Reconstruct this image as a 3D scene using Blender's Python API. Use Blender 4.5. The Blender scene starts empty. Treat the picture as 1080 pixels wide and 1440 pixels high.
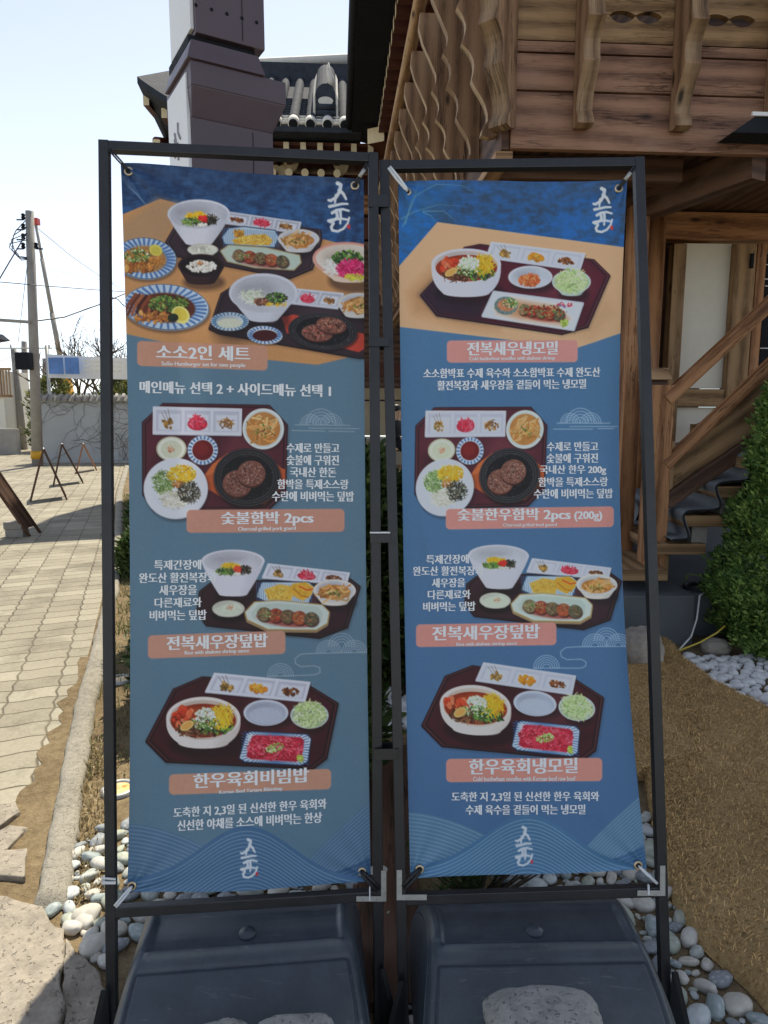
import bpy, bmesh, math, random
import numpy as np
from mathutils import Vector, Matrix
R = math.radians
scn = bpy.context.scene
COL = scn.collection
random.seed(7); rng = np.random.default_rng(7)

# ================================================================ camera, sky, sun, exposure
PITCH, FPX, EYE = R(8.4), 980.0, 1.55
cd = bpy.data.cameras.new('camera'); cam = bpy.data.objects.new('camera', cd); COL.objects.link(cam)
cam.location = (0, 0, EYE); cam.rotation_euler = (R(90)-PITCH, 0, 0)
cd.sensor_fit = 'VERTICAL'; cd.sensor_height = 36; cd.lens = FPX/1440*36; cd.clip_start = .02; cd.clip_end = 6000
scn.camera = cam
SUN_AZ, SUN_EL = R(6), R(57)                       # behind the stands, a little to the right
wd = bpy.data.worlds.new('World'); scn.world = wd; wd.use_nodes = True
wn = wd.node_tree; wn.nodes.clear()
sky = wn.nodes.new('ShaderNodeTexSky'); sky.sky_type = 'NISHITA'; sky.sun_disc = False
sky.sun_elevation = SUN_EL; sky.sun_rotation = SUN_AZ; sky.air_density = .8; sky.dust_density = .25; sky.ozone_density = 1.6
bg = wn.nodes.new('ShaderNodeBackground'); bg.inputs['Strength'].default_value = .092
wo = wn.nodes.new('ShaderNodeOutputWorld')
hs = wn.nodes.new('ShaderNodeHueSaturation'); hs.inputs['Saturation'].default_value = .50
wn.links.new(sky.outputs[0], hs.inputs['Color']); wn.links.new(hs.outputs[0], bg.inputs[0]); wn.links.new(bg.outputs[0], wo.inputs[0])
sl = bpy.data.lights.new('sun', 'SUN'); sl.energy = 2.8; sl.angle = R(.5); sl.color = (1, .92, .76)
so = bpy.data.objects.new('sun', sl); COL.objects.link(so); so.location = (5, 20, 30)
so.rotation_euler = Vector((-math.sin(SUN_AZ)*math.cos(SUN_EL), -math.cos(SUN_AZ)*math.cos(SUN_EL), -math.sin(SUN_EL))).to_track_quat('-Z', 'Y').to_euler()
vs = scn.view_settings; vs.view_transform = 'Standard'; vs.look = 'None'; vs.gamma = 1; vs.exposure = 1.25
scn.cycles.max_bounces = 8; scn.cycles.use_denoising = True; scn.cycles.sample_clamp_indirect = 6

# ================================================================ measuring helpers
SP, CP = math.sin(PITCH), math.cos(PITCH)
def ray(px, py):
    x, v = (px-540)/FPX, (720-py)/FPX
    return np.array([x, CP+v*SP, -SP+v*CP])
def G(px, py, z=0.):
    d = ray(px, py); return np.array([0, 0, EYE])+d*((z-EYE)/d[2])
def at(px, py, Y):
    d = ray(px, py); return np.array([0, 0, EYE])+d*(Y/d[1])
def project(P):
    P = np.asarray(P, float); x, y, z = P[..., 0], P[..., 1], P[..., 2]-EYE
    f = y*CP-z*SP; u = y*SP+z*CP
    return np.stack([540+FPX*x/f, 720-FPX*u/f], -1)

# ================================================================ materials
def new_mat(name, rough=.6, spec=.5, metal=0.):
    m = bpy.data.materials.new(name); m.use_nodes = True
    nt = m.node_tree; b = nt.nodes['Principled BSDF']
    b.inputs['Roughness'].default_value = rough; b.inputs['Metallic'].default_value = metal
    b.inputs['Specular IOR Level'].default_value = spec
    return m, nt, b
def nd(nt, t, **kw):
    n = nt.nodes.new('ShaderNode'+t)
    for k, v in kw.items():
        if k.startswith('i_'):
            key = k[2:].replace('_', ' ')
            n.inputs[int(key) if key.isdigit() else key].default_value = v
        else: setattr(n, k, v)
    return n
def ramp(nt, fac, stops):
    r = nd(nt, 'ValToRGB'); e = r.color_ramp.elements
    while len(e) < len(stops): e.new(.5)
    for q, (p, c) in zip(e, stops): q.position = p; q.color = (*c, 1) if len(c) == 3 else c
    nt.links.new(fac, r.inputs[0]); return r.outputs[0]
def coords(nt, kind='Object', scale=(1, 1, 1), rot=(0, 0, 0)):
    tc = nd(nt, 'TexCoord'); mp = nd(nt, 'Mapping'); mp.inputs['Scale'].default_value = scale; mp.inputs['Rotation'].default_value = rot
    nt.links.new(tc.outputs[kind], mp.inputs[0]); return mp.outputs[0]
def noise(nt, vec, scale, detail=4, rough=.6, dist=0.):
    n = nd(nt, 'TexNoise'); n.inputs['Scale'].default_value = scale; n.inputs['Detail'].default_value = detail
    n.inputs['Roughness'].default_value = rough; n.inputs['Distortion'].default_value = dist
    if vec is not None: nt.links.new(vec, n.inputs['Vector'])
    return n.outputs[0]
def mixc(nt, fac, a, b, mode='MIX'):
    m = nd(nt, 'Mix', data_type='RGBA', blend_type=mode)
    for s, v in ((m.inputs[0], fac), (m.inputs[6], a), (m.inputs[7], b)):
        if isinstance(v, (int, float)): s.default_value = v
        elif isinstance(v, tuple): s.default_value = (*v, 1) if len(v) == 3 else v
        else: nt.links.new(v, s)
    return m.outputs[2]
def mth(nt, op, a, b=None):
    m = nd(nt, 'Math', operation=op)
    for s, v in zip(m.inputs, (a, b)):
        if v is None: continue
        if isinstance(v, (int, float)): s.default_value = v
        else: nt.links.new(v, s)
    return m.outputs[0]
def bump(nt, b, h, strength=.4, dist=.01):
    n = nd(nt, 'Bump'); n.inputs['Strength'].default_value = strength; n.inputs['Distance'].default_value = dist
    nt.links.new(h, n.inputs['Height']); nt.links.new(n.outputs[0], b.inputs['Normal'])
def simple(name, c, rough=.6, var=.25, scale=8., spec=.4, metal=0., bmp=.15, bd=.004, kind='Object', dark=None, dust=False):
    """one colour with worn lighter and darker patches and a fine grain"""
    m, nt, b = new_mat(name, rough, spec, metal); v = coords(nt, kind)
    n1 = noise(nt, v, scale, 5); n2 = noise(nt, v, scale*9, 4, .7)
    d = dark or tuple(x*(1-var) for x in c); l = tuple(min(1, x*(1+var)) for x in c)
    f = mth(nt, 'ADD', mth(nt, 'MULTIPLY', n1, .65), mth(nt, 'MULTIPLY', n2, .35))
    col = ramp(nt, f, [(.3, d), (.5, c), (.72, l)])
    if dust:                                             # dried water marks, pale scuffs and scratches
        s1 = ramp(nt, noise(nt, coords(nt, kind, (9, 70, 40), (.3, .2, .6)), 1, 4, .7, .8), [(.60, (0,)*3), (.72, (.5,)*3)]); s2 = ramp(nt, noise(nt, v, 2.6, 6, .7), [(.50, (0,)*3), (.75, (.45,)*3)])
        col = mixc(nt, s2, mixc(nt, s1, col, (.16, .17, .18)), (.13, .135, .13))
    nt.links.new(col, b.inputs['Base Color'])
    nt.links.new(ramp(nt, n2, [(.3, (rough*.8,)*3), (.7, (min(1, rough*1.2),)*3)]), b.inputs['Roughness'])
    if bmp: bump(nt, b, f, bmp, bd)
    return m
def wood(name, a, c, d, rough=.6, ring=1., scale=1.):
    """planed timber: long grain in u, growth rings, knots and weathering"""
    m, nt, b = new_mat(name, rough, .3)
    v = coords(nt, 'UV', (.55*scale, 3.2*scale, 1)); v2 = coords(nt, 'UV', (2.0*scale, 55*scale, 1)); v3 = coords(nt, 'UV', (2.2*scale, 4*scale, 1))
    w = nd(nt, 'TexWave', wave_type='BANDS', bands_direction='Y'); w.inputs['Scale'].default_value = .9; w.inputs['Distortion'].default_value = 7*ring
    w.inputs['Detail'].default_value = 3; w.inputs['Detail Scale'].default_value = .7; nt.links.new(v, w.inputs['Vector'])
    fine = noise(nt, v2, 3, 4, .7); patch = noise(nt, v3, 1.2, 4, .6, .5)
    f = mth(nt, 'ADD', mth(nt, 'MULTIPLY', w.outputs[1], .20), mth(nt, 'ADD', mth(nt, 'MULTIPLY', fine, .45), mth(nt, 'MULTIPLY', patch, .35)))
    base = ramp(nt, f, [(.30, d), (.44, c), (.58, a), (.80, tuple(min(1, x*1.25) for x in a))])
    vk = nd(nt, 'TexVoronoi'); vk.inputs['Scale'].default_value = 1.3; nt.links.new(coords(nt, 'UV', (1.2, 3.2, 1)), vk.inputs['Vector'])
    knot = ramp(nt, vk.outputs['Distance'], [(.035, (1,)*3), (.10, (0,)*3)])
    base = mixc(nt, knot, base, tuple(x*.45 for x in d)); wear = ramp(nt, patch, [(.55, (0,)*3), (.78, (.35,)*3)])
    base = mixc(nt, wear, base, tuple(.5*x+.09 for x in a))
    cr = noise(nt, coords(nt, 'UV', (.9*scale, 17*scale, 1)), 1.6, 5, .62, .35)
    crack = ramp(nt, cr, [(.478, (0,)*3), (.497, (1,)*3), (.503, (1,)*3), (.522, (0,)*3)]); thin = mth(nt, 'MULTIPLY', crack, ramp(nt, noise(nt, coords(nt, 'UV', (.8, 2.5, 1)), 1.7, 3), [(.46, (0,)*3), (.6, (.85,)*3)]))
    base = mixc(nt, thin, base, tuple(x*.35 for x in d))
    nt.links.new(base, b.inputs['Base Color']); bump(nt, b, mth(nt, 'SUBTRACT', f, mth(nt, 'MULTIPLY', thin, .6)), .5, .005)
    return m
def attr_mat(name, rough=.6, spec=.25, trans=0., bmp=0., gain=1., sheen=0.):
    """colour held by the mesh (each leaf, stone or printed dot its own tone)"""
    m, nt, b = new_mat(name, rough, spec)
    a = nd(nt, 'VertexColor', layer_name='tone')
    nt.links.new(a.outputs[0], b.inputs['Base Color'])
    if bmp:
        bump(nt, b, noise(nt, coords(nt), 40, 5, .7), bmp, .004)
    if trans:
        tr = nd(nt, 'BsdfTranslucent'); mx = nd(nt, 'MixShader'); mx.inputs[0].default_value = trans
        out = nt.nodes['Material Output']
        nt.links.new(a.outputs[0], tr.inputs[0]); nt.links.new(b.outputs[0], mx.inputs[1]); nt.links.new(tr.outputs[0], mx.inputs[2]); nt.links.new(mx.outputs[0], out.inputs[0])
    return m

M = {}
M['black'] = simple('black painted steel', (.017, .018, .021), .42, .45, 14, .5, bmp=.06)
M['tank'] = simple('black moulded plastic', (.048, .061, .076), .40, .30, 9, .5, bmp=.22, bd=.0015, dust=True)
M['steel'] = simple('zinc plated steel', (.42, .42, .40), .5, .18, 30, .6, .5)
M['zip'] = simple('white nylon', (.72, .74, .76), .45, .08, 30)
M['rubber'] = simple('black rubber cord', (.02, .02, .022), .5, .3, 60)
M['brass'] = simple('worn brass eyelet', (.62, .50, .34), .35, .2, 60, .6, .8)
M['ink'] = simple('white print ink', (.84, .86, .88), .55, .03, 30, .3, bmp=0)
M['print'] = attr_mat('printed banner fabric', .5, .35, trans=.10)
M['leaf'] = attr_mat('leaf green', .5, .3, trans=.25)
M['stone'] = attr_mat('river stone', .55, .35, bmp=.2)
M['wood'] = wood('weathered red brown timber', (.43, .215, .098), (.28, .125, .052), (.085, .032, .013))
M['woodpale'] = wood('pale scuffed timber', (.42, .27, .14), (.28, .16, .08), (.10, .05, .025))
M['woodgrey'] = wood('grey brown timber', (.36, .225, .112), (.23, .135, .062), (.07, .040, .019))
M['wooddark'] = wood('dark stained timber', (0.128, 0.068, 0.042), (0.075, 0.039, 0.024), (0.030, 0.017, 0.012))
M['bracket'] = wood('brown bracket timber', (.33, .20, .115), (.23, .132, .074), (.085, .047, .026), ring=.5)
M['edgefront'] = wood('weathered bracket front', (.30, .20, .115), (.19, .118, .064), (.06, .034, .018), ring=1.2)
M['edge'] = wood('lit tone bracket edge', (.44, .32, .19), (.30, .20, .11), (.14, .08, .04), ring=.5)  # paler than the bracket faces: light on the edges put into the colour
M['boardred'] = wood('purplish red floor edge board', (.31, .170, .106), (.205, .105, .066), (.070, .034, .021))
M['rafter'] = simple('dark red painted rafter', (.085, .024, .014), .6, .3, 6)
M['cream'] = simple('cream painted end grain', (.72, .62, .42), .7, .12, 12)
M['tile'] = simple('dark grey roof tile', (.045, .052, .066), .9, .35, 6, .08)
M['mortar'] = simple('pale lime mortar', (.66, .63, .56), .8, .15, 9)
M['fascia'] = simple('black painted eave board', (.014, .017, .022), .75, .3, 4, .15)
M['plaster'] = simple('aged white plaster', (.74, .71, .62), .85, .07, 3, .2)
M['pylon'] = simple('purple brown painted metal', (.082, .058, .074), .42, .12, 3, .5, bmp=.03)
M['signwhite'] = simple('white sign panel', (.74, .76, .78), .5, .05, 4)
M['scrib'] = simple('grey brushed lettering', (.30, .30, .32), .6, .2, 20)
M['vine'] = simple('dry vine stem', (.20, .175, .14), .9, .3, 9, .1)
M['concrete'] = simple('concrete', (.30, .285, .26), .85, .18, 5, .2, bmp=.5, bd=.01)
M['concretewhite'] = simple('painted blockwork', (.40, .425, .44), .85, .10, 2, .2, bmp=.3)
M['plinth'] = simple('blue grey dressed stone', (.115, .125, .135), .7, .16, 4, .3, bmp=.2)
M['carpet'] = simple('grey step matting', (.20, .215, .225), .9, .22, 120, .1, bmp=.5, bd=.002)
M['hem'] = simple('black hem binding', (.012, .012, .014), .8, .2, 40)
M['boulder'] = simple('speckled granite', (.36, .32, .27), .85, .35, 16, .2, bmp=.7, bd=.02)
M['aluminium'] = simple('white metal strip', (.7, .7, .7), .4, .05, 8)
M['bark'] = simple('grey brown bark', (.11, .085, .065), .9, .35, 9, .1, bmp=.8, bd=.02)
M['wire'] = simple('cable sheath', (.035, .035, .038), .6, .2, 30)
M['cablewhite'] = simple('white cable', (.62, .62, .60), .5, .1, 40)
M['cableyellow'] = simple('yellow cable', (.55, .42, .06), .5, .1, 40)
M['yellow'] = simple('yellow machine paint', (.62, .34, .02), .5, .2, 3)
M['red'] = simple('red paint', (.48, .05, .04), .5, .2, 4)
M['blueprint'] = simple('blue map print', (.10, .22, .52), .6, .45, 1.6)
M['bannerwhite'] = simple('white banner cloth', (.72, .73, .73), .7, .05, 2)
M['glass'], _nt, _b = new_mat('window glass', .03, .5); _b.inputs['Base Color'].default_value = (.9, .95, .95, 1); _b.inputs['Transmission Weight'].default_value = 1; _b.inputs['IOR'].default_value = 1.08
M['lampglass'], _nt, _b = new_mat('amber lamp glass', .12, .6); _nt.links.new(ramp(_nt, noise(_nt, coords(_nt), 30, 3), [(.35, (.42, .22, .05)), (.6, (.85, .62, .28))]), _b.inputs['Base Color'])
M['skin'] = simple('skin', (.5, .33, .24), .5, .06, 10)
M['darkcloth'] = simple('dark cloth', (.02, .022, .03), .8, .2, 20)
M['hair'] = simple('black hair', (.012, .010, .010), .5, .3, 60)
M['interior'] = simple('dim beige room wall', (.40, .35, .27), .8, .1, 2)

def soil_mat():
    m, nt, b = new_mat('dry soil', .95, .1); v = coords(nt)
    n = noise(nt, v, 1.4, 6, .65); f = noise(nt, v, 26, 6, .75); g = noise(nt, v, 120, 3, .8)
    h = mth(nt, 'ADD', mth(nt, 'MULTIPLY', n, .4), mth(nt, 'ADD', mth(nt, 'MULTIPLY', f, .4), mth(nt, 'MULTIPLY', g, .2)))
    nt.links.new(ramp(nt, h, [(.34, (.075, .052, .030)), (.47, (.17, .125, .07)), (.58, (.27, .205, .12)), (.70, (.40, .32, .20))]), b.inputs['Base Color'])
    bump(nt, b, h, .9, .03); return m
M['soil'] = soil_mat()
KERB_ANG = math.atan2(-4.0, 11.4)                    # the path runs away to the left
def paver_mat():
    """interlocking wavy pavers: long zigzag joints with the path, shallow wavy joints across"""
    m, nt, b = new_mat('beige interlocking pavers', .85, .2)
    v = coords(nt, 'Object', (1, 1, 1), (0, 0, KERB_ANG)); sx = nd(nt, 'SeparateXYZ'); nt.links.new(v, sx.inputs[0]); X, Y = sx.outputs[0], sx.outputs[1]
    wob = noise(nt, coords(nt), 2.2, 3)
    Y = mth(nt, 'ADD', Y, mth(nt, 'MULTIPLY', wob, .02)); X = mth(nt, 'ADD', X, mth(nt, 'MULTIPLY', wob, .02))
    W, Hh = .24, .16
    zig = mth(nt, 'MULTIPLY', mth(nt, 'SUBTRACT', mth(nt, 'PINGPONG', mth(nt, 'DIVIDE', Y, Hh), .5), .25), .03)
    u = mth(nt, 'DIVIDE', mth(nt, 'ADD', X, zig), W)
    wav = mth(nt, 'MULTIPLY', mth(nt, 'SINE', mth(nt, 'MULTIPLY', X, 2*math.pi/W)), .008)
    w = mth(nt, 'DIVIDE', mth(nt, 'ADD', Y, wav), Hh)
    du = mth(nt, 'MULTIPLY', mth(nt, 'PINGPONG', u, .5), W); dw = mth(nt, 'MULTIPLY', mth(nt, 'PINGPONG', w, .5), Hh)
    d = mth(nt, 'MINIMUM', du, dw)
    cid = nd(nt, 'CombineXYZ'); nt.links.new(mth(nt, 'FLOOR', mth(nt, 'ADD', u, .0)), cid.inputs[0]); nt.links.new(mth(nt, 'FLOOR', w), cid.inputs[1])
    wn_ = nd(nt, 'TexWhiteNoise'); nt.links.new(cid.outputs[0], wn_.inputs[0])
    v2 = coords(nt); n1 = noise(nt, v2, .8, 6, .68); n2 = noise(nt, v2, 60, 4, .75)
    f = mth(nt, 'ADD', mth(nt, 'MULTIPLY', n1, .4), mth(nt, 'ADD', mth(nt, 'MULTIPLY', n2, .4), mth(nt, 'MULTIPLY', wn_.outputs[0], .22)))
    stain = ramp(nt, noise(nt, v2, 1.9, 6, .75, .4), [(.49, (0,)*3), (.68, (.7,)*3)])
    face = ramp(nt, f, [(.3, (.20, .18, .135)), (.5, (.30, .27, .205)), (.72, (.41, .375, .29))])
    j = ramp(nt, mth(nt, 'ADD', d, mth(nt, 'MULTIPLY', mth(nt, 'SUBTRACT', n2, .5), .006)), [(.002, (0,)*3), (.0065, (1,)*3)])
    joint = ramp(nt, n1, [(.4, (.06, .05, .035)), (.62, (.17, .145, .095))])
    face = mixc(nt, stain, face, (.15, .135, .10))
    nt.links.new(mixc(nt, j, joint, face), b.inputs['Base Color'])
    h = mth(nt, 'ADD', mth(nt, 'MULTIPLY', j, .8), mth(nt, 'MULTIPLY', n2, .3)); bump(nt, b, h, .7, .012)
    return m
M['paver'] = paver_mat()
def rough_stone(name, c, sc=30):
    m, nt, b = new_mat(name, .95, .15); v = coords(nt); n = noise(nt, v, 3, 6, .7); f = noise(nt, v, sc, 5, .8)
    pits = ramp(nt, noise(nt, v, sc*4.5, 2, .5, .3), [(.30, (0,)*3), (.37, (1,)*3)])
    h = mth(nt, 'ADD', mth(nt, 'MULTIPLY', n, .4), mth(nt, 'MULTIPLY', f, .6))
    base = ramp(nt, h, [(.32, tuple(x*.5 for x in c)), (.5, c), (.68, tuple(x*1.35 for x in c))])
    nt.links.new(mixc(nt, mth(nt, 'MULTIPLY', mth(nt, 'SUBTRACT', 1, pits), .4), base, tuple(x*.3 for x in c)), b.inputs['Base Color'])
    bump(nt, b, mth(nt, 'ADD', h, mth(nt, 'MULTIPLY', pits, .35)), .9, .012); return m
M['kerb'] = rough_stone('worn pebbly concrete', (.30, .275, .225), 34)
M['slab'] = rough_stone('cracked rough slab', (.33, .29, .235), 14)
M['lava'] = rough_stone('grey pitted lava stone', (.33, .32, .295), 22)
def coir_mat():
    m, nt, b = new_mat('brown coir matting', .95, .1); v = coords(nt, 'Object', (1, 1, 1)); n = noise(nt, v, 1.6, 4, .6); f = noise(nt, coords(nt, 'Object', (40, 90, 40), (0, 0, .5)), 1, 5, .75, 1.2); g = noise(nt, coords(nt, 'Object', (90, 34, 60), (0, 0, -.4)), 1, 4, .75, 1.0)
    h = mth(nt, 'ADD', mth(nt, 'MULTIPLY', n, .3), mth(nt, 'ADD', mth(nt, 'MULTIPLY', f, .4), mth(nt, 'MULTIPLY', g, .3)))
    nt.links.new(ramp(nt, h, [(.34, (.17, .095, .038)), (.46, (.44, .285, .125)), (.58, (.58, .40, .19)), (.72, (.70, .52, .28))]), b.inputs['Base Color'])
    bump(nt, b, h, 1., .02); return m
M['coir'] = coir_mat()

# ================================================================ building objects
WM = {}
def world(o): return WM.get(o.name, Matrix.Identity(4))
def tag(o, label=None, cat=None, group=None, kind=None):
    for k, v in (('label', label), ('category', cat), ('group', group), ('kind', kind)):
        if v: o[k] = v
    return o
def thing(name, label, cat, loc=(0, 0, 0), rz=0., group=None):
    o = bpy.data.objects.new(name, None); COL.objects.link(o); o.empty_display_size = .1
    o.location = loc; o.rotation_euler = (0, 0, rz); WM[o.name] = Matrix.Translation(loc) @ Matrix.Rotation(rz, 4, 'Z')
    return tag(o, label, cat, group)
def link_mesh(name, me, mats, parent=None, smooth=False):
    for m in (mats if isinstance(mats, (list, tuple)) else [mats]): me.materials.append(m)
    o = bpy.data.objects.new(name, me); COL.objects.link(o)
    if parent is not None: o.parent = parent
    WM[o.name] = world(parent) if parent is not None else Matrix.Identity(4)
    if smooth: me.polygons.foreach_set('use_smooth', np.ones(len(me.polygons), bool))
    return o
class MB:
    """collects shapes, then links them as ONE mesh object"""
    def __init__(s): s.v, s.f, s.uv, s.mi, s.sm = [], [], [], [], []; s.m = 0; s.smooth = False
    def add(s, vs, fs, uvs=None):
        o = len(s.v); s.v += [tuple(map(float, p)) for p in vs]
        for i, f in enumerate(fs):
            s.f.append([a+o for a in f]); s.mi.append(s.m); s.sm.append(s.smooth)
            s.uv += (uvs[i] if uvs else [(0, 0)]*len(f))
    def hexa(s, c8, grain=None):
        """eight corners: bottom 0-3 round, top 4-7 above them; grain runs along the longest edge"""
        c = [np.array(p, float) for p in c8]
        F = [(3, 2, 1, 0), (4, 5, 6, 7), (0, 1, 5, 4), (1, 2, 6, 5), (2, 3, 7, 6), (3, 0, 4, 7)]
        e = [c[1]-c[0], c[3]-c[0], c[4]-c[0]]
        g = grain if grain is not None else int(np.argmax([np.linalg.norm(x) for x in e]))
        L = e[g]/max(np.linalg.norm(e[g]), 1e-9); ou, ov = random.random()*20, random.random()*20; uv = []
        for k, f in enumerate(F):
            n = np.cross(c[f[1]]-c[f[0]], c[f[2]]-c[f[0]]); n = n/max(np.linalg.norm(n), 1e-9)
            B = np.cross(n, L)
            if np.linalg.norm(B) < .5: B = np.array(e[(g+1) % 3])/max(np.linalg.norm(e[(g+1) % 3]), 1e-9)
            uv.append([((c[i]-c[0])@L+ou, (c[i]-c[0])@B+ov+k*.7) for i in f])
        s.add(c, F, uv)
    def box(s, a, b, grain=None):
        x0, y0, z0 = (min(p, q) for p, q in zip(a, b)); x1, y1, z1 = (max(p, q) for p, q in zip(a, b))
        s.hexa([(x0, y0, z0), (x1, y0, z0), (x1, y1, z0), (x0, y1, z0), (x0, y0, z1), (x1, y0, z1), (x1, y1, z1), (x0, y1, z1)], grain)
    def beam(s, a, b, w, h, up=(0, 0, 1)):
        a, b, up = np.array(a, float), np.array(b, float), np.array(up, float)
        d = (b-a)/np.linalg.norm(b-a); x = np.cross(d, up); x /= np.linalg.norm(x); u = np.cross(x, d); x *= w/2; u *= h/2
        s.hexa([a-x-u, a+x-u, b+x-u, b-x-u, a-x+u, a+x+u, b+x+u, b-x+u], 1)
    def tube(s, pts, r, n=8, cap=True):
        P = [np.array(p, float) for p in pts]; k = len(P); r = r if isinstance(r, (list, tuple, np.ndarray)) else [r]*k
        vs, up = [], None; L = 0; off = random.random()*9; lens = []
        for i in range(k):
            d = P[min(i+1, k-1)]-P[max(i-1, 0)]; d = d/max(np.linalg.norm(d), 1e-9)
            if up is None: up = np.array([0, 0, 1.]) if abs(d[2]) < .9 else np.array([0, 1., 0])
            x = np.cross(d, up); x /= max(np.linalg.norm(x), 1e-9); up = np.cross(x, d)
            if i: L += np.linalg.norm(P[i]-P[i-1])
            lens.append(L+off)
            vs += [P[i]+r[i]*(math.cos(2*math.pi*j/n)*x+math.sin(2*math.pi*j/n)*up) for j in range(n)]
        fs, uv = [], []
        for i in range(k-1):
            for j in range(n):
                q = (j+1) % n; fs.append((i*n+j, i*n+q, (i+1)*n+q, (i+1)*n+j))
                a0, a1 = j*2*math.pi*r[i]/n, (j+1)*2*math.pi*r[i]/n
                uv.append([(lens[i], a0), (lens[i], a1), (lens[i+1], a1), (lens[i+1], a0)])
        sm = s.smooth; s.smooth = True; s.add(vs, fs, uv); s.smooth = sm
        if cap:
            o = len(s.v)-k*n
            for ring in ([o+j for j in range(n)][::-1], [o+(k-1)*n+j for j in range(n)]):
                s.f.append(ring); s.mi.append(s.m); s.sm.append(False); s.uv += [(0, 0)]*n
    def prism(s, poly, O, A, B, D, side_m=None, cap2=None):
        """polygon (a,b) in plane O + a*A + b*B, extruded by vector D; sides may take another material"""
        O, A, B, D = (np.array(q, float) for q in (O, A, B, D)); n = len(poly)
        p = [O+a*A+b*B for a, b in poly]; vs = p+[q+D for q in p]; ou, ov = random.random()*20, random.random()*20
        uvc = [(b+ou, a+ov) for a, b in poly]; m = s.m
        s.add(vs, [tuple(range(n))[::-1], tuple(range(n, 2*n))], [uvc[::-1], uvc])
        if side_m is not None: s.m = side_m
        fs, uv = [], []; w = np.linalg.norm(D); L = 0
        for i in range(n):
            j = (i+1) % n; l = np.linalg.norm(p[j]-p[i]); fs.append((i, j, n+j, n+i))
            uv.append([(L+ou, ov), (L+l+ou, ov), (L+l+ou, ov+w), (L+ou, ov+w)]); L += l
        o = len(s.v)-2*n
        for f, q in zip(fs, uv): s.f.append([a+o for a in f]); s.mi.append(s.m); s.sm.append(s.smooth); s.uv += q
        s.m = m
    def lathe(s, prof, O=(0, 0, 0), axis=(0, 0, 1), n=24):
        """(radius, height) pairs round an axis"""
        O, ax = np.array(O, float), np.array(axis, float); ax /= np.linalg.norm(ax)
        x = np.cross(ax, [0, 1., 0] if abs(ax[1]) < .9 else [1., 0, 0]); x /= np.linalg.norm(x); y = np.cross(ax, x); k = len(prof)
        vs = [O+ax*h+r*(math.cos(2*math.pi*j/n)*x+math.sin(2*math.pi*j/n)*y) for r, h in prof for j in range(n)]
        fs = [(i*n+j, i*n+(j+1) % n, (i+1)*n+(j+1) % n, (i+1)*n+j) for i in range(k-1) for j in range(n)]
        sm = s.smooth; s.smooth = True; s.add(vs, fs); s.smooth = sm
    def grid(s, fn, nu, nv, flip=False):
        vs = [fn(i/(nu-1), j/(nv-1)) for j in range(nv) for i in range(nu)]
        fs = [(j*nu+i, j*nu+i+1, (j+1)*nu+i+1, (j+1)*nu+i) for j in range(nv-1) for i in range(nu-1)]
        if flip: fs = [f[::-1] for f in fs]
        uv = [[((a % nu)/(nu-1), (a//nu)/(nv-1)) for a in f] for f in fs]
        s.add(vs, fs, uv)
    def build(s, name, mats, parent=None, local=False, bevel=0., smooth=None, seg=2):
        me = bpy.data.meshes.new(name); V = s.v
        if parent is not None and not local:
            W = np.array(world(parent).inverted()); A = np.array(V); V = (A@W[:3, :3].T+W[:3, 3]).tolist()
        me.from_pydata(V, [], s.f)
        uvl = me.uv_layers.new(name='grain'); uvl.data.foreach_set('uv', np.array(s.uv, float).ravel())
        me.polygons.foreach_set('material_index', s.mi); me.polygons.foreach_set('use_smooth', s.sm if smooth is None else [smooth]*len(s.f))
        if bevel:
            bm = bmesh.new(); bm.from_mesh(me); bmesh.ops.remove_doubles(bm, verts=bm.verts, dist=1e-5)
            ed = [e for e in bm.edges if len(e.link_faces) == 2 and e.calc_face_angle(0) > .6]
            bmesh.ops.bevel(bm, geom=ed, offset=bevel, segments=seg, affect='EDGES', profile=.6, clamp_overlap=True); bm.to_mesh(me); bm.free()
        me.update(); return link_mesh(name, me, mats, parent)
def np_mesh(name, V, F, mat, parent=None, tone=None, smooth=False):
    """big meshes straight from arrays; tone = colour per vertex (linear)"""
    V = np.asarray(V, float); F = np.asarray(F, np.int32)
    if parent is not None:
        W = np.array(world(parent).inverted()); V = V@W[:3, :3].T+W[:3, 3]
    me = bpy.data.meshes.new(name); n, k = F.shape
    me.vertices.add(len(V)); me.vertices.foreach_set('co', V.ravel()); me.loops.add(n*k); me.loops.foreach_set('vertex_index', F.ravel())
    me.polygons.add(n); me.polygons.foreach_set('loop_start', np.arange(0, n*k, k)); me.polygons.foreach_set('loop_total', np.full(n, k))
    if tone is not None:
        a = me.color_attributes.new('tone', 'FLOAT_COLOR', 'POINT'); a.data.foreach_set('color', np.concatenate([tone, np.ones((len(V), 1))], 1).ravel())
    me.update(calc_edges=True); return link_mesh(name, me, mat, parent, smooth)
def copy_tree(o, parent=None):
    c = o.copy(); COL.objects.link(c)
    if parent is not None: c.parent = parent
    for ch in list(o.children): copy_tree(ch, c)
    return c
def s2l(c): c = np.asarray(c, float); return np.where(c <= .04045, c/12.92, ((c+.055)/1.055)**2.4)
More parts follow.
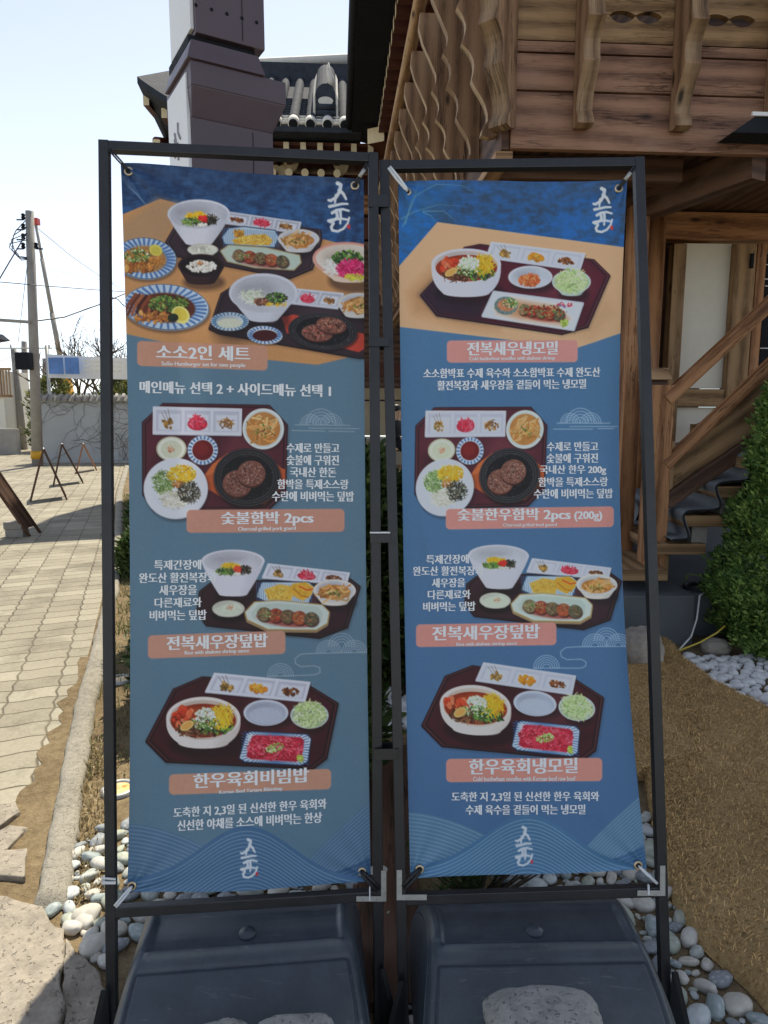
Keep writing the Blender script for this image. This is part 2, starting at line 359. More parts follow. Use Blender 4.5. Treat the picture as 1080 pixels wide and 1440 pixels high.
# ---------------------------------------------------------------- printed menu artwork (colours of the print itself)
SS = 2.0
def hexc(h):
    return np.array([int(h[i:i+2], 16)/255 for i in (0, 2, 4)])
class Canvas:
    """A small painter: the print of a banner, in the units of the measured layout."""
    def __init__(s, x0, y0, x1, y1, base):
        s.x0, s.y0 = x0, y0
        s.w, s.h = int((x1-x0)*SS), int((y1-y0)*SS)
        s.a = np.empty((s.h, s.w, 3)); s.a[:] = base
        s.rng = np.random.default_rng(5)
        s.T = np.array([[1., 0, 0], [0, 1., 0]])
        s.T2 = None
    def frame(s, ox, oy, k, aff=None):
        """following coordinates are given in a sheet whose origin is ox,oy and scale k, then through aff"""
        s.T = np.array([[1/k, 0, ox], [0, 1/k, oy]]); s.T2 = aff
        s.k = SS/k*(1.0 if aff is None else math.sqrt(abs(np.linalg.det(aff[:, :2]))))
    def tr(s, P):
        P = np.atleast_2d(np.asarray(P, float))
        P = P @ s.T[:, :2].T + s.T[:, 2]
        if s.T2 is not None: P = P @ s.T2[:, :2].T + s.T2[:, 2]
        return (P - [s.x0, s.y0])*SS
    def box(s, P, m):
        x0 = max(0, int(P[:, 0].min()-m)); x1 = min(s.w, int(P[:, 0].max()+m)+2)
        y0 = max(0, int(P[:, 1].min()-m)); y1 = min(s.h, int(P[:, 1].max()+m)+2)
        if x1 <= x0 or y1 <= y0: return None
        yy, xx = np.mgrid[y0:y1, x0:x1]
        return x0, x1, y0, y1, xx+.5, yy+.5
    def put(s, b, m, col, tex=0, texs=6):
        x0, x1, y0, y1 = b[:4]
        col = np.asarray(hexc(col) if isinstance(col, str) else col, float)
        c = col
        if tex:
            n = s.noise(y1-y0, x1-x0, texs)
            c = col*(1+tex*(n-.5)*2)[..., None]
        s.a[y0:y1, x0:x1] += (c - s.a[y0:y1, x0:x1])*m[..., None]
    def noise(s, h, w, sc):
        out = np.zeros((h, w)); amp = 1; tot = 0
        for o in range(3):
            q = max(1.2, sc/2**o)
            gh, gw = int(h/q)+3, int(w/q)+3
            g = s.rng.random((gh, gw))
            yy = np.arange(h)/q; xx = np.arange(w)/q
            yi = yy.astype(int); xi = xx.astype(int); fy = (yy-yi)[:, None]; fx = (xx-xi)[None]
            out += amp*((g[yi][:, xi]*(1-fx)+g[yi][:, xi+1]*fx)*(1-fy)+(g[yi+1][:, xi]*(1-fx)+g[yi+1][:, xi+1]*fx)*fy)
            tot += amp; amp *= .6
        return out/tot
    def poly(s, pts, col, a=1, blur=.7, tex=0, texs=6, grow=0):
        P = s.tr(pts); b = s.box(P, blur*2+grow+1)
        if b is None: return
        xx, yy = b[4], b[5]
        d2 = np.full(xx.shape, 1e9); ins = np.zeros(xx.shape, bool)
        for i in range(len(P)):
            A, B = P[i-1], P[i]; e = B-A; L = max(e@e, 1e-9)
            t = np.clip(((xx-A[0])*e[0]+(yy-A[1])*e[1])/L, 0, 1)
            d2 = np.minimum(d2, (xx-A[0]-t*e[0])**2+(yy-A[1]-t*e[1])**2)
            if abs(e[1]) > 1e-9:
                c = ((A[1] > yy) != (B[1] > yy)) & (xx < (yy-A[1])/e[1]*e[0]+A[0])
                ins ^= c
        sd = np.where(ins, -1, 1)*np.sqrt(d2)-grow
        s.put(b, a*np.clip(.5-sd/(2*blur), 0, 1), col, tex, texs)
    def ell(s, cx, cy, rx, ry, col, ang=0, a=1, blur=.7, tex=0, texs=6, ring=None):
        t = np.linspace(0, 2*math.pi, 40, endpoint=False); ca, sa = math.cos(math.radians(ang)), math.sin(math.radians(ang))
        P = s.tr(np.stack([cx+rx*np.cos(t)*ca-ry*np.sin(t)*sa, cy+rx*np.cos(t)*sa+ry*np.sin(t)*ca], 1))
        b = s.box(P, blur*2+2)
        if b is None: return
        C = s.tr([[cx, cy], [cx+rx*ca, cy+rx*sa], [cx-ry*sa, cy+ry*ca]]); U, V = C[1]-C[0], C[2]-C[0]
        D = U[0]*V[1]-U[1]*V[0]
        if abs(D) < 1e-9: return
        X, Y = b[4]-C[0, 0], b[5]-C[0, 1]
        p = (X*V[1]-Y*V[0])/D; q = (-X*U[1]+Y*U[0])/D
        r = np.sqrt(p*p+q*q)+1e-9; m = math.sqrt(abs(D))
        g = np.sqrt((p/np.hypot(*U))**2+(q/np.hypot(*V))**2)+1e-9
        sd = (r-1)*r/g
        if ring: sd = np.abs(sd)-ring*s.k/2
        s.put(b, a*np.clip(.5-sd/(2*blur), 0, 1), col, tex, texs)
    def line(s, pts, w, col, a=1, blur=.6, taper=0):
        P = s.tr(pts); W = w*s.k/2; b = s.box(P, W+blur*2+1)
        if b is None: return
        xx, yy = b[4], b[5]; sd = np.full(xx.shape, 1e9); n = len(P)-1
        for i in range(n):
            A, B = P[i], P[i+1]; e = B-A; L = max(e@e, 1e-9)
            t = np.clip(((xx-A[0])*e[0]+(yy-A[1])*e[1])/L, 0, 1)
            ww = W*(1-taper*((i+t)/n)) if taper else W
            sd = np.minimum(sd, np.hypot(xx-A[0]-t*e[0], yy-A[1]-t*e[1])-ww)
        s.put(b, a*np.clip(.5-sd/(2*blur), 0, 1), col)
    def inell(s, cx, cy, rx, ry, ang):
        r = math.sqrt(s.rng.random()); t = s.rng.random()*2*math.pi
        x, y = rx*r*math.cos(t), ry*r*math.sin(t); c, q = math.cos(math.radians(ang)), math.sin(math.radians(ang))
        return cx+x*c-y*q, cy+x*q+y*c
    def strands(s, cx, cy, rx, ry, n, ln, w, cols, ang=0, dirn=None, spread=180, curl=.6):
        w *= .68; ln *= .85
        for i in range(int(n*1.8)):
            x, y = s.inell(cx, cy, rx, ry, ang)
            t = math.radians((s.rng.random()*360 if dirn is None else dirn+(s.rng.random()-.5)*spread)); l = ln*(.5+s.rng.random())
            k = (s.rng.random()-.5)*curl*l
            dx, dy = math.cos(t), math.sin(t)
            c = hexc(cols[s.rng.integers(len(cols))])*(.75+.45*s.rng.random())
            s.line([[x-dx*l/2, y-dy*l/2], [x-dy*k, y+dx*k], [x+dx*l/2, y+dy*l/2]], w, np.clip(c, 0, 1))
    def bits(s, cx, cy, rx, ry, n, sz, cols, ang=0, tex=.25, asp=.65):
        sz *= .66
        for i in range(int(n*2.2)):
            x, y = s.inell(cx, cy, rx, ry, ang); r = sz*(.55+.8*s.rng.random()); an = s.rng.random()*180
            c = hexc(cols[s.rng.integers(len(cols))])*(.8+.35*s.rng.random())
            s.ell(x+r*.12, y+r*.25, r, r*asp, c*.45, an, a=.6)
            s.ell(x, y, r, r*asp, np.clip(c, 0, 1), an, tex=tex, texs=3)
            s.ell(x-r*.2, y-r*.25, r*.35, r*asp*.3, np.clip(c*1.25+.08, 0, 1), an, a=.6)
    def rrect(s, x0, y0, x1, y1, r, col, skew=0, a=1, **k):
        P = []
        for cx, cy, t0 in ((x1-r, y0+r, -90), (x1-r, y1-r, 0), (x0+r, y1-r, 90), (x0+r, y0+r, 180)):
            for t in range(0, 91, 18):
                q = math.radians(t0+t); P.append((cx+r*math.cos(q), cy+r*math.sin(q)))
        P = [(x, y+skew*(x-x0)/(x1-x0)) for x, y in P]
        s.poly(P, col, a, **k)
    # --- crockery
    def bowl(s, cx, cy, rx, ry, dep, brx, col='E4E6F0', dark='A9ADC0', ang=0, inner=.9, incol='C9CCD8', sh=True, pw=1.25):
        if sh: s.ell(cx+rx*.12, cy+dep*1.02, brx*1.5, ry*.75, '120C10', a=.55, blur=8)
        n = 16; L = []; Rr = []
        for i in range(n+1):
            t = i/n; f = rx+(brx-rx)*(t**pw)
            y = cy+dep*t
            e = ry*(1-t*.55)
            L.append((cx-f, y)); Rr.append((cx+f, y))
        bot = [(cx+brx*math.cos(q), cy+dep+ry*.4*(brx/rx)*math.sin(q)) for q in np.linspace(0, math.pi, 12)]
        c0, c1 = hexc(col), hexc(dark)
        s.poly(L[::-1]+[(cx, cy)]+Rr+bot, c0)
        for i in range(14):                                     # the printed photograph's own modelling of the bowl
            f = i/14; xx0 = -1+1.15*f
            seg = [(cx+(rx+(brx-rx)*(t**pw))*(.35+.65*f), cy+dep*t) for t in np.linspace(0, 1, 8)]
            seg2 = [(x_, y_) for x_, y_ in Rr[::-1][:1]]
            s.poly(seg+[(cx+brx*(.35+.65*f)*.9, cy+dep+ry*.25)]+bot[:3][::-1]+Rr[::-1], c0+(c1-c0)*.5, a=.085)
        s.ell(cx, cy, rx, ry, c0*1.02, ang)
        s.ell(cx, cy, rx, ry, c1, ang, ring=1.3, a=.5)
        s.ell(cx, cy+ry*.06, rx*inner, ry*inner, incol, ang, tex=.03, texs=30)
        s.ell(cx-rx*.18, cy-ry*.15, rx*.55, ry*.5, c1*.8, ang, a=.45, blur=rx*.16*s.k); s.ell(cx+rx*.3, cy+ry*.42, rx*.4, ry*.3, np.minimum(c0*1.05, 1), ang, a=.5, blur=rx*.12*s.k)
    def plate(s, cx, cy, rx, ry, col, ang=0, rim=None, dark='777C8C'):
        s.ell(cx+2, cy+ry*.14, rx*1.02, ry*1.02, '100A0C', ang, a=.5, blur=5)
        s.ell(cx, cy+ry*.06, rx, ry, dark, ang)
        s.ell(cx, cy, rx, ry, col, ang)
        if rim: s.ell(cx, cy, rx*.99, ry*.99, rim, ang, ring=2)
    def stripes(s, cx, cy, rx, ry, ri, n, col, w, ang=0):
        for i in range(n):
            t = 2*math.pi*i/n; c, q = math.cos(t), math.sin(t); A = math.radians(ang); ca, sa = math.cos(A), math.sin(A)
            f = lambda k: (cx+rx*k*c*ca-ry*k*q*sa, cy+rx*k*c*sa+ry*k*q*ca)
            s.line([f(ri), f(.93)], w, col, a=.85)
    def tri_dish(s, q, fills, hi='E6E8F4', lo='B9BCCF'):
        """three-compartment dish, q = four corners (tl, tr, br, bl)"""
        q = np.array(q, float); m = lambda u, v: (q[0]*(1-u)+q[1]*u)*(1-v)+(q[3]*(1-u)+q[2]*u)*v
        s.poly(q+[3, 6], '0D080A', a=.5, blur=4); s.poly(q+[0, 3], '9CA0B4', grow=1); s.poly(q, hi, grow=1)
        for i in range(3):
            a0, a1 = .03+i*.325, .03+i*.325+.295
            s.poly([m(a0, .1), m(a1, .1), m(a1, .9), m(a0, .9)], lo, blur=1.5)
            s.poly([m(a0+.03, .25), m(a1-.02, .25), m(a1-.02, .86), m(a0+.03, .86)], 'D6D9E6', blur=2.5)
            c = m((a0+a1)/2, .55); w = np.hypot(*(q[1]-q[0]))*.12; h = np.hypot(*(q[3]-q[0]))*.30
            an = math.degrees(math.atan2(q[1][1]-q[0][1], q[1][0]-q[0][0]))
            fills[i](c[0], c[1], w, h, an)
def f_stem(C):                # pickled peppers with long stems
    def f(x, y, w, h, an):
        C.bits(x-w*.05, y+h*.2, w*.55, h*.6, 7, w*.28, ['8A6430', 'A67C3A', '6E5428', 'B08A48'], an)
        for k in range(3): C.line([(x+w*(.2*k-.2), y), (x-w*.7+w*.3*k, y-h*(1.2+.2*k))], 1.4, '3A2C24')
    return f
def f_red(C): return lambda x, y, w, h, an: (C.ell(x, y+h*.2, w*.95, h*.8, 'A83048', an), C.strands(x, y, w*.75, h*.75, 34, w*.55, w*.13, ['D8324A', 'E0506A', 'C02038', 'F07890'], an))
def f_brown(C): return lambda x, y, w, h, an: (C.bits(x, y+h*.1, w*.72, h*.6, 20, w*.16, ['8A5A2C', '6A3C1C', 'A87838', '4A2A16', 'C0904C'], an), C.strands(x, y, w*.7, h*.6, 10, w*.5, w*.08, ['B88848', '5A3418'], an))
def f_orange(C): return lambda x, y, w, h, an: C.bits(x, y+h*.1, w*.7, h*.65, 16, w*.3, ['F0A428', 'E8962A', 'F4B848', 'DC8420'], an, tex=.08)
def f_dark(C): return lambda x, y, w, h, an: C.bits(x, y+h*.1, w*.75, h*.6, 26, w*.17, ['5A2E1A', '7A4422', '3C1E14', '8C5830', '6A3A20'], an)
GRN = ['4E7A30', '35582A', '6C9440', '2A4420']; SPR = ['8CA868', 'C8D8A0', '6A8A48', 'E4ECCC']
YEL = ['F2C828', 'E8B41C', 'F8DC58', 'DCA418']; MEAT = ['7A4A38', '5A3428', '94604A', '402420', 'A8745C']
BLK = ['22201C', '38342C', '4A463A', '141412']
def bibim(C, cx, cy, rx, ry, red=True):
    C.bits(cx-rx*.1, cy-ry*.35, rx*.5, ry*.4, 26, rx*.13, YEL, tex=.1); C.strands(cx-rx*.1, cy-ry*.4, rx*.5, ry*.35, 26, rx*.22, rx*.05, YEL)
    C.strands(cx-rx*.35, cy+ry*.35, rx*.5, ry*.45, 60, rx*.2, rx*.05, GRN+['8A9A50', '2A2C1C']); C.strands(cx+rx*.55, cy+ry*.1, rx*.35, ry*.5, 40, rx*.25, rx*.06, BLK)
    if red: C.bits(cx+rx*.22, cy-ry*.02, rx*.2, ry*.3, 9, rx*.16, ['E0342C', 'F05038', 'D02828'], tex=.12); C.bits(cx+rx*.2, cy+ry*.7, rx*.2, ry*.15, 5, rx*.1, ['F0EAE0'])
def abalone(C, cx, cy, rx, ry, ang):
    C.ell(cx, cy+ry*.25, rx*.95, ry*.75, '8A2C28', ang, a=.75, blur=3)
    ca, sa = math.cos(math.radians(ang)), math.sin(math.radians(ang))
    for i, t in enumerate(np.linspace(-.72, .72, 5)):
        x, y = cx+rx*t*ca, cy+rx*t*sa
        C.ell(x+3, y+4, rx*.23, ry*.72, '2A1614', 30+ang, a=.8, blur=2)
        C.ell(x, y, rx*.21, ry*.68, ['6A6048', '8A3A28', '5C4A38', '96482E', '4E4C3C'][i], 30+ang, tex=.45, texs=5)
        C.strands(x, y, rx*.16, ry*.5, 12, rx*.1, 2, ['B0A078', '3A2C22', 'C86A48', '7C8C50'], 30+ang)
    C.bits(cx-rx*.55, cy-ry*.25, rx*.2, ry*.3, 16, 3.2, SPR+GRN)
def noodle(C, cx, cy, rx, ry):
    C.ell(cx, cy, rx, ry, '7C2A16', tex=.25, texs=20); C.ell(cx+rx*.15, cy-ry*.5, rx*.6, ry*.3, 'A84A20', a=.6, blur=6)
    C.bits(cx-rx*.55, cy-ry*.15, rx*.4, ry*.55, 13, rx*.17, ['E0502C', 'F07048', 'C83C22', 'E8845C'], tex=.15)
    C.strands(cx-rx*.2, cy+ry*.5, rx*.6, ry*.35, 70, rx*.25, rx*.045, ['4A2C20', '6A4430', '2C1A14', '8A6448'])
    C.strands(cx+rx*.4, cy+ry*.45, rx*.5, ry*.35, 50, rx*.16, rx*.06, BLK+GRN)
    C.strands(cx+rx*.55, cy-ry*.25, rx*.33, ry*.55, 75, rx*.32, rx*.035, YEL, dirn=100, spread=110)
    C.bits(cx+rx*.05, cy-ry*.3, rx*.3, ry*.42, 44, rx*.08, ['F0F2EC', 'DCE6D4', 'C8D8B8', 'FFFFFF'], tex=.05); C.bits(cx, cy+ry*.15, rx*.5, ry*.35, 46, rx*.045, SPR+GRN)
    C.ell(cx-rx*.5, cy+ry*.3, rx*.22, ry*.25, 'E8C87C', -30); C.ell(cx-rx*.5, cy+ry*.3, rx*.17, ry*.18, 'D89848', -30, a=.7)
def soup(C, cx, cy, rx, ry, rim='DDE0E8'):
    C.ell(cx, cy, rx, ry, 'B07840', tex=.12, texs=15); C.strands(cx, cy, rx*.8, ry*.75, 22, rx*.75, rx*.16, ['D8A868', 'C08848', 'E4BC80', 'A87038'], dirn=-20, spread=90, curl=.9)
    C.bits(cx, cy+ry*.1, rx*.5, ry*.4, 10, rx*.07, GRN+['7A4A20'])
def tray(C, pts, col='4A1E28', edge='26121A', hi='6E3440'):
    P = np.array(pts, float); c = P.mean(0)
    C.poly(P+[4, 9], '1A1418', a=.35, blur=7); C.poly(P+[0, 4], '180C12', grow=1)
    C.poly(P, edge, grow=1); C.poly(c+(P-c)*.985, hi, a=.7); C.poly(c+(P-c)*.97, edge)
    C.poly(c+(P-c)*.945, col, tex=.16, texs=50); w, h = P.max(0)-P.min(0)
    C.ell(c[0]+w*.22, c[1]-h*.05, w*.16, h*.22, hi, a=.45, blur=w*.05*C.k); C.ell(c[0]-w*.3, c[1]+h*.1, w*.12, h*.2, edge, a=.5, blur=w*.05*C.k)
def stoneplate(C, cx, cy, rx, ry, ang=0):
    C.ell(cx+3, cy+ry*.1, rx*1.02, ry*1.02, '0C0808', ang, a=.6, blur=4); C.ell(cx, cy, rx, ry, '1C1A1E', ang)
    for k in (.97, .88, .8): C.ell(cx, cy, rx*k, ry*k, '5A5C64', ang, ring=1.6, a=.8)
    C.ell(cx, cy+2, rx*.76, ry*.76, '121114', ang, tex=.3, texs=10)
    for i in range(60):
        x, y = C.inell(cx, cy, rx*.9, ry*.9, ang); C.ell(x, y, 1.3, 1.1, '8E8E96', a=.7)
def patty(C, cx, cy, rx, ry, ang=0, hi='8A6A64'):
    C.ell(cx+3, cy+5, rx, ry, '080606', ang, a=.8, blur=3); C.ell(cx, cy+ry*.12, rx, ry, '3A1E18', ang); C.ell(cx, cy, rx, ry*.97, '6E463E', ang, tex=.3, texs=6)
    C.bits(cx, cy, rx*.9, ry*.85, 110, rx*.075, [hi, '5A342C', 'A07C70', '7A4A3C', '3E2420'], ang, tex=0)
def glassbowl(C, cx, cy, rx, ry, dep):
    C.bowl(cx, cy, rx, ry, dep, rx*.55, 'A8B8B8', '66747C', inner=.93, incol='9AAC8C'); C.ell(cx, cy, rx, ry, 'D8E4EC', ring=2.2)
    C.strands(cx, cy-ry*.1, rx*.78, ry*.95, 130, rx*.4, rx*.06, ['D8E4B0', 'B8D088', 'EEF4D8', '98B868', 'C8DC9C'])
    C.strands(cx, cy+dep*.5, rx*.6, dep*.3, 40, rx*.35, rx*.06, ['B8CC90', '8CA868', 'D0DCB4'])
def seigaiha(C, groups, w, col='9FB2C4'):
    for cx, cy, R, n in groups:
        t = np.linspace(math.pi, 2*math.pi, 20)
        for k in range(n):
            r = R*(1-k/n*.86); C.line(np.stack([cx+r*np.cos(t), cy+r*np.sin(t)], 1), w, col, a=.85)
def brush(C, sc, ox, oy, col='EEF3FA'):
    """two brushed characters, one above the other, with a little red seal"""
    S = [([(34, 0), (46, 6), (43, 28), (30, 52), (8, 66), (0, 64)], 11), ([(40, 26), (56, 40), (62, 52), (66, 60)], 9.5), ([(28, 46), (26, 60), (24, 74)], 8), ([(4, 88), (24, 84), (50, 78), (72, 78)], 9),
         ([(14, 112), (30, 102), (54, 98), (76, 104)], 9), ([(30, 110), (34, 126), (22, 140), (6, 148)], 9), ([(44, 104), (46, 124), (44, 152)], 8.5), ([(0, 142), (24, 136), (50, 134), (76, 138)], 8.5),
         ([(18, 152), (10, 166), (14, 178), (34, 182), (56, 172), (72, 152), (78, 130)], 8.5)]
    for P, w in S:
        C.line([(ox+x*sc, oy+y*sc) for x, y in P], w*sc*1.3, col, taper=.35)
    C.rrect(ox+70*sc, oy+156*sc, ox+82*sc, oy+172*sc, 2*sc, 'C03038')
def water(C, quad, cols, seed=1):
    P = C.tr(quad); b = C.box(P, 0)
    x0, x1, y0, y1, xx, yy = b
    n = C.noise(y1-y0, x1-x0, 34); m = C.noise((y1-y0), (x1-x0)//3+2, 7)[:, np.minimum(np.arange(x1-x0)//3, (x1-x0)//3+1)]
    n2 = C.noise(y1-y0, x1-x0, 12)
    t = np.clip((.35*n+.35*m+.3*n2-.36)*3.6, 0, 1)[..., None]; c0, c1, c2 = map(hexc, cols)
    g = ((yy-y0)/(y1-y0))[..., None]
    lo = c0*(1-g)+c2*g; C.a[y0:y1, x0:x1] = lo*(1-t)+c1*t
def setA(C):
    tray(C, [(260, 255), (655, 262), (722, 335), (716, 585), (650, 650), (225, 650), (185, 590), (184, 325)], '461C28')
    C.tri_dish([(225, 268), (552, 276), (550, 373), (224, 368)], [f_stem(C), f_red(C), f_brown(C)])
    C.ell(634, 356, 78, 76, '0E080A', a=.5, blur=5); C.ell(632, 350, 77, 76, 'C4CED0'); C.ell(632, 350, 73, 71, 'E2E8E8', ring=5); soup(C, 632, 350, 63, 62)
    C.ell(294, 428, 57, 48, '120A0C', a=.5, blur=4); C.ell(292, 424, 56, 46, 'B4B49C'); C.ell(292, 424, 50, 41, 'E4E6DC'); C.ell(292, 426, 40, 33, 'C8CCB8', tex=.05); C.strands(292, 424, 14, 12, 16, 10, 2, ['B86848', 'E0A080'])
    C.ell(410, 432, 57, 55, '120A0C', a=.5, blur=4); C.ell(408, 429, 56, 54, 'DDE6F2'); C.stripes(408, 429, 56, 54, .8, 22, '2C5C9C', 7); C.ell(408, 429, 39, 38, '5A1418'); C.ell(404, 424, 26, 24, '7A2420', a=.6, blur=5)
    C.poly([(412, 525), (445, 480), (500, 440), (650, 450), (700, 495), (714, 500), (714, 560), (690, 580), (640, 630), (510, 625), (440, 580), (418, 572)], 'A8502C', tex=.12, texs=20); C.poly([(412, 525), (445, 480), (500, 440), (520, 450), (440, 520)], 'C46C3C', a=.8, blur=2)
    stoneplate(C, 572, 530, 124, 108)
    patty(C, 536, 552, 54, 50); patty(C, 588, 515, 52, 49, hi='9A7E76')
    C.ell(314, 580, 120, 114, '100A0E', a=.45, blur=6); C.ell(308, 572, 119, 113, 'B8BECE'); C.ell(308, 570, 117, 111, 'E2E6F0'); C.ell(308, 570, 86, 82, 'CDD3E0', blur=6); C.ell(308, 566, 80, 76, 'E4E8F0', blur=5)
    C.strands(264, 548, 42, 42, 130, 20, 3.2, ['6A8A48', '4A6A34', '8AA460', '3A5228', 'A8B888'], dirn=40, spread=120)
    C.bits(330, 518, 52, 32, 80, 7, YEL, tex=.1); C.strands(330, 518, 54, 34, 60, 14, 3, YEL)
    C.bits(318, 556, 22, 16, 30, 5, ['B8783C', '8A5428', 'C8904C'])
    C.strands(300, 612, 44, 30, 90, 34, 3.2, ['E8E6DC', 'D0CCBC', 'F4F4EE', 'B4B0A0'], dirn=15, spread=110); C.strands(358, 585, 40, 40, 110, 18, 3.6, BLK+['5A5848'])
def setB(C):
    tray(C, [(395, 240), (440, 205), (950, 190), (992, 222), (945, 372), (840, 412), (420, 365), (385, 315)], '2E1A22', '1A1014', '50343C')
    C.tri_dish([(650, 138), (952, 172), (940, 215), (628, 190)], [f_stem(C), f_red(C), f_dark(C)])
    C.poly([(628, 208), (800, 208), (822, 228), (800, 282), (640, 275), (606, 260)], '1E3C60', grow=3); C.poly([(628, 208), (800, 208), (822, 228), (800, 282), (640, 275), (606, 260)], 'C6D4E2')
    for i in range(26): C.line([(606+i*8, 206+i*.6), (610+i*8, 278)], 2.4, '3468A0', a=.8)
    C.poly([(636, 235), (690, 214), (740, 222), (745, 250), (735, 275), (650, 272)], 'DEB448', tex=.2, texs=8, blur=2); C.poly([(740, 212), (790, 206), (818, 225), (812, 252), (780, 276), (750, 262), (728, 238)], 'E0AC38', tex=.25, texs=7, blur=2)
    C.line([(745, 232), (775, 258), (800, 262)], 6, 'B07820'); C.line([(765, 222), (795, 236), (815, 232)], 6, 'D05828'); C.strands(690, 248, 45, 22, 40, 14, 3, ['F4D878', 'B88428', 'E8C050'])
    C.bowl(896, 238, 79, 42, 46, 48, 'DCD8D2', '8E8C8C'); soup(C, 896, 244, 60, 28)
    C.bowl(520, 128, 117, 42, 124, 52, 'DEDEEA', '9C9CB0', inner=.93, incol='BCBFCC'); bibim(C, 520, 158, 72, 26)
    C.ell(503, 330, 60, 26, '0C0808', a=.5, blur=5); C.bowl(503, 305, 60, 31, 22, 42, 'B8BAB0', '707068', inner=.86, incol='D0D4CC'); C.ell(505, 309, 46, 21, 'CCD4C4', tex=.08, texs=10); C.strands(510, 302, 14, 8, 10, 9, 2, ['B87858'])
    C.ell(720, 352, 152, 55, '0C0808', 4, a=.5, blur=6)
    Q = [(566, 318), (600, 282), (690, 276), (850, 292), (875, 318), (868, 358), (828, 382), (650, 380), (574, 345)]
    C.poly(np.array(Q)+[0, 8], '8A7458', grow=3); C.poly(Q, 'A08858', grow=3); C.poly(Q, 'CBD6D2'); C.poly(np.array([720, 330])+(np.array(Q)-[720, 330])*.86, 'B4C2BE', blur=3)
    abalone(C, 722, 334, 122, 38, 6)
def setC(C, raw=True):
    tray(C, [(388, 78), (770, 112), (868, 172), (828, 365), (780, 402), (258, 378), (187, 306), (284, 122)], '35141C', '1E0E14', '5C3038')
    C.tri_dish([(430, 66), (768, 98), (750, 166), (398, 132)], [f_stem(C), f_orange(C), f_dark(C)])
    C.bowl(612, 206, 79, 46, 22, 58, 'CBD0DE', '8088A0', inner=.9, incol='A8B0C6'); C.ell(612, 216, 60, 30, 'B6BED2', blur=4)
    glassbowl(C, 766, 215, 66, 46, 32)
    C.bowl(391, 226, 131, 76, 86, 90, 'E2DCDA', '9A8C8C', inner=.92, incol='C4B4AC', pw=3); noodle(C, 391, 234, 116, 60)
    if raw:
        Q = [(545, 280), (560, 274), (755, 284), (770, 298), (758, 378), (735, 390), (540, 378), (520, 366)]
        C.poly(np.array(Q)+[2, 7], '0A0608', a=.6, blur=4); C.poly(Q, '1C3454', grow=3); C.poly(Q, 'CEDAE8')
        c = np.array([645, 332.])
        for t in np.linspace(0, 2*math.pi, 76):
            x, y = math.cos(t), math.sin(t); m = max(abs(x)/122, abs(y)/56); p = np.array([x/m, y/m+x/m*.05])
            C.line([c+p*.8, c+p*.97], 3.2, '2A5490', a=.9)
        C.poly(c+(np.array(Q)-c)*.82, 'A82038', tex=.3, texs=6, blur=2)
        C.strands(645, 330, 96, 38, 420, 17, 5.5, ['C83048', 'B01C34', 'E04C64', '901828', 'D83C54', 'F07888'], 3); C.bits(642, 330, 34, 15, 40, 5, ['8CB44C', '6A9438', 'B4D07C', 'D8E4B0'], -15)
        C.bits(733, 368, 9, 12, 8, 9, ['A8BC48', 'BCCC5C'])
def plaque(C, x0, y0, x1, y1, col, skew=0): C.rrect(x0, y0, x1, y1, 16, col, skew, tex=.02, texs=60)
def aff(src, dst):
    A = np.array([[x, y, 1] for x, y in src]); return np.linalg.lstsq(A, np.array(dst), rcond=None)[0].T
def sheet(P, o, k): return [(o[0]+x/k, o[1]+y/k) for x, y in P]
S1 = 1080/410; S4 = 1080/430; S5 = 1080/390; S8 = 1080/420
def waves(C, k):
    """the dark hills at the foot of the print"""
    W = lambda f, x0, x1: [(x, f(x)) for x in np.linspace(x0, x1, 30)]
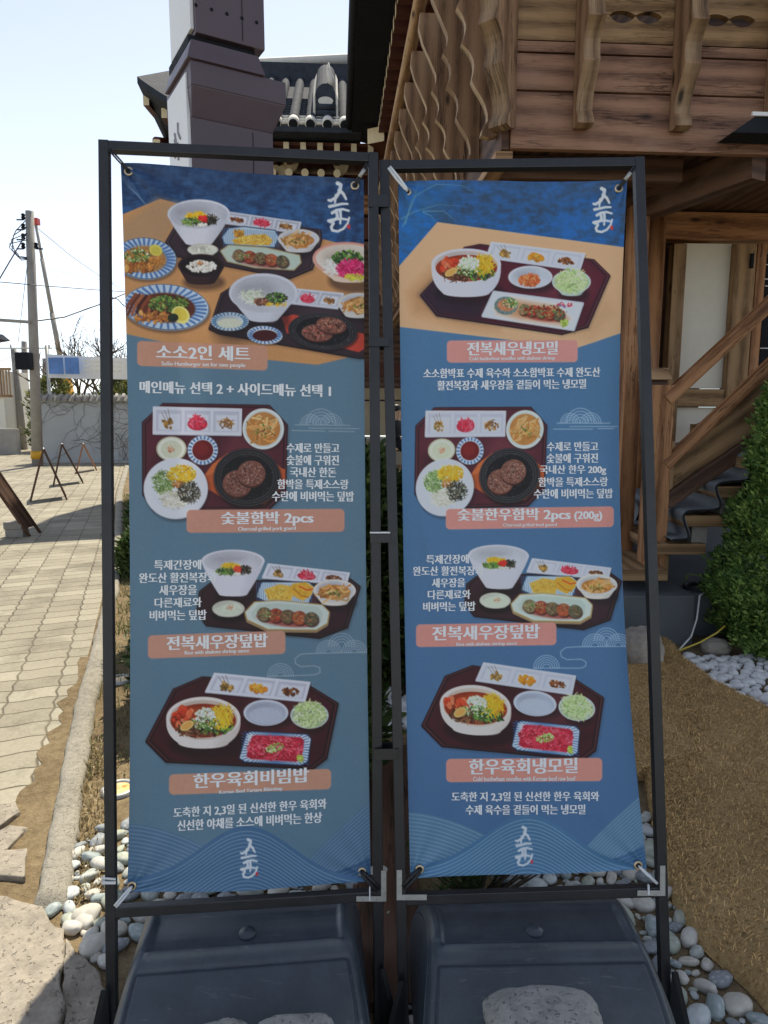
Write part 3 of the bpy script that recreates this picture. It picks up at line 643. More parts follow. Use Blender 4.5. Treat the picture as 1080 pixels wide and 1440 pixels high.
def big_set(C):
    C.frame(130, 180, S1)
    water(C, [(60, 90), (1070, 90), (1070, 480), (60, 480)], ('2E466C', '1C3054', '2C64A8'))
    C.poly([(60, 340), (250, 262), (1070, 465), (1070, 900), (60, 800)], 'BE8C5C', tex=.06, texs=90); C.poly([(85, 372), (240, 262), (340, 285), (250, 450), (85, 480)], 'A08468', a=.75, blur=14)
    for i in range(5): C.line([(90+i*14, 160+i*10), (130+i*12, 215+i*12), (175+i*6, 250+i*9)], 2.4, '6E8CA8', a=.6)
    C.poly([(60, 749), (750, 896), (1070, 820), (1070, 910), (60, 910)], '56748C', blur=1); C.poly([(60, 905), (1070, 905), (1070, 970), (60, 970)], '56748C')
    tray(C, [(320, 335), (360, 320), (845, 375), (850, 410), (815, 520), (730, 555), (300, 470), (270, 420)], '33262E', '241C22', '584850')
    C.tri_dish([(490, 308), (772, 348), (762, 388), (480, 350)], [f_dark(C), f_red(C), f_brown(C)], hi='CCD0DE', lo='9AA0B4')
    C.poly([(505, 372), (560, 366), (675, 380), (688, 405), (672, 440), (490, 428), (480, 405)], '1E3C60', grow=3); C.poly([(505, 372), (560, 366), (675, 380), (688, 405), (672, 440), (490, 428), (480, 405)], 'BCCCDC')
    for i in range(30): C.line([(482+i*7, 368+i*.6), (486+i*7, 438)], 2.2, '3A6CA4', a=.8)
    C.bits(540, 390, 20, 12, 12, 10, ['C88C30', 'E0AC4C', 'A87024']); C.poly([(515, 415), (560, 398), (640, 392), (668, 415), (655, 434), (530, 430)], 'D8AC44', tex=.3, texs=6, blur=2); C.strands(590, 414, 66, 14, 50, 20, 4, ['F0D070', 'B8842C', 'E4BC50'])
    C.bowl(763, 410, 77, 36, 42, 48, 'C8C8CC', '83858E'); soup(C, 763, 416, 58, 24)
    C.bowl(393, 318, 116, 54, 108, 50, 'CDD0DE', '9296A8', inner=.93, incol='B0B4C4'); bibim(C, 393, 336, 76, 30)
    C.bowl(408, 450, 57, 22, 18, 40, 'B8B8B4', '74747A', inner=.9, incol='D0D4CC'); C.strands(408, 452, 36, 12, 20, 12, 3, ['E0E4D8', 'B0B4A8'])
    Q = [(476, 455), (505, 435), (640, 444), (765, 472), (770, 498), (745, 524), (600, 515), (500, 492)]
    C.poly(np.array(Q)+[2, 8], '1A1418', a=.6, blur=4); C.poly(Q, '9A8C68', grow=3); C.poly(Q, 'B4C4BC'); abalone(C, 622, 482, 112, 32, 8)
    C.bowl(402, 508, 86, 42, 62, 52, '2A1A1C', '0E0A0C', inner=.92, incol='180E12'); C.bits(403, 512, 54, 22, 110, 7, ['E4E2DC', 'CFCBC4', 'F4F2EE'], tex=.05); C.bits(400, 500, 14, 6, 6, 5, ['B87848'])
    # fried chicken on the striped plate, far left
    for cx, cy, rx, ry in ((195, 482, 116, 76), (272, 662, 160, 84)):
        C.plate(cx, cy, rx, ry, 'BDD0E4', 4, '26364E'); C.stripes(cx, cy, rx, ry, .66, 34, '3C64A4', 9, 4); C.ell(cx, cy+3, rx*.68, ry*.66, '9C7448' if rx < 130 else '4A2418', 4, blur=3, tex=.2)
    C.bits(160, 492, 66, 42, 46, 18, ['B87838', 'A06028', 'CC9450', '8A5024'], tex=.4); C.bits(165, 470, 50, 26, 50, 6, GRN+SPR); C.bits(235, 492, 28, 16, 14, 14, ['C48440', 'A86C30']); C.ell(234, 452, 25, 20, 'D8CC58', 25); C.ell(234, 454, 18, 14, 'C4B84C', 25)
    for i in range(16):
        x = 160+i*13; C.line([(x, 615+i*2), (x-26, 650+i*2), (x-44+i*2, 690)], 11, ['7A4028', '5A2C1C', '94583A', '3C1C14'][i % 4])
    C.bits(280, 650, 74, 30, 110, 7, GRN+['5A7434', '8CA050']); C.bits(220, 700, 70, 20, 30, 13, ['C08040', 'A86830', '8A4C24', 'D8A058'], tex=.3); C.ell(326, 692, 36, 30, 'E4DC84', 40); C.ell(326, 690, 27, 22, 'D4C04C', 40); C.ell(298, 702, 20, 16, '20281C', tex=.3)
    C.bowl(955, 490, 140, 66, 70, 66, 'E0C8B8', 'A89488', ang=4, inner=.9, incol='DCD4CC'); C.ell(955, 488, 134, 62, 'CC8478', 4, ring=9, a=.7)
    C.strands(895, 510, 34, 26, 60, 34, 4, ['E4E4E0', 'C8C8C4', 'F4F4F0']); C.bits(945, 480, 56, 26, 100, 8, GRN+['2C4424', '1E3018']); C.strands(958, 520, 50, 28, 150, 24, 6, ['D82C70', 'B81C58', 'E85890', '9C1848']); C.strands(975, 552, 40, 10, 30, 16, 5, ['E0D448', 'B8C444'])
    tray(C, [(475, 612), (510, 590), (1030, 690), (1030, 850), (985, 850), (470, 760), (430, 742)], '2C2028', '1C161A', '4A3C44')
    C.tri_dish([(690, 588), (930, 612), (908, 668), (660, 640)], [f_red(C), f_red(C), f_brown(C)], hi='CFD2E0', lo='A4A8BC')
    C.bowl(985, 648, 78, 38, 46, 50, 'C8C8C8', '84868C'); soup(C, 985, 656, 58, 25)
    C.poly([(700, 700), (745, 690), (1015, 765), (1010, 815), (985, 830), (720, 760)], 'B44030', tex=.1, texs=20)
    stoneplate(C, 852, 752, 128, 68, 5); patty(C, 832, 758, 58, 32, 5, hi='C06058'); patty(C, 884, 730, 56, 30, 8, hi='C07860')
    C.bowl(632, 610, 127, 72, 96, 56, 'CDD0DE', '9296A8', inner=.93, incol='B8BCCA')
    C.strands(590, 622, 44, 22, 70, 26, 3.4, ['E4E8DC', 'C4D0B4', 'F4F4EE', 'A8B898']); C.bits(680, 630, 40, 22, 90, 6, BLK+GRN); C.bits(625, 642, 26, 14, 40, 6, MEAT); C.strands(680, 652, 40, 7, 24, 12, 3, YEL)
    C.bowl(508, 716, 70, 34, 24, 34, 'BCCCDC', '56749C', inner=.95, incol='C4D0DC'); C.stripes(508, 716, 70, 34, .76, 26, '34608C', 6); C.ell(508, 722, 46, 19, 'CDD0C0', blur=3)
    C.plate(638, 766, 65, 33, 'D4DEEA', 4); C.stripes(638, 766, 65, 33, .76, 24, '2C5C9C', 6); C.ell(638, 768, 46, 21, '3A1416')
def soso_set(C):
    C.frame(530, 210, S5)
    water(C, [(50, 95), (1075, 95), (1075, 480), (50, 480)], ('2C5490', '2A3C58', '1C64B8'))
    C.poly([(70, 130), (300, 130), (230, 300), (70, 460)], '2070C0', a=.35, blur=40)
    for P in ([(100, 300), (150, 180), (230, 135), (330, 140), (400, 180)], [(95, 270), (150, 240), (240, 215), (340, 220)], [(180, 240), (260, 240), (310, 280)], [(110, 290), (135, 200), (165, 130)], [(180, 245), (210, 258), (230, 285)]):
        C.line(P, 6, '5C88A0', a=.6, taper=.8)
    C.poly([(50, 496), (235, 283), (1075, 396), (1075, 672), (780, 772), (50, 686)], 'D8AE88', tex=.035, texs=90)
    C.poly([(120, 560), (225, 450), (240, 600), (470, 700), (330, 690), (140, 640)], '8A5C3C', a=.55, blur=22); C.poly([(760, 720), (900, 560), (930, 640), (840, 740)], 'B08868', a=.5, blur=18)
    tray(C, [(340, 380), (400, 368), (845, 428), (908, 490), (822, 690), (720, 718), (232, 645), (168, 566)], '461624', '2A121C', '64303C')
    C.poly([(232, 640), (168, 566), (230, 500), (300, 590), (420, 600), (400, 660)], '1C1A28', a=.7, blur=14)
    C.tri_dish([(445, 360), (810, 405), (790, 470), (425, 420)], [f_stem(C), f_orange(C), f_dark(C)])
    C.bowl(597, 497, 86, 44, 28, 56, 'D8DAE6', '8C90A8', inner=.9, incol='BFC4D4'); C.bits(592, 508, 40, 24, 80, 8, ['D86838', 'E8844C', 'C05028', 'F09858'])
    glassbowl(C, 757, 515, 74, 44, 46)
    C.bowl(347, 446, 135, 60, 112, 92, 'E0E0EC', '9A9AB4', inner=.92, incol='B8A8A8', pw=3); noodle(C, 348, 462, 120, 52); C.bits(362, 440, 34, 26, 60, 8, ['F4F6F0', 'D8E4C8', 'B8CC98', 'FFFFFF'], tex=.05)
    Q = [(455, 555), (800, 600), (765, 702), (412, 648)]
    C.poly(np.array(Q)+[4, 10], '12080C', a=.6, blur=6); C.poly(Q, 'B4BACC', grow=4); C.poly(Q, 'E4E8F0', grow=1); C.poly([(470, 572), (776, 612), (748, 684), (440, 638)], 'D4DAE4', blur=4)
    C.poly([(460, 620), (520, 580), (700, 610), (750, 660), (720, 684), (560, 664), (470, 640)], 'B87848', a=.75, blur=10)
    C.ell(502, 608, 46, 36, '5C6C70', tex=.4, texs=4); C.ell(505, 606, 36, 24, 'B87858', tex=.4, texs=5); C.bits(520, 598, 30, 18, 40, 5, SPR+GRN)
    abalone(C, 640, 634, 96, 34, 9); C.bits(650, 630, 90, 24, 50, 7, ['8A2C20', 'A84830', '6A1C18', '4A5434', '7C7C4C']); C.bits(730, 675, 14, 14, 14, 8, ['A8BC58', '7C9844'])
    C.strands(730, 606, 34, 8, 12, 9, 6, ['5A68B0', 'B83040', 'C8506C'])
def grain(C):
    """screen grain of the large-format print"""
    C.a *= (1+.10*(C.noise(C.h, C.w, 3.2)-.5)+.05*(C.noise(C.h, C.w, 160)-.5))[..., None]; return C
def paint_left():
    C = Canvas(160, 222, 530, 1270, hexc('56748C')); big_set(C)
    C.frame(130, 180, S1); brush(C, .98, 874, 204, 'F0F4FA'); plaque(C, 165, 788, 648, 880, 'BC8C78', 18)
    C.frame(130, 470, S1); setA(C); plaque(C, 348, 650, 933, 735, 'C08C7C', -4)
    seigaiha(C, [(808, 335, 38, 4), (884, 335, 40, 4), (846, 330, 54, 4)], 2.6); C.poly([(760, 337), (930, 337), (930, 345), (760, 345)], '56748C')
    for y, a, b in ((335, 750, 955), (347, 800, 988), (356, 738, 860), (358, 875, 970)): C.line([(a, y), (b, y+2)], 2.2, 'A8B8C4', a=.9)
    C.frame(130, 740, S1); setB(C); plaque(C, 205, 404, 714, 490, 'BC8C7C', -18)
    seigaiha(C, [(875, 468, 46, 5), (970, 468, 46, 5), (922, 444, 48, 4), (696, 556, 48, 5)], 2.6)
    loopP = [(1015, 466), (800, 471), (770, 474), (750, 490), (752, 508), (772, 520), (820, 516), (842, 524), (842, 542), (820, 550), (646, 556)]
    C.line(loopP, 2.4, 'A8B8C4', a=.9)
    C.frame(130, 920, S4); setC(C); plaque(C, 270, 424, 842, 496, 'C0907C', -20)
    hills(C, 120, 985, 545, 655, 625, 855)
    C.frame(130, 920, S4); brush(C, .74, 524, 654, 'E4ECF4')
    return grain(C)
def hills(C, x0, x1, px, sy, top, low):
    """layered hills of thin concentric lines across the foot of the banner"""
    w = (x1-x0)/865; x = np.linspace(x0-10, x1+10, 70); u = np.clip((x-x0)/(x1-x0), 0, 1)
    left = lambda k: top-20 + 95*(u/.35)**1.7 + k*14*(1+.25*u)
    right = lambda k: top+105 - 205*(np.clip(u-.75, 0, 1)/.25)**.9 + k*14
    low_r = lambda k: top+168 - 62*(np.clip(u-.8, 0, 1)/.2)**1.3 + k*14
    mid = lambda k: top+190 - 190*np.exp(-((x-px)/(225*w))**2) + k*13.5
    foot = [(x1+10, low+140), (x0-10, low+140)]
    C.poly(list(zip(x, left(-.5)))[:45]+[(x[44], low+140), (x0-10, low+140)], '4C6C8E')
    for k in range(18): C.line(np.stack([x, left(k)], 1)[:42], 1.5, 'A4BCD0', a=.75)
    C.poly(list(zip(x, right(-.5)))[50:]+[(x1+10, low+140), (x[50], low+140)], '4A6A8C')
    for k in range(13): C.line(np.stack([x, right(k)], 1)[51:], 1.5, 'A4BCD0', a=.75)
    C.poly(list(zip(x, low_r(-1)))[50:]+[(x1+10, low+140), (x[50], low+140)], '35557C')
    for k in range(6): C.line(np.stack([x, low_r(k)], 1)[50:], 1.5, '8CA8C4', a=.6)
    C.poly(list(zip(x, mid(-1.4)))+foot, '40648C')
    for k in range(18): C.line(np.stack([x, mid(k)], 1), 1.6, 'B0C6D8', a=.8)
def paint_right():
    C = Canvas(550, 245, 918, 1250, hexc('456A92'))
    yy = np.linspace(0, 1, C.h)[:, None]; C.a += (hexc('3E5C86')-hexc('456A92'))*yy[..., None]
    soso_set(C); brush(C, .93, 843, 152, 'F4F8FE'); plaque(C, 272, 744, 781, 830, 'CC8C88', -2)
    A = aff(sheet([(225, 268), (632, 350), (308, 572), (575, 530)], (130, 470), S1), sheet([(188, 272), (580, 340), (268, 567), (512, 525)], (530, 480), S5))
    C.frame(130, 470, S1, A); setA(C)
    C.frame(530, 480, S5); plaque(C, 268, 652, 922, 732, 'CC8A84', -10)
    seigaiha(C, [(752, 318, 38, 4), (832, 318, 40, 4), (792, 314, 54, 4)], 2.8, 'A8C0DC'); C.poly([(700, 321), (900, 321), (900, 330), (700, 330)], '44688F')
    for y, a, b in ((318, 700, 908), (331, 750, 936), (341, 686, 840), (339, 860, 922)): C.line([(a, y), (b, y)], 2.2, 'B8CCE0', a=.9)
    B = aff(sheet([(520, 135), (503, 312), (720, 335), (895, 255)], (130, 740), S1), sheet([(473, 120), (460, 297), (680, 320), (855, 245)], (530, 740), S5))
    C.frame(130, 740, S1, B); setB(C)
    C.frame(530, 740, S5); plaque(C, 152, 382, 698, 470, 'CC8A84', -8)
    seigaiha(C, [(848, 467, 48, 5), (940, 467, 48, 5), (894, 444, 48, 4), (660, 552, 50, 5)], 2.8, 'A8C0DC')
    C.line([(988, 467), (770, 469), (735, 472), (714, 488), (718, 508), (740, 519), (795, 517), (814, 528), (812, 544), (795, 552), (610, 552)], 2.4, 'B0C8E0', a=.9)
    D = aff(sheet([(390, 255), (645, 333), (612, 213), (765, 225)], (130, 920), S4), sheet([(357, 215), (610, 305), (570, 185), (723, 203)], (530, 920), S8))
    C.frame(130, 920, S4, D); setC(C)
    C.frame(530, 920, S8); plaque(C, 250, 378, 814, 462, 'CC8A80', -4)
    hills(C, 110, 975, 545, 625, 598, 800)
    brush(C, .76, 502, 625, 'E4ECF8')
    return grain(C)
# ================================================================ the two banner stands
S_POSE = {'left': ((-.678, 1.530, .324), .104, .141, -.008, .68, 1.89), 'right': ((.031, 1.566, .331), .023, .171, .019, .68, 1.875)}
def pose(k):
    B, yaw, lean, roll, W, H = S_POSE[k]
    X = np.array([math.cos(yaw)*math.cos(roll), math.sin(yaw)*math.cos(roll), math.sin(roll)]); n = np.array([-math.sin(yaw), math.cos(yaw), 0])
    U = np.array([0, 0, math.cos(lean)])+n*math.sin(lean); U -= X*U.dot(X); U /= np.linalg.norm(U)
    return np.array(B), X, U, np.cross(U, X), W, H      # last axis points away from the viewer
def plane_hit(px, py, O, N):
    d = ray(px, py); c = np.array([0, 0, EYE]); return c+d*((O-c)@N)/(d@N)
def uv_of(Pw, pl):
    """inverse bilinear on the four banner corners"""
    TL, TR, BL, BR, X, U = pl; A = np.stack([X, U])
    q = (Pw-TL)@A.T; e1, e2, e3 = A@(TR-TL), A@(BL-TL), A@(BR-TR-BL+TL)
    u = np.full(len(q), .5); v = np.full(len(q), .5)
    for _ in range(12):
        r = u[:, None]*e1+v[:, None]*e2+(u*v)[:, None]*e3-q; Ju = e1+v[:, None]*e3; Jv = e2+u[:, None]*e3
        D = Ju[:, 0]*Jv[:, 1]-Ju[:, 1]*Jv[:, 0]; u = u-(r[:, 0]*Jv[:, 1]-r[:, 1]*Jv[:, 0])/D; v = v-(Ju[:, 0]*r[:, 1]-Ju[:, 1]*r[:, 0])/D
    return u, v
class Banner:
    def __init__(s, k, corners, wob, edges):
        s.B, s.X, s.U, s.N, s.W, s.H = pose(k); s.O = s.B+s.N*.014; s.wob = wob; s.edges = edges; s.gain = 1.12 if k == 'left' else np.array([1.42, 1.55, 1.5])
        TL, TR, BL, BR = (plane_hit(*c, s.O, s.N) for c in corners); s.c = (TL, TR, BL, BR, s.X, s.U)
    def disp(s, u, v): return s.wob(u, v)
    def surf(s, u, v, off=0.):
        TL, TR, BL, BR = s.c[:4]; u = np.asarray(u, float); v = np.asarray(v, float)
        el, er = s.edges; e = (el*(1-u)+er*u)*4*v*(1-v)
        P = TL+u[..., None]*(TR-TL)+v[..., None]*(BL-TL)+(u*v)[..., None]*(BR-TR-BL+TL)+e[..., None]*s.X
        return P-s.N*(s.disp(u, v)+off)[..., None]
    def from_px(s, px, off):
        px = np.asarray(px, float); x, w = (px[:, 0]-540)/FPX, (720-px[:, 1])/FPX
        d = np.stack([x, CP+w*SP, -SP+w*CP], 1); c = np.array([0, 0, EYE]); h = np.zeros(len(px))
        for _ in range(3):
            t = ((s.O-c)@s.N-h-off)/(d@s.N); Pw = c+d*t[:, None]; u, v = uv_of(Pw, s.c)
            el, er = s.edges; wd = np.linalg.norm(s.c[1]-s.c[0]); u = u-(el*(1-u)+er*u)*4*v*(1-v)/wd; h = s.disp(u, v)
        return Pw
def fabric(b, C, name, label, cat, group):
    n, m = 353, 1050; u, v = np.meshgrid(np.linspace(0, 1, n), np.linspace(0, 1, m)); P = b.surf(u, v).reshape(-1, 3)
    q = (project(P)-[C.x0, C.y0])*SS-.5; x = np.clip(q[:, 0], 0, C.w-1.01); y = np.clip(q[:, 1], 0, C.h-1.01); xi, yi = x.astype(int), y.astype(int); fx, fy = (x-xi)[:, None], (y-yi)[:, None]
    K = np.clip(C.a, 0, 1)
    K = (K+np.roll(K, 1, 0)+np.roll(K, 1, 1)+np.roll(np.roll(K, 1, 0), 1, 1))/4
    c = (K[yi, xi]*(1-fx)+K[yi, xi+1]*fx)*(1-fy)+(K[yi+1, xi]*(1-fx)+K[yi+1, xi+1]*fx)*fy
    i = np.arange(n*m).reshape(m, n); F = np.stack([i[:-1, :-1], i[1:, :-1], i[1:, 1:], i[:-1, 1:]], -1).reshape(-1, 4)
    t = thing(name, label, cat, tuple(b.surf(np.array(.5), np.array(1.))), 0, group)
    np_mesh('fabric', P, F, M['print'], t, tone_up(s2l(c), PRINT_GAIN*b.gain), smooth=True)
    return t
def tone_up(c, g):
    """ink strength: mid tones of the print are denser or paler, paper white stays paper white"""
    y = np.clip(c.max(1, keepdims=True), 0, 1); x = c*(1+(g-1)*(1-y)**1.2); m = x.max(1, keepdims=True); return x*np.minimum(1, .84/np.maximum(m, 1e-6))
PRINT_GAIN = np.array([1.38, 1.30, 1.16])
def text_mesh(body, bold):
    c = bpy.data.curves.new('lettering', 'FONT'); c.body = body; c.size = 1; c.offset = bold; c.resolution_u = 3
    o = bpy.data.objects.new('lettering', c); COL.objects.link(o); dg = bpy.context.evaluated_depsgraph_get()
    me = bpy.data.meshes.new_from_object(o.evaluated_get(dg)); V = np.array([p.co[:2] for p in me.vertices]); F = [list(p.vertices) for p in me.polygons]
    bpy.data.objects.remove(o); bpy.data.curves.remove(c); bpy.data.meshes.remove(me); return V, F
def lettering(b, rows, parent):
    VV, FF, off = [], [], 0
    for (ox, oy, k), body, xl, xr, yl, yr, h, bold in rows:
        latin = all(ord(ch) < 128 for ch in body)
        V, F = text_mesh(body, bold*(.7 if latin else 1)); lo, hi = V.min(0), V.max(0)
        for n_, sh in enumerate((-1, -.5, 0, .5, 1)):                 # heavier uprights than bars, as in a brush-serif face
            a = (V[:, 0]-lo[0])/(hi[0]-lo[0]); t = (V[:, 1]-lo[1])/(hi[1]-lo[1])
            x = xl+a*(xr-xl)+sh*h*(.042 if bold > .0035 else .036); y = yl+a*(yr-yl)-(t-.5)*h
            VV.append(b.from_px(np.stack([ox+x/k, oy+y/k], 1), .0006+.00008*n_)); FF += [[q+off for q in f] for f in F]; off += len(V)
    mb = MB(); mb.v = [tuple(p) for p in np.concatenate(VV)]; mb.f = FF; mb.mi = [0]*len(FF); mb.sm = [False]*len(FF); mb.uv = [(0, 0)]*sum(map(len, FF))
    return mb.build('lettering', M['ink'], parent)
T1, T2, T3, T4 = (130, 180, S1), (130, 470, S1), (130, 740, S1), (130, 920, S4)
T5, T6, T7, T8 = (530, 210, S5), (530, 480, S5), (530, 740, S5), (530, 920, S8)
B1, B2, B3 = .004, .003, .002
LEFT_TEXT = [
    (T1, '소소2인 세트', 238, 582, 829, 837, 54, B1), (T1, 'SoSo Hamburger set for two people', 256, 566, 874, 881, 19, B3),
    (T2, '메인메뉴 선택 2 + 사이드메뉴 선택 1', 176, 882, 195, 210, 46, B1),
    (T2, '수제로 만들고', 720, 914, 421, 422, 37, B2), (T2, '숯불에 구워진', 720, 912, 466, 467, 38, B2), (T2, '국내산 한돈', 733, 902, 510, 512, 37, B2),
    (T2, '함박을 특제소스랑', 686, 948, 555, 556, 37, B2), (T2, '수란에 비벼먹는 덮밥', 666, 968, 600, 601, 38, B2),
    (T2, '숯불함박 2pcs', 478, 817, 685, 682, 54, B1), (T2, 'Charcoal-grilled pork gourd', 540, 753, 723, 720, 18, B3),
    (T3, '특제간장에', 229, 402, 144, 142, 37, B2), (T3, '완도산 활전복장과', 173, 460, 192, 188, 38, B2), (T3, '새우장을', 248, 386, 237, 235, 38, B2),
    (T3, '다른재료와', 231, 404, 284, 281, 37, B2), (T3, '비벼먹는 덮밥', 213, 422, 331, 328, 38, B2),
    (T3, '전복새우장덮밥', 276, 648, 434, 422, 52, B1), (T3, 'Rice with abalone shrimp sauce', 342, 580, 471, 462, 18, B3),
    (T4, '한우육회비빔밥', 358, 763, 449, 426, 52, B1), (T4, 'Korean Beef Tartare Bibimbap', 448, 671, 489, 475, 16, B3),
    (T4, '도축한 지 2,3일 된 신선한 한우 육회와', 287, 826, 561, 528, 38, B2), (T4, '신선한 야채를 소스에 비벼먹는 한상', 301, 810, 606, 576, 38, B2)]
RIGHT_TEXT = [
    (T5, '전복새우냉모밀', 353, 703, 777, 773, 53, B1), (T5, 'Cold buckwheat noodles with abalone shrimp', 360, 693, 817, 814, 18, B3),
    (T6, '소소함박표 수제 육수와 소소함박표 수제 완도산', 182, 869, 125, 119, 38, B2), (T6, '활전복장과 새우장을 곁들어 먹는 냉모밀', 236, 814, 172, 165, 38, B2),
    (T6, '수제로 만들고', 663, 861, 410, 409, 37, B2), (T6, '숯불에 구워진', 662, 860, 456, 454, 38, B2), (T6, '국내산 한우 200g', 636, 892, 502, 501, 40, B2),
    (T6, '함박을 특제소스랑', 630, 899, 548, 546, 37, B2), (T6, '수란에 비벼먹는 덮밥', 612, 918, 594, 592, 38, B2),
    (T6, '숯불한우함박 2pcs', 315, 753, 679, 676, 55, B1), (T6, '(200g)', 770, 876, 682, 681, 40, B1), (T6, 'Charcoal-grilled beef gourd', 492, 700, 717, 715, 16, B3),
    (T7, '특제간장에', 193, 357, 130, 127, 36, B2), (T7, '완도산 활전복장과', 141, 415, 175, 172, 37, B2), (T7, '새우장을', 215, 343, 221, 219, 36, B2),
    (T7, '다른재료와', 199, 364, 267, 265, 36, B2), (T7, '비벼먹는 덮밥', 181, 383, 314, 311, 37, B2),
    (T7, '전복새우장덮밥', 217, 633, 418, 409, 56, B1), (T7, 'Rice with abalone shrimp sauce', 310, 545, 462, 457, 17, B3),
    (T8, '한우육회냉모밀', 335, 724, 408, 402, 56, B1), (T8, 'Cold buckwheat noodles with Korean beef raw beef', 348, 718, 451, 449, 16, B3),
    (T8, '도축한 지 2,3일 된 신선한 한우 육회와', 271, 803, 516, 514, 36, B2), (T8, '수제 육수을 곁들어 먹는 냉모밀', 322, 753, 563, 561, 36, B2)]
def folds(u, v):
    """pull wrinkles fanning from the four tied corners"""
    o = 0
    for cu, cv, k in ((0, 0, 1.0), (1, 0, 2.2), (0, 1, 3.1), (1, 1, .4)):
        du, dv = np.abs(u-cu)*.6, np.abs(v-cv)*1.8; r = np.hypot(du, dv); a = np.arctan2(dv, du+1e-6); o = o+.0042*np.sin(a*11+k)*np.exp(-r/.16)*np.clip(r/.04, 0, 1)
    return o+.0022*np.sin(26*u+9*v+2*np.sin(5*v))*np.exp(-((v-.5)/.4)**2)
def wobL(u, v): return folds(u, v)+.006*np.sin(5.2*u+1.0)*np.sin(3.1*v+.6)+.004*np.sin(9*u+4*v)+.010*(v**6)*np.sin(3*u)-.012*np.exp(-u/.05)*np.clip(v-.68, 0, 1)*2.4
def wobR(u, v):
    cr = np.abs((u-.10)-.45*np.clip(v-.22, 0, .16)*2.2); cr2 = np.abs(u-.04-.55*np.clip(v-.40, 0, .4))
    return folds(1-u, v)+.006*np.sin(4.6*u+.4)*np.sin(3.1*v+.4)+.004*np.sin(7*u-3*v)-.030*np.exp(-(1-u)/.10)*np.sin(np.pi*np.clip(v, 0, 1))+.006*np.exp(-(cr/.035)**2)*np.exp(-((v-.3)/.10)**2)+.005*np.exp(-(cr2/.03)**2)*np.exp(-((v-.52)/.12)**2)
bl = Banner('left', ((170, 230), (511.5, 253), (177.5, 1258), (521.5, 1238)), wobL, (.016, -.004))
br = Banner('right', ((560, 256), (882, 254), (577, 1236), (909.5, 1222)), wobR, (-.003, -.028))
for b, fn, nm, lab, rows, eyes in (
        (bl, paint_left, 'menu_banner', 'grey blue menu banner for the two person set, hung in the left frame', LEFT_TEXT, ((181, 241), (499, 261), (185.5, 1246), (509, 1226))),
        (br, paint_right, 'menu_banner', 'bluer menu banner topped by one tray of cold noodles, hung in the right frame', RIGHT_TEXT, ((572.5, 269.5), (870, 265), (590, 1222.5), (897.5, 1217)))):
    t = fabric(b, fn(), nm, lab, 'banner', 'printed menu banners')
    lettering(b, rows, t); b.eyes = []
    for e in eyes:
        q = MB(); c = b.from_px([e], .001)[0]; b.eyes.append(c)
        q.lathe([(.0062, .0), (.0068, .0022), (.0085, .003), (.0105, .0022), (.0115, .0)], c, -b.N, 20); q.m = 1
        q.lathe([(.0001, .0006), (.0064, .0004)], c, -b.N, 16); q.build('eyelet', [M['brass'], M['rubber']], t)

def tank_shape(B, X, N0, zc, side, flat):
    """water-filled base: rounded back, long curved front, recessed panel and a carrying lip"""
    prof = [(.20, .0), (.205, .06), (.19, .15), (.15, .225), (.09, .268), (.03, .287), (-.02, .290), (-.06, .286), (-.10, .274), (-.15, .250), (-.20, .215), (-.25, .165), (-.29, .105), (-.315, .045), (-.32, 0)]
    pr = np.array(prof); pr[:, 1] *= zc/.29
    L = np.r_[0, np.cumsum(np.hypot(*np.diff(pr, axis=0).T))]; L /= L[-1]
    nv, nu = 220, 200; gx = lambda t: np.stack([np.interp(t, L, pr[:, 0]), np.interp(t, L, pr[:, 1])], -1)
    def sm(t):
        return sum(gx(np.clip(t+d, 0, 1))*w for d, w in ((-.05, 1), (-.025, 2), (0, 3), (.025, 2), (.05, 1)))/9
    tt = np.linspace(0, 1, nv); C = sm(tt); C[0], C[-1] = pr[0], pr[-1]
    T = np.gradient(C, axis=0); T /= np.linalg.norm(T, axis=1)[:, None]; Nn = np.stack([T[:, 1], -T[:, 0]], 1)*np.array([[-1, -1]])*-1
    Nn = np.where((Nn@np.array([0, 1.]))[:, None] < -.2, -Nn, Nn); Nn = np.stack([-T[:, 1], T[:, 0]], 1); Nn *= np.sign(Nn[nv//2, 1])
    up = C[:, 1]/zc; hw = .298-.034*np.clip(up, 0, 1)**3
    V = np.zeros((nv, nu, 3)); yz = C
    for i in range(nu):
        s_ = -1+2*i/(nu-1); a = abs(s_); rnd = .030*np.clip((a-.90)/.10, 0, 1)**2
        d = np.zeros(nv)
        y = yz[:, 0]
        ridge = np.exp(-((y+.085)/.009)**2)*(1/(1+np.exp((a-.86)*80)))*.014           # carrying lip
        rec = (1/(1+np.exp(-(y+.075)*420)))*(1/(1+np.exp((y-.05)*200)))*(1/(1+np.exp((a-.86)*90)))*.011
        e1 = np.abs(y+.118); inside = (y < -.118)
        gro = np.exp(-(e1/.0042)**2)*(a < .90)+np.exp(-((a-.90)/.011)**2)*inside
        d = ridge*(C[:, 1] > .1)-rec-.008*np.clip(gro, 0, 1)*(C[:, 1] > .03)
        o = d-rnd; yy = yz[:, 0]+Nn[:, 0]*o; zz = np.maximum(yz[:, 1]+Nn[:, 1]*o, 0)
        V[:, i] = B+X*(s_*hw)[:, None]*1.0+np.outer(yy, N0); V[:, i, 2] = zz
    i = np.arange(nv*nu).reshape(nv, nu); F = np.stack([i[:-1, :-1], i[:-1, 1:], i[1:, 1:], i[1:, :-1]], -1).reshape(-1, 4)
    return V, F, nv, nu
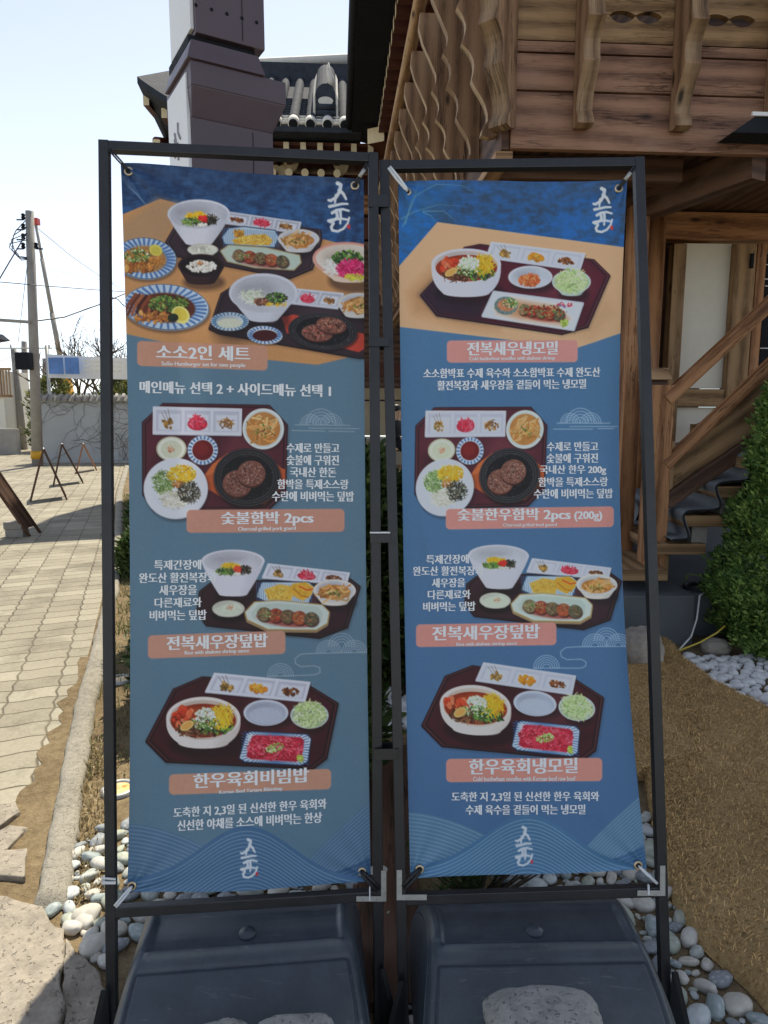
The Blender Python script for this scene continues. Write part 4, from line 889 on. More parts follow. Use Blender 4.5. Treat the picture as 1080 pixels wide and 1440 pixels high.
def stand(k, label):
    B, X, U, N, W, H = pose(k); X0 = np.array([X[0], X[1], 0]); X0 /= np.linalg.norm(X0); N0 = np.array([-X0[1], X0[0], 0])
    t = thing('banner_stand', label, 'banner stand', (float(B[0]+X[0]*W/2), float(B[1]), 0.), 0, 'black banner stands')
    T = .0245; pt = lambda x, u, n=0.: B+X*x+U*u+N*n
    def bar(x0, u0, x1, u1, name):
        q = MB(); q.hexa([pt(x0, u0), pt(x1, u0), pt(x1, u0, T), pt(x0, u0, T), pt(x0, u1), pt(x1, u1), pt(x1, u1, T), pt(x0, u1, T)]); return q.build(name, M['black'], t, bevel=.002)
    dn = -B[2]/U[2]
    bar(0, dn, T, H, 'upright'); bar(W-T, dn, W, H, 'upright'); bar(T, H-T, W-T, H-.0015, 'top_bar'); bar(T, .0, W-T, T, 'bottom_bar')
    for s_, x0 in ((-1, 0.), (1, W)):                         # welded foot plates
        q = MB(); w = .012
        q.prism([(0, 0), (.055, 0), (.004, .17), (0, .17)], pt(x0-(w if s_ > 0 else 0), dn)+[0, 0, .001], np.array([s_*.8, -.3, 0]), np.array([0, .02, 1.]), X*w); q.build('foot_plate', M['black'], t)
    zc = .285
    c = B+X*(W/2)+N*.016; c = np.array([c[0], c[1], 0]); V, F, nv, nu = tank_shape(c, X0, N0, zc, k, 0)
    i = np.arange(nv*nu).reshape(nv, nu); VV = V.reshape(-1, 3); ends = []
    mb = MB(); mb.smooth = True; mb.add(VV, F.tolist()); mb.smooth = False
    for col in (0, nu-1):
        ring = i[:, col].tolist(); mb.f.append(ring if col else ring[::-1]); mb.mi.append(0); mb.sm.append(False); mb.uv += [(0, 0)]*nv
    mb.build('water_tank', M['tank'], t)
    q = MB(); j = int(np.argmin(np.abs(V[:, nu//2] @ N0-(c@N0-.035)))); o = V[j, nu//2]; j2 = V[min(j+3, nv-1), nu//2]-V[max(j-3, 0), nu//2]; n_ = np.cross(X0, j2); n_ /= np.linalg.norm(n_); n_ *= np.sign(n_[2])
    q.lathe([(.021, -.004), (.021, .004), (.019, .007), (.012, .008), (.011, .012), (.006, .013), (.0005, .013)], o, n_, 28); q.build('filler_cap', M['tank'], t)
    return t, pt
st_l, ptl = stand('left', 'black steel banner frame on a black plastic water tank, the one beside the path')
st_r, ptr = stand('right', 'black steel banner frame whose water tank carries a grey stone slab, beside the coir mat')
def on_frame(k, px, py, n=-.002):
    B, X, U, N, W, H = pose(k); return plane_hit(px, py, B+N*n, N)
def corner_plate(k, t, a, corner, c):
    """L-shaped zinc plate: free end, corner, free end, with four screws"""
    B, X, U, N, W, H = pose(k); h = .0065
    A_, C_, D_ = (on_frame(k, *p, -.0015) for p in (a, corner, c)); q = MB()
    u = (A_-C_)/np.linalg.norm(A_-C_); v = (D_-C_)/np.linalg.norm(D_-C_)
    q.hexa([C_-v*h-u*h, A_-v*h, A_+v*h, C_+v*h-u*h]+[p-N*.0022 for p in (C_-v*h-u*h, A_-v*h, A_+v*h, C_+v*h-u*h)])
    q.hexa([C_+v*h-u*h, C_+v*h+u*h, D_+u*h, D_-u*h]+[p-N*.0022 for p in (C_+v*h-u*h, C_+v*h+u*h, D_+u*h, D_-u*h)])
    o = q.build('corner_plate', M['steel'], t)
    for e, f in ((A_, .25), (A_, .75), (D_, .3), (D_, .8)):
        s_ = MB(); s_.lathe([(.0032, .002), (.0030, .0036), (.0012, .0042), (.0001, .0036)], C_+(e-C_)*f*.95+(v*0), -N, 12); s_.build('screw', M['steel'], o)
corner_plate('left', st_l, (539.5, 1224), (539.5, 1263.5), (501, 1263.5)); corner_plate('right', st_r, (561.5, 1223), (561.5, 1261.5), (600, 1261.5)); corner_plate('right', st_r, (931.5, 1217), (931.5, 1255.5), (896, 1255.5))
def tie(k, t, eye, anchor, mat, r, name, wrap=True, two=True):
    B, X, U, N, W, H = pose(k); a = on_frame(k, *anchor, .004); e = eye; q = MB(); s_ = np.cross(a-e, N); s_ /= np.linalg.norm(s_)
    for d in ((-1, 1) if two else (0,)):
        q.tube([e-N*.002, e-N*.006+s_*d*r*.8+(a-e)*.1, (a+e)/2-N*.006+s_*d*r*1.2, a-N*.006+s_*d*r], r, 8)
    if wrap:
        q.m = 1; q.tube([e+(a-e)*.35-N*.006, e+(a-e)*.72-N*.006], r*2.0, 10)
    q.build(name, [mat, M['steel'] if mat is M['rubber'] else M['zip']], t)
tie('left', st_l, bl.eyes[0], (154, 211), M['rubber'], .0022, 'bungee_tie', wrap=False); tie('left', st_l, bl.eyes[1], (517, 232), M['rubber'], .0026, 'spring_hook')
tie('left', st_l, bl.eyes[2], (163, 1273), M['zip'], .0028, 'zip_tie', wrap=False); tie('left', st_l, bl.eyes[3], (532, 1249), M['rubber'], .0045, 'bungee_tie', wrap=False)
tie('right', st_r, br.eyes[0], (547, 237), M['zip'], .0032, 'zip_tie', wrap=False); tie('right', st_r, br.eyes[1], (891, 237), M['rubber'], .0026, 'spring_hook')
tie('right', st_r, br.eyes[2], (567, 1247), M['rubber'], .0045, 'bungee_tie', wrap=False); tie('right', st_r, br.eyes[3], (923, 1241), M['zip'], .0018, 'spring_hook')
def band(px0, px1, y0, y1, name, mat, t, th=.004):
    """strap wound round both middle uprights"""
    a0, a1 = on_frame('left', px0, (y0+y1)/2, -.003), on_frame('right', px1, (y0+y1)/2, -.003); h = .5*(y1-y0)*1.75/FPX; u = np.array([0, .13, .99])*h; n = np.array([0, .99, -.13]); d = .045; q = MB()
    l0, l1 = a0, a1
    for p0, p1 in ((l0, l1), (l1, l1+n*d), (l1+n*d, l0+n*d), (l0+n*d, l0)):
        e = (p1-p0)/np.linalg.norm(p1-p0); o = np.cross(e, u); o = o/np.linalg.norm(o)*th/2*-1; p0_, p1_ = p0-e*th/2, p1+e*th/2-e*.0007
        q.hexa([p0_-u-o, p1_-u-o, p1_-u+o, p0_-u+o, p0_+u-o, p1_+u-o, p1_+u+o, p0_+u+o])
    q.build(name, mat, t)
for y0, y1 in ((274, 291), (475, 487), (751, 763), (1053, 1068)): band(519.5 if y0 < 700 else (522 if y0 < 900 else 527), 545.5 if y0 < 700 else (548 if y0 < 900 else 559), y0, y1, 'strap', M['black'], st_l)
band(521, 548, 748, 750, 'zip_tie', M['zip'], st_l, .0025)
for k, t, (x0, x1, y) in (('left', st_l, (143, 163, 1241)), ):
    q = MB(); a, b_ = on_frame(k, x0, y, -.003), on_frame(k, x1, y, -.003); q.beam(a, b_, .004, .007); q.beam(a+[0, .0, .012], b_+[0, 0, .009], .003, .004); q.build('zip_tie', M['zip'], t)
for k, t, x, y0, y1 in (('left', st_l, 520, 1247, 1266), ('right', st_r, 912, 1244, 1258)):
    q = MB(); q.beam(on_frame(k, x, y0, -.006), on_frame(k, x, y1, -.006), .006, .003, (1, 0, 0)); q.build('zip_tie', M['zip'], t)
# loose wire tail beside the left banner
q = MB(); q.tube([on_frame('left', 156, 418), on_frame('left', 166, 421, .0), on_frame('left', 172, 428, -.01), on_frame('left', 176, 431, -.012)], .0012, 6); q.build('wire_tail', M['wire'], st_l)
# ================================================================ ground, path, kerb, slabs
q = MB(); q.box((-1500, -60, -1.5), (1500, 2500, 0)); tag(q.build('ground', M['soil']), kind='structure')
KL = [(-.86, 1.0), (-1.06, 1.85), (-1.27, 2.43), (-1.62, 3.43), (-1.93, 4.4), (-2.42, 5.86), (-3.28, 8.3), (-4.9, 12.6), (-7.3, 19.6)]
def strip(left, right, z, mat, name, h=0.):
    q = MB(); n = len(left)
    vs = [(x, y, z) for x, y in left]+[(x, y, z) for x, y in right]
    q.add(vs, [(i, n+i, n+i+1, i+1) for i in range(n-1)]); return q.build(name, mat)
pv = strip([(-60, y) for _, y in KL]+[(-60, 70)], KL+[(-7.3, 70)], .004, M['paver'], 'pavement'); tag(pv, kind='structure')
q = MB(); q.add([(-60, -60, .0035), (60, -60, .0035), (60, 1.0, .0035), (-60, 1.0, .0035)], [(0, 1, 2, 3)]); tag(q.build('forecourt', M['paver']), kind='structure')
KW = [.10, .105, .11, .115, .115, .12, .12, .13, .13]
def fbm(p, s, seed=0):
    """cheap lumpy noise for stone surfaces"""
    p = np.asarray(p, float)*s; o = np.zeros(p.shape[:-1]); r_ = np.random.default_rng(seed); a = 1
    for k in range(5):
        w = r_.normal(size=(4, 3)); ph = r_.random(4)*6.28
        o += a*np.sin(p@w.T*1.3+ph).mean(-1); p = p*1.9; a *= .55
    return o
def slab(name, outline, z0, z1, mat, jag=1., amp=.01, seed=0, edge=.02, label=None, cat=None, group=None, kind=None):
    """irregular flat stone: broken outline, uneven top, rounded rim"""
    P = np.array(outline, float); c = P.mean(0)
    ring = []
    for i in range(len(P)):
        a, b = P[i], P[(i+1) % len(P)]; m = max(2, int(np.linalg.norm(b-a)/.03))
        for k in range(m): ring.append(a+(b-a)*k/m)
    ring = np.array(ring); n = len(ring); r3 = np.concatenate([ring, np.zeros((n, 1))], 1)
    d = (ring-c)/np.linalg.norm(ring-c, axis=1)[:, None]; ring = ring+d*jag*(fbm(r3, 9, seed)*.022+fbm(r3, 30, seed+3)*.008)[:, None]
    lev = [(1.0, z0), (1.0, z0+(z1-z0)*.6)]+[(1-edge*f, z1-(z1-z0)*.4*(1-f)**2) for f in (.4, 1.)]+[(f, z1) for f in (.9, .8, .7, .6, .5, .4, .3, .2, .1)]
    V = []
    for k, (f, z) in enumerate(lev):
        xy = c+(ring-c)*f; zz = np.full(n, z); p3 = np.concatenate([xy, np.zeros((n, 1))], 1)
        if k > 1: zz = zz+amp*(fbm(p3, 7, seed+1)+.6*fbm(p3, 25, seed+2))
        V.append(np.concatenate([xy, zz[:, None]], 1))
    V.append(np.array([[c[0], c[1], z1]])); V = np.concatenate(V); L = len(lev); q = MB(); q.smooth = True
    fs = [(k*n+i, k*n+(i+1) % n, (k+1)*n+(i+1) % n, (k+1)*n+i) for k in range(L-1) for i in range(n)]+[((L-1)*n+i, (L-1)*n+(i+1) % n, L*n) for i in range(n)]
    q.add(V, fs); o = q.build(name, mat); return tag(o, label, cat, group, kind)
kl, kr = [], []
for i in range(len(KL)-1):
    for k in range(24):
        f = k/24; kl.append(np.array(KL[i])*(1-f)+np.array(KL[i+1])*f); kr.append(kl[-1]+[KW[i]*(1-f)+KW[i+1]*f, .03])
kl, kr = np.array(kl), np.array(kr); sel = kl[:, 1] > 1.93; kl, kr = kl[sel], kr[sel]; n = len(kl)
z3 = np.zeros((n, 1)); w1 = fbm(np.c_[kl, z3], 5, 4)*.006+fbm(np.c_[kl, z3], 22, 5)*.004; w2 = fbm(np.c_[kr, z3], 4, 6)*.008+fbm(np.c_[kr, z3], 17, 7)*.006
kl[:, 0] += w1+.015; kr[:, 0] += w2
q = MB(); q.smooth = True; V = []
for f, z in ((0, 0), (.02, .02), (.1, .033), (.3, .038), (.5, .038), (.7, .037), (.9, .03), (.98, .016), (1, 0)):
    xy = kl*(1-f)+kr*f; zz = z+(.0025*fbm(np.c_[xy, z3], 9, 8)+.003*fbm(np.c_[xy, z3], 33, 9))*(0 < f < 1); zz = zz*np.clip((kl[:, 1]-kl[0, 1]+.004)/.03, .02, 1); V.append(np.c_[xy, zz])
V = np.concatenate(V); q.add(V, [(k*n+i, (k+1)*n+i, (k+1)*n+i+1, k*n+i+1) for k in range(8) for i in range(n-1)])
tag(q.build('kerb', M['kerb']), kind='structure')
g2 = lambda *p: [tuple(G(*a)[:2]) for a in p]
slab('stone_slab', g2((-40, 1252), (60, 1290), (88, 1318), (86, 1440), (60, 1560), (-80, 1560)), 0, .035, M['slab'], seed=11, label='large cracked rough slab at the near end of the path', cat='stone slab', kind='structure')
slab('stone_slab', g2((92, 1320), (136, 1372), (150, 1440), (140, 1560), (66, 1560), (90, 1440)), 0, .028, M['slab'], seed=12, kind='structure')
slab('stone_slab', g2((0, 1205), (40, 1203), (36, 1244), (-6, 1244)), 0, .03, M['slab'], seed=13, amp=.004, jag=.25, label='loose grey square paver on the sand beside the kerb', cat='paver')
slab('stone_slab', g2((-12, 1186), (14, 1168), (38, 1172), (10, 1205), (-14, 1210)), 0, .028, M['slab'], seed=14, amp=.004, jag=.35, label='tilted broken paver above the loose square paver', cat='paver')
slab('stone_slab', g2((-10, 1142), (22, 1136), (30, 1150), (-6, 1176)), 0, .026, M['slab'], seed=15, amp=.004, jag=.35, label='broken paver with a white stain where the paving crumbles', cat='paver')
# crumbled sandy edge between paving and kerb
sl_ = [(-1.62, 1.95), (-1.46, 2.15), (-1.42, 2.4), (-1.45, 2.7), (-1.56, 3.1), (-1.70, 3.5), (-1.93, 4.2)]
q = MB(); vs = []
for j in range(50):
    t = j/49*(len(sl_)-1); i = min(int(t), len(sl_)-2); f = t-i; a = np.array(sl_[i])*(1-f)+np.array(sl_[i+1])*f; b = np.array([np.interp(a[1], [p[1] for p in KL], [p[0] for p in KL])+.05, a[1]+.02])
    a = a+[.05*fbm(np.array([a[0], a[1], 0]), 8, 3)+.02*fbm(np.array([a[0], a[1], 0]), 30, 4), 0]
    if a[0] > b[0]-.01: a[0] = b[0]-.01
    for k in range(6):
        p = a*(1-k/5)+b*k/5; vs.append((p[0], p[1], .007+.006*abs(fbm(np.array([p[0], p[1], 0]), 14, 5))*(0 < k < 5)))
q.smooth = True; q.add(vs, [(j*6+k, j*6+k+1, j*6+k+7, j*6+k+6) for j in range(49) for k in range(5)]); tag(q.build('sand', M['soil']), kind='structure')

# ================================================================ river pebbles, white pebbles, boulders, stones on the tanks
def pebble_mesh(seed, sx, sy, sz, tone, tone2, rough=.10):
    bm = bmesh.new(); bmesh.ops.create_icosphere(bm, subdivisions=3, radius=1)
    V = np.array([v.co for v in bm.verts]); F = np.array([[v.index for v in f.verts] for f in bm.faces]); bm.free()
    r = 1+rough*fbm(V, 1.1, seed)+rough*.35*fbm(V, 2.6, seed+50); V = V*r[:, None]
    V = np.sign(V)*np.abs(V)**.9*np.array([sx, sy, sz]); t = np.clip(.5+.5*fbm(V*8/max(sx, sy), 1.0, seed+9), 0, 1)[:, None]
    vein = (np.abs(fbm(V*5/max(sx, sy), 1.2, seed+20)) < .05)[:, None]
    C = np.array(tone)*(1-t)+np.array(tone2)*t; C = np.where(vein, C*.5+.3, C); return V, F, C
TONES = [((.30, .33, .30), (.46, .47, .42)), ((.22, .27, .27), (.36, .41, .40)), ((.40, .38, .32), (.56, .52, .44)), ((.17, .19, .20), (.30, .32, .33)), ((.36, .40, .40), (.55, .58, .56)), ((.26, .30, .25), (.42, .43, .34)), ((.45, .42, .36), (.60, .58, .52))]
PEB, WPEB = [], []
for i in range(14):
    a, b = TONES[i % 7]; V, F, C = pebble_mesh(100+i, 1, .52+.3*random.random(), .36+.2*random.random(), a, b, .20)
    o = np_mesh('river_pebble', V, F, M['stone'], None, np.clip(C*1.05, 0, .8), True); PEB.append(o)
for i in range(6):
    V, F, C = pebble_mesh(200+i, 1, .7+.22*random.random(), .5+.15*random.random(), (.58, .58, .57), (.78, .78, .76), .09); o = np_mesh('white_pebble', V, F, M['stone'], None, C, True); WPEB.append(o)
def inside(p, poly):
    x, y = p; c = False
    for i in range(len(poly)):
        (x0, y0), (x1, y1) = poly[i-1], poly[i]
        if (y0 > y) != (y1 > y) and x < (x1-x0)*(y-y0)/(y1-y0)+x0: c = not c
    return c
def scatter(protos, poly, sizes, n, label, cat, group, pack=.82, z0=0., first=[0]):
    P = np.array(poly); lo, hi = P.min(0), P.max(0); put = []
    for s in sizes:
        for _ in range(n):
            p = lo+(hi-lo)*rng.random(2); r = s*(.85+.3*rng.random())
            if not inside(p, poly) or any((p[0]-x)**2+(p[1]-y)**2 < (pack*(r+q))**2 for x, y, q in put): continue
            put.append((p[0], p[1], r*(.8 if rng.random() < .3 else 1)))
    for x, y, r in put:
        k = int(rng.integers(len(protos))); src = protos[k]
        o = src if 'label' not in src else src.copy()
        if o is not src: COL.objects.link(o)
        rz = rng.random()*6.28; r *= 1.16
        o.location = (x, y, z0+r*.30); o.scale = (r, r, r); o.rotation_euler = ((rng.random()-.5)*.5, (rng.random()-.5)*.5, rz); tag(o, label, cat, group)
    return put
pl_l = g2((112, 1192), (150, 1165), (186, 1160), (230, 1200), (540, 1225), (560, 1290), (520, 1330), (300, 1330), (185, 1330), (160, 1355), (128, 1350), (100, 1312), (86, 1262), (90, 1225))
scatter(PEB, pl_l, (.034, .028, .023, .018, .014, .011), 520, 'rounded grey river pebble in the bed around the left stand', 'pebble', 'river pebbles around the left stand')
pl_m = g2((552, 1300), (600, 1300), (600, 1500), (545, 1500)); scatter(PEB, pl_m, (.028, .022, .016), 90, 'small dark river pebble in the gap between the two tanks', 'pebble', 'river pebbles between the tanks')
pl_r = g2((700, 1236), (880, 1215), (905, 1150), (916, 1162), (930, 1230), (962, 1300), (985, 1345), (1030, 1400), (1075, 1450), (1075, 1560), (960, 1560), (930, 1400), (900, 1310), (700, 1300))
scatter(PEB, pl_r, (.034, .027, .022, .018, .014, .011), 800, 'rounded pale river pebble in the bed between right stand and coir mat', 'pebble', 'river pebbles beside the right stand')
pl_w = g2((955, 925), (1085, 925), (1180, 960), (1180, 1040), (1085, 1003), (1010, 968))
scatter(WPEB, pl_w, (.034, .029, .024, .019), 420, 'white rounded pebble in the bed at the foot of the conifer', 'pebble', 'white pebbles under the conifer')
pl_w2 = g2((515, 975), (600, 975), (580, 1030), (515, 1030)); scatter(WPEB, pl_w2, (.05, .035), 60, 'white pebble under the bushes behind the middle uprights', 'pebble', 'white pebbles under the bushes')
for px, py, r, k, lab in ((132, 1337, .045, 2, 'yellowish pebble lying alone on the sand left of the water tank'), (74, 1284, .032, 1, 'flat grey green pebble at the end of the kerb'), (150, 1355, .028, 6, 'pale pebble half buried beside the foot plate'), (118, 1300, .034, 6, 'cream pebble at the edge of the left pebble bed')):
    o = PEB[k].copy(); COL.objects.link(o); p = G(px, py); o.location = (p[0], p[1], r*.3); o.scale = (r,)*3; o.rotation_euler = (.1, 0, px*.1); tag(o, lab, 'pebble', 'river pebbles around the left stand')
def boulder(name, c, s, seed, mat, label, cat, rough=.22, rz=0, sub=5, square=.8):
    bm = bmesh.new(); bmesh.ops.create_icosphere(bm, subdivisions=sub, radius=1); V = np.array([v.co for v in bm.verts]); F = [[v.index for v in f.verts] for f in bm.faces]; bm.free()
    V = np.sign(V)*np.abs(V)**square; V *= (1+rough*.6*fbm(V, .9, seed)+rough*.25*fbm(V, 3, seed+1)+rough*.12*fbm(V, 9, seed+2))[:, None]; V *= np.array(s)
    ca, sa = math.cos(rz), math.sin(rz); V = V@np.array([[ca, sa, 0], [-sa, ca, 0], [0, 0, 1]])+np.array(c); q = MB(); q.smooth = True; q.add(V, F); return tag(q.build(name, mat), label, cat)
p = G(905, 948); boulder('boulder', (p[0]+.02, p[1]+.12, .10), (.13, .15, .15), 31, M['boulder'], 'speckled grey boulder at the end of the coir mat by the stone plinth', 'boulder')
boulder('boulder', (2.13, 4.3, .03), (.09, .06, .06), 33, M['boulder'], 'small tan stone between white pebbles and conifer', 'boulder')
boulder('lava_stone', tuple(at(768, 1425, 1.27)+[0, -.03, -.034]), (.118, .105, .042), 41, M['lava'], 'flat pitted grey stone weighing down the right water tank', 'stone', .14, .05, 6, .55)
boulder('weight_stone', tuple(at(415, 1452, 1.27)+[0, -.03, -.026]), (.085, .075, .04), 43, M['lava'], 'grey stone lying on the right part of the left water tank', 'stone', .2, .1, 5, .6)
boulder('weight_stone', tuple(at(305, 1456, 1.27)+[0, -.03, -.026]), (.07, .07, .038), 44, M['lava'], 'grey stone lying on the left part of the left water tank', 'stone', .2, .3, 5, .6)

# ================================================================ coir matting and its fibres
mo = g2((888, 940), (925, 893), (938, 905), (955, 928), (1000, 962), (1040, 985), (1085, 1004), (1260, 1080), (1500, 1300), (1300, 1560), (1090, 1440), (1050, 1395), (985, 1335), (952, 1290), (934, 1235), (918, 1170), (906, 1100), (870, 1100), (700, 1150), (720, 1000))
c = np.mean(mo, 0); P2 = np.array(mo); nr = 40; ring = []
for i in range(len(P2)):
    a, b = P2[i], P2[(i+1) % len(P2)]; m = max(2, int(np.linalg.norm(b-a)/.04)); ring += [a+(b-a)*k/m for k in range(m)]
ring = np.array(ring); n = len(ring); V = []
for k in range(nr+1):
    f = k/nr; xy = c+(ring-c)*(1-f); e = min(1, (f)*9); p3 = np.c_[xy, np.zeros(n)]
    V.append(np.c_[xy, .004+.075*math.sin(e*math.pi/2)**.7*(.75+.25*fbm(p3, 2.2, 3))+.014*fbm(p3, 6, 8)*e+.012*fbm(p3, 14, 4)*e+.006*fbm(p3, 45, 5)*e])
V = np.concatenate(V); q = MB(); q.smooth = True; q.add(V, [(k*n+i, k*n+(i+1) % n, (k+1)*n+(i+1) % n, (k+1)*n+i) for k in range(nr) for i in range(n)])
tag(q.build('coir_mat', M['coir']), 'brown coir erosion matting spread over the bed right of the stands', 'matting')
VV = V.reshape(nr+1, n, 3)
N_ = 60000; ki = (nr*(1-np.sqrt(rng.random(N_)))).astype(int).clip(0, nr-1); ii = rng.integers(0, n, N_); fr = rng.random((N_, 1))
base = VV[ki, ii]*(1-fr)+VV[ki+1, (ii+1) % n]*fr; keep = (project(base)[:, 0] < 1130) & (project(base)[:, 1] < 1480) & (base[:, 1] > .9); base = base[keep]; N_ = len(base)
an = rng.normal(.3, 1.1, N_); ln = rng.uniform(.006, .026, N_); dx = np.stack([np.cos(an)*ln, np.sin(an)*ln, rng.uniform(-.3, .55, N_)*ln], 1); w = np.stack([-np.sin(an), np.cos(an), 0*an], 1)*rng.uniform(.0006, .0015, N_)[:, None]
Vf = np.stack([base-w+[0, 0, -.002], base+w+[0, 0, -.002], base+dx*.6+w+[0, 0, .005], base+dx*.6-w+[0, 0, .005], base+dx, base+dx+w*.2], 1).reshape(-1, 3); i6 = np.arange(N_)[:, None]*6
Ff = np.concatenate([i6+[0, 1, 2, 3], i6+[3, 2, 5, 4]]); tn = np.repeat(np.array([.72, .47, .20])*(.30+.9*rng.random((N_, 1))), 6, 0)
tag(np_mesh('coir_fibre', Vf, Ff, attr_mat('coir fibre', .9, .1), None, tn), kind='stuff')

# ================================================================ plants
def sprays(centres, normals, size, per, tones, seed, flat=.35, droop=.3):
    """leaf sprays: each a small fan of narrow blades"""
    r_ = np.random.default_rng(seed); n = len(centres); c = np.repeat(centres, per, 0); o = np.repeat(normals, per, 0); m = len(c)
    d = o+r_.normal(size=(m, 3))*flat*1.6+np.array([0, 0, -droop+.3])*r_.random((m, 1)); d /= np.linalg.norm(d, axis=1)[:, None]
    s = np.cross(d, r_.normal(size=(m, 3))); s /= np.linalg.norm(s, axis=1)[:, None]; L = size*r_.uniform(.5, 1.25, m)[:, None]; w = L*r_.uniform(.13, .24, m)[:, None]; c = c+r_.normal(size=(m, 3))*size*.35
    V = np.stack([c, c+d*L*.5+s*w, c+d*L, c+d*L*.5-s*w], 1).reshape(-1, 3); F = np.arange(m*4).reshape(-1, 4)
    t0 = r_.random((n, 1))**1.5; T = np.repeat(np.array(tones[0])*(1-t0)+np.array(tones[1])*t0, per, 0)*(.65+.7*r_.random((m, 1))); return V, F, np.repeat(np.clip(T, 0, 1), 4, 0)
def conifer(name, label, base, h, rad, n, size, seed, group=None, tones=((.022, .055, .014), (.075, .135, .035)), cat='shrub', taper=1.0, lump=.18, per=7):
    """upright conifer: sprays held in vertical fans on a lumpy tapering body, trunk and limbs inside"""
    t = thing(name, label, cat, base, 0, group); r_ = np.random.default_rng(seed)
    z = r_.random(n)**1.15; a = r_.random(n)*2*np.pi; prof = np.where(z < .14, .62+.38*(z/.14), ((1-(z-.14)/.86)**.72)*taper+(1-taper)*.9*(1-z**6)); p3 = np.stack([np.cos(a)*1.6, np.sin(a)*1.6, z*h*2.6], 1)
    dep = 1-.5*r_.random(n)**2.2; rr = rad*prof*(1+lump*fbm(p3, 1.0, seed)+lump*.8*fbm(p3, 3, seed+1))*dep*np.where(r_.random(n) < .05, 1.16, 1)
    gap = fbm(p3, 2.1, seed+2) > -.30; c = np.stack([np.cos(a)*rr, np.sin(a)*rr, z*h+.03], 1)[gap]; a = a[gap]; o = np.stack([np.cos(a)*.8, np.sin(a)*.8, np.full(len(a), .75)], 1)
    V, F, T = sprays(c, o, size, per, tones, seed); V[:, 2] = np.maximum(V[:, 2], .004); np_mesh('foliage', V+np.array(base), F, M['leaf'], t, T)
    q = MB(); q.tube([np.array(base)+[0, 0, zz] for zz in (0, h*.3, h*.6, h*.85)], [rad*.10, rad*.08, rad*.05, rad*.02], 7)
    for k in range(14):
        zz = h*(.08+.75*k/14); al = k*2.4; q.tube([np.array(base)+[0, 0, zz], np.array(base)+[math.cos(al)*rad*.5*(1-zz/h), math.sin(al)*rad*.5*(1-zz/h), zz+.12]], [rad*.03, rad*.01], 5)
    q.build('trunk', M['bark'], t); return t
conifer('conifer', 'dense dark green conifer in white pebbles in front of the staircase', (2.60, 4.34, 0), 2.2, .475, 15000, .040, 3, None, ((.055, .13, .028), (.33, .46, .11)), 'conifer', .9, .24)
for i, (x, y, h, r, lab) in enumerate((
        (-.10, 4.0, 1.25, .34, 'dark upright bush seen left of the middle uprights'), (.36, 3.75, 1.18, .30, 'sunlit bush with pale tips seen right of the middle uprights'),
        (-2.22, 6.5, .40, .25, 'low green bush peeping past the left banner edge near the kerb'), (-.30, 2.75, .95, .26, 'bush added behind the middle of the left stand to shade its tank'), (-1.32, 4.7, 1.25, .34, 'upright bush hidden behind the lower left banner'), (-1.02, 3.75, 1.0, .30, 'smaller bush close behind the left banner'), (-2.98, 8.9, .45, .28, 'farther low green bush along the kerb behind the left banner'))):  # the bush right behind the left stand is added to shade its tank
    conifer('bush', lab, (x, y, 0), h, r, 2600, .085, 20+i, 'bushes behind the banners', ((.03, .06, .016), (.15, .21, .06)), 'bush', .35, .25)
def pine_tuft(base, h, r, n, seed, label):
    t = thing('pine_shrub', label, 'shrub', base, 0); r_ = np.random.default_rng(seed); V, F, T = [], [], []
    heads = [(np.array(base)+[r_.normal()*r*.5, r_.normal()*r*.3, h*r_.uniform(.4, 1)]) for _ in range(n)]
    for hd in heads:
        m = 46; d = r_.normal(size=(m, 3)); d[:, 2] = np.abs(d[:, 2])*.8; d /= np.linalg.norm(d, axis=1)[:, None]; L = r_.uniform(.035, .075, (m, 1)); s = np.cross(d, r_.normal(size=(m, 3))); s /= np.linalg.norm(s, axis=1)[:, None]; s *= .0011
        o = len(V)*0; V.append(np.stack([hd-s, hd+s, hd+d*L+s*.3, hd+d*L-s*.3], 1).reshape(-1, 3) if False else np.stack([hd+0*d-s, hd+0*d+s, hd+d*L+s*.3, hd+d*L-s*.3], 1).reshape(-1, 3)); T.append(np.repeat(np.array([.05, .10, .025])*(.5+1.3*r_.random((m, 1))), 4, 0))
    V = np.concatenate(V); V[:, 2] = np.maximum(V[:, 2], .004); np_mesh('needles', V, np.arange(len(V)).reshape(-1, 4), M['leaf'], t, np.concatenate(T))
    q = MB()
    for hd in heads: q.tube([np.array(base), (np.array(base)+hd)/2+[0, 0, -.02], hd], [.006, .004, .002], 5)
    q.build('stem', M['bark'], t)
pine_tuft((.30, 2.02, 0), .20, .22, 46, 5, 'low pine shrub with loose needles behind the right water tank')
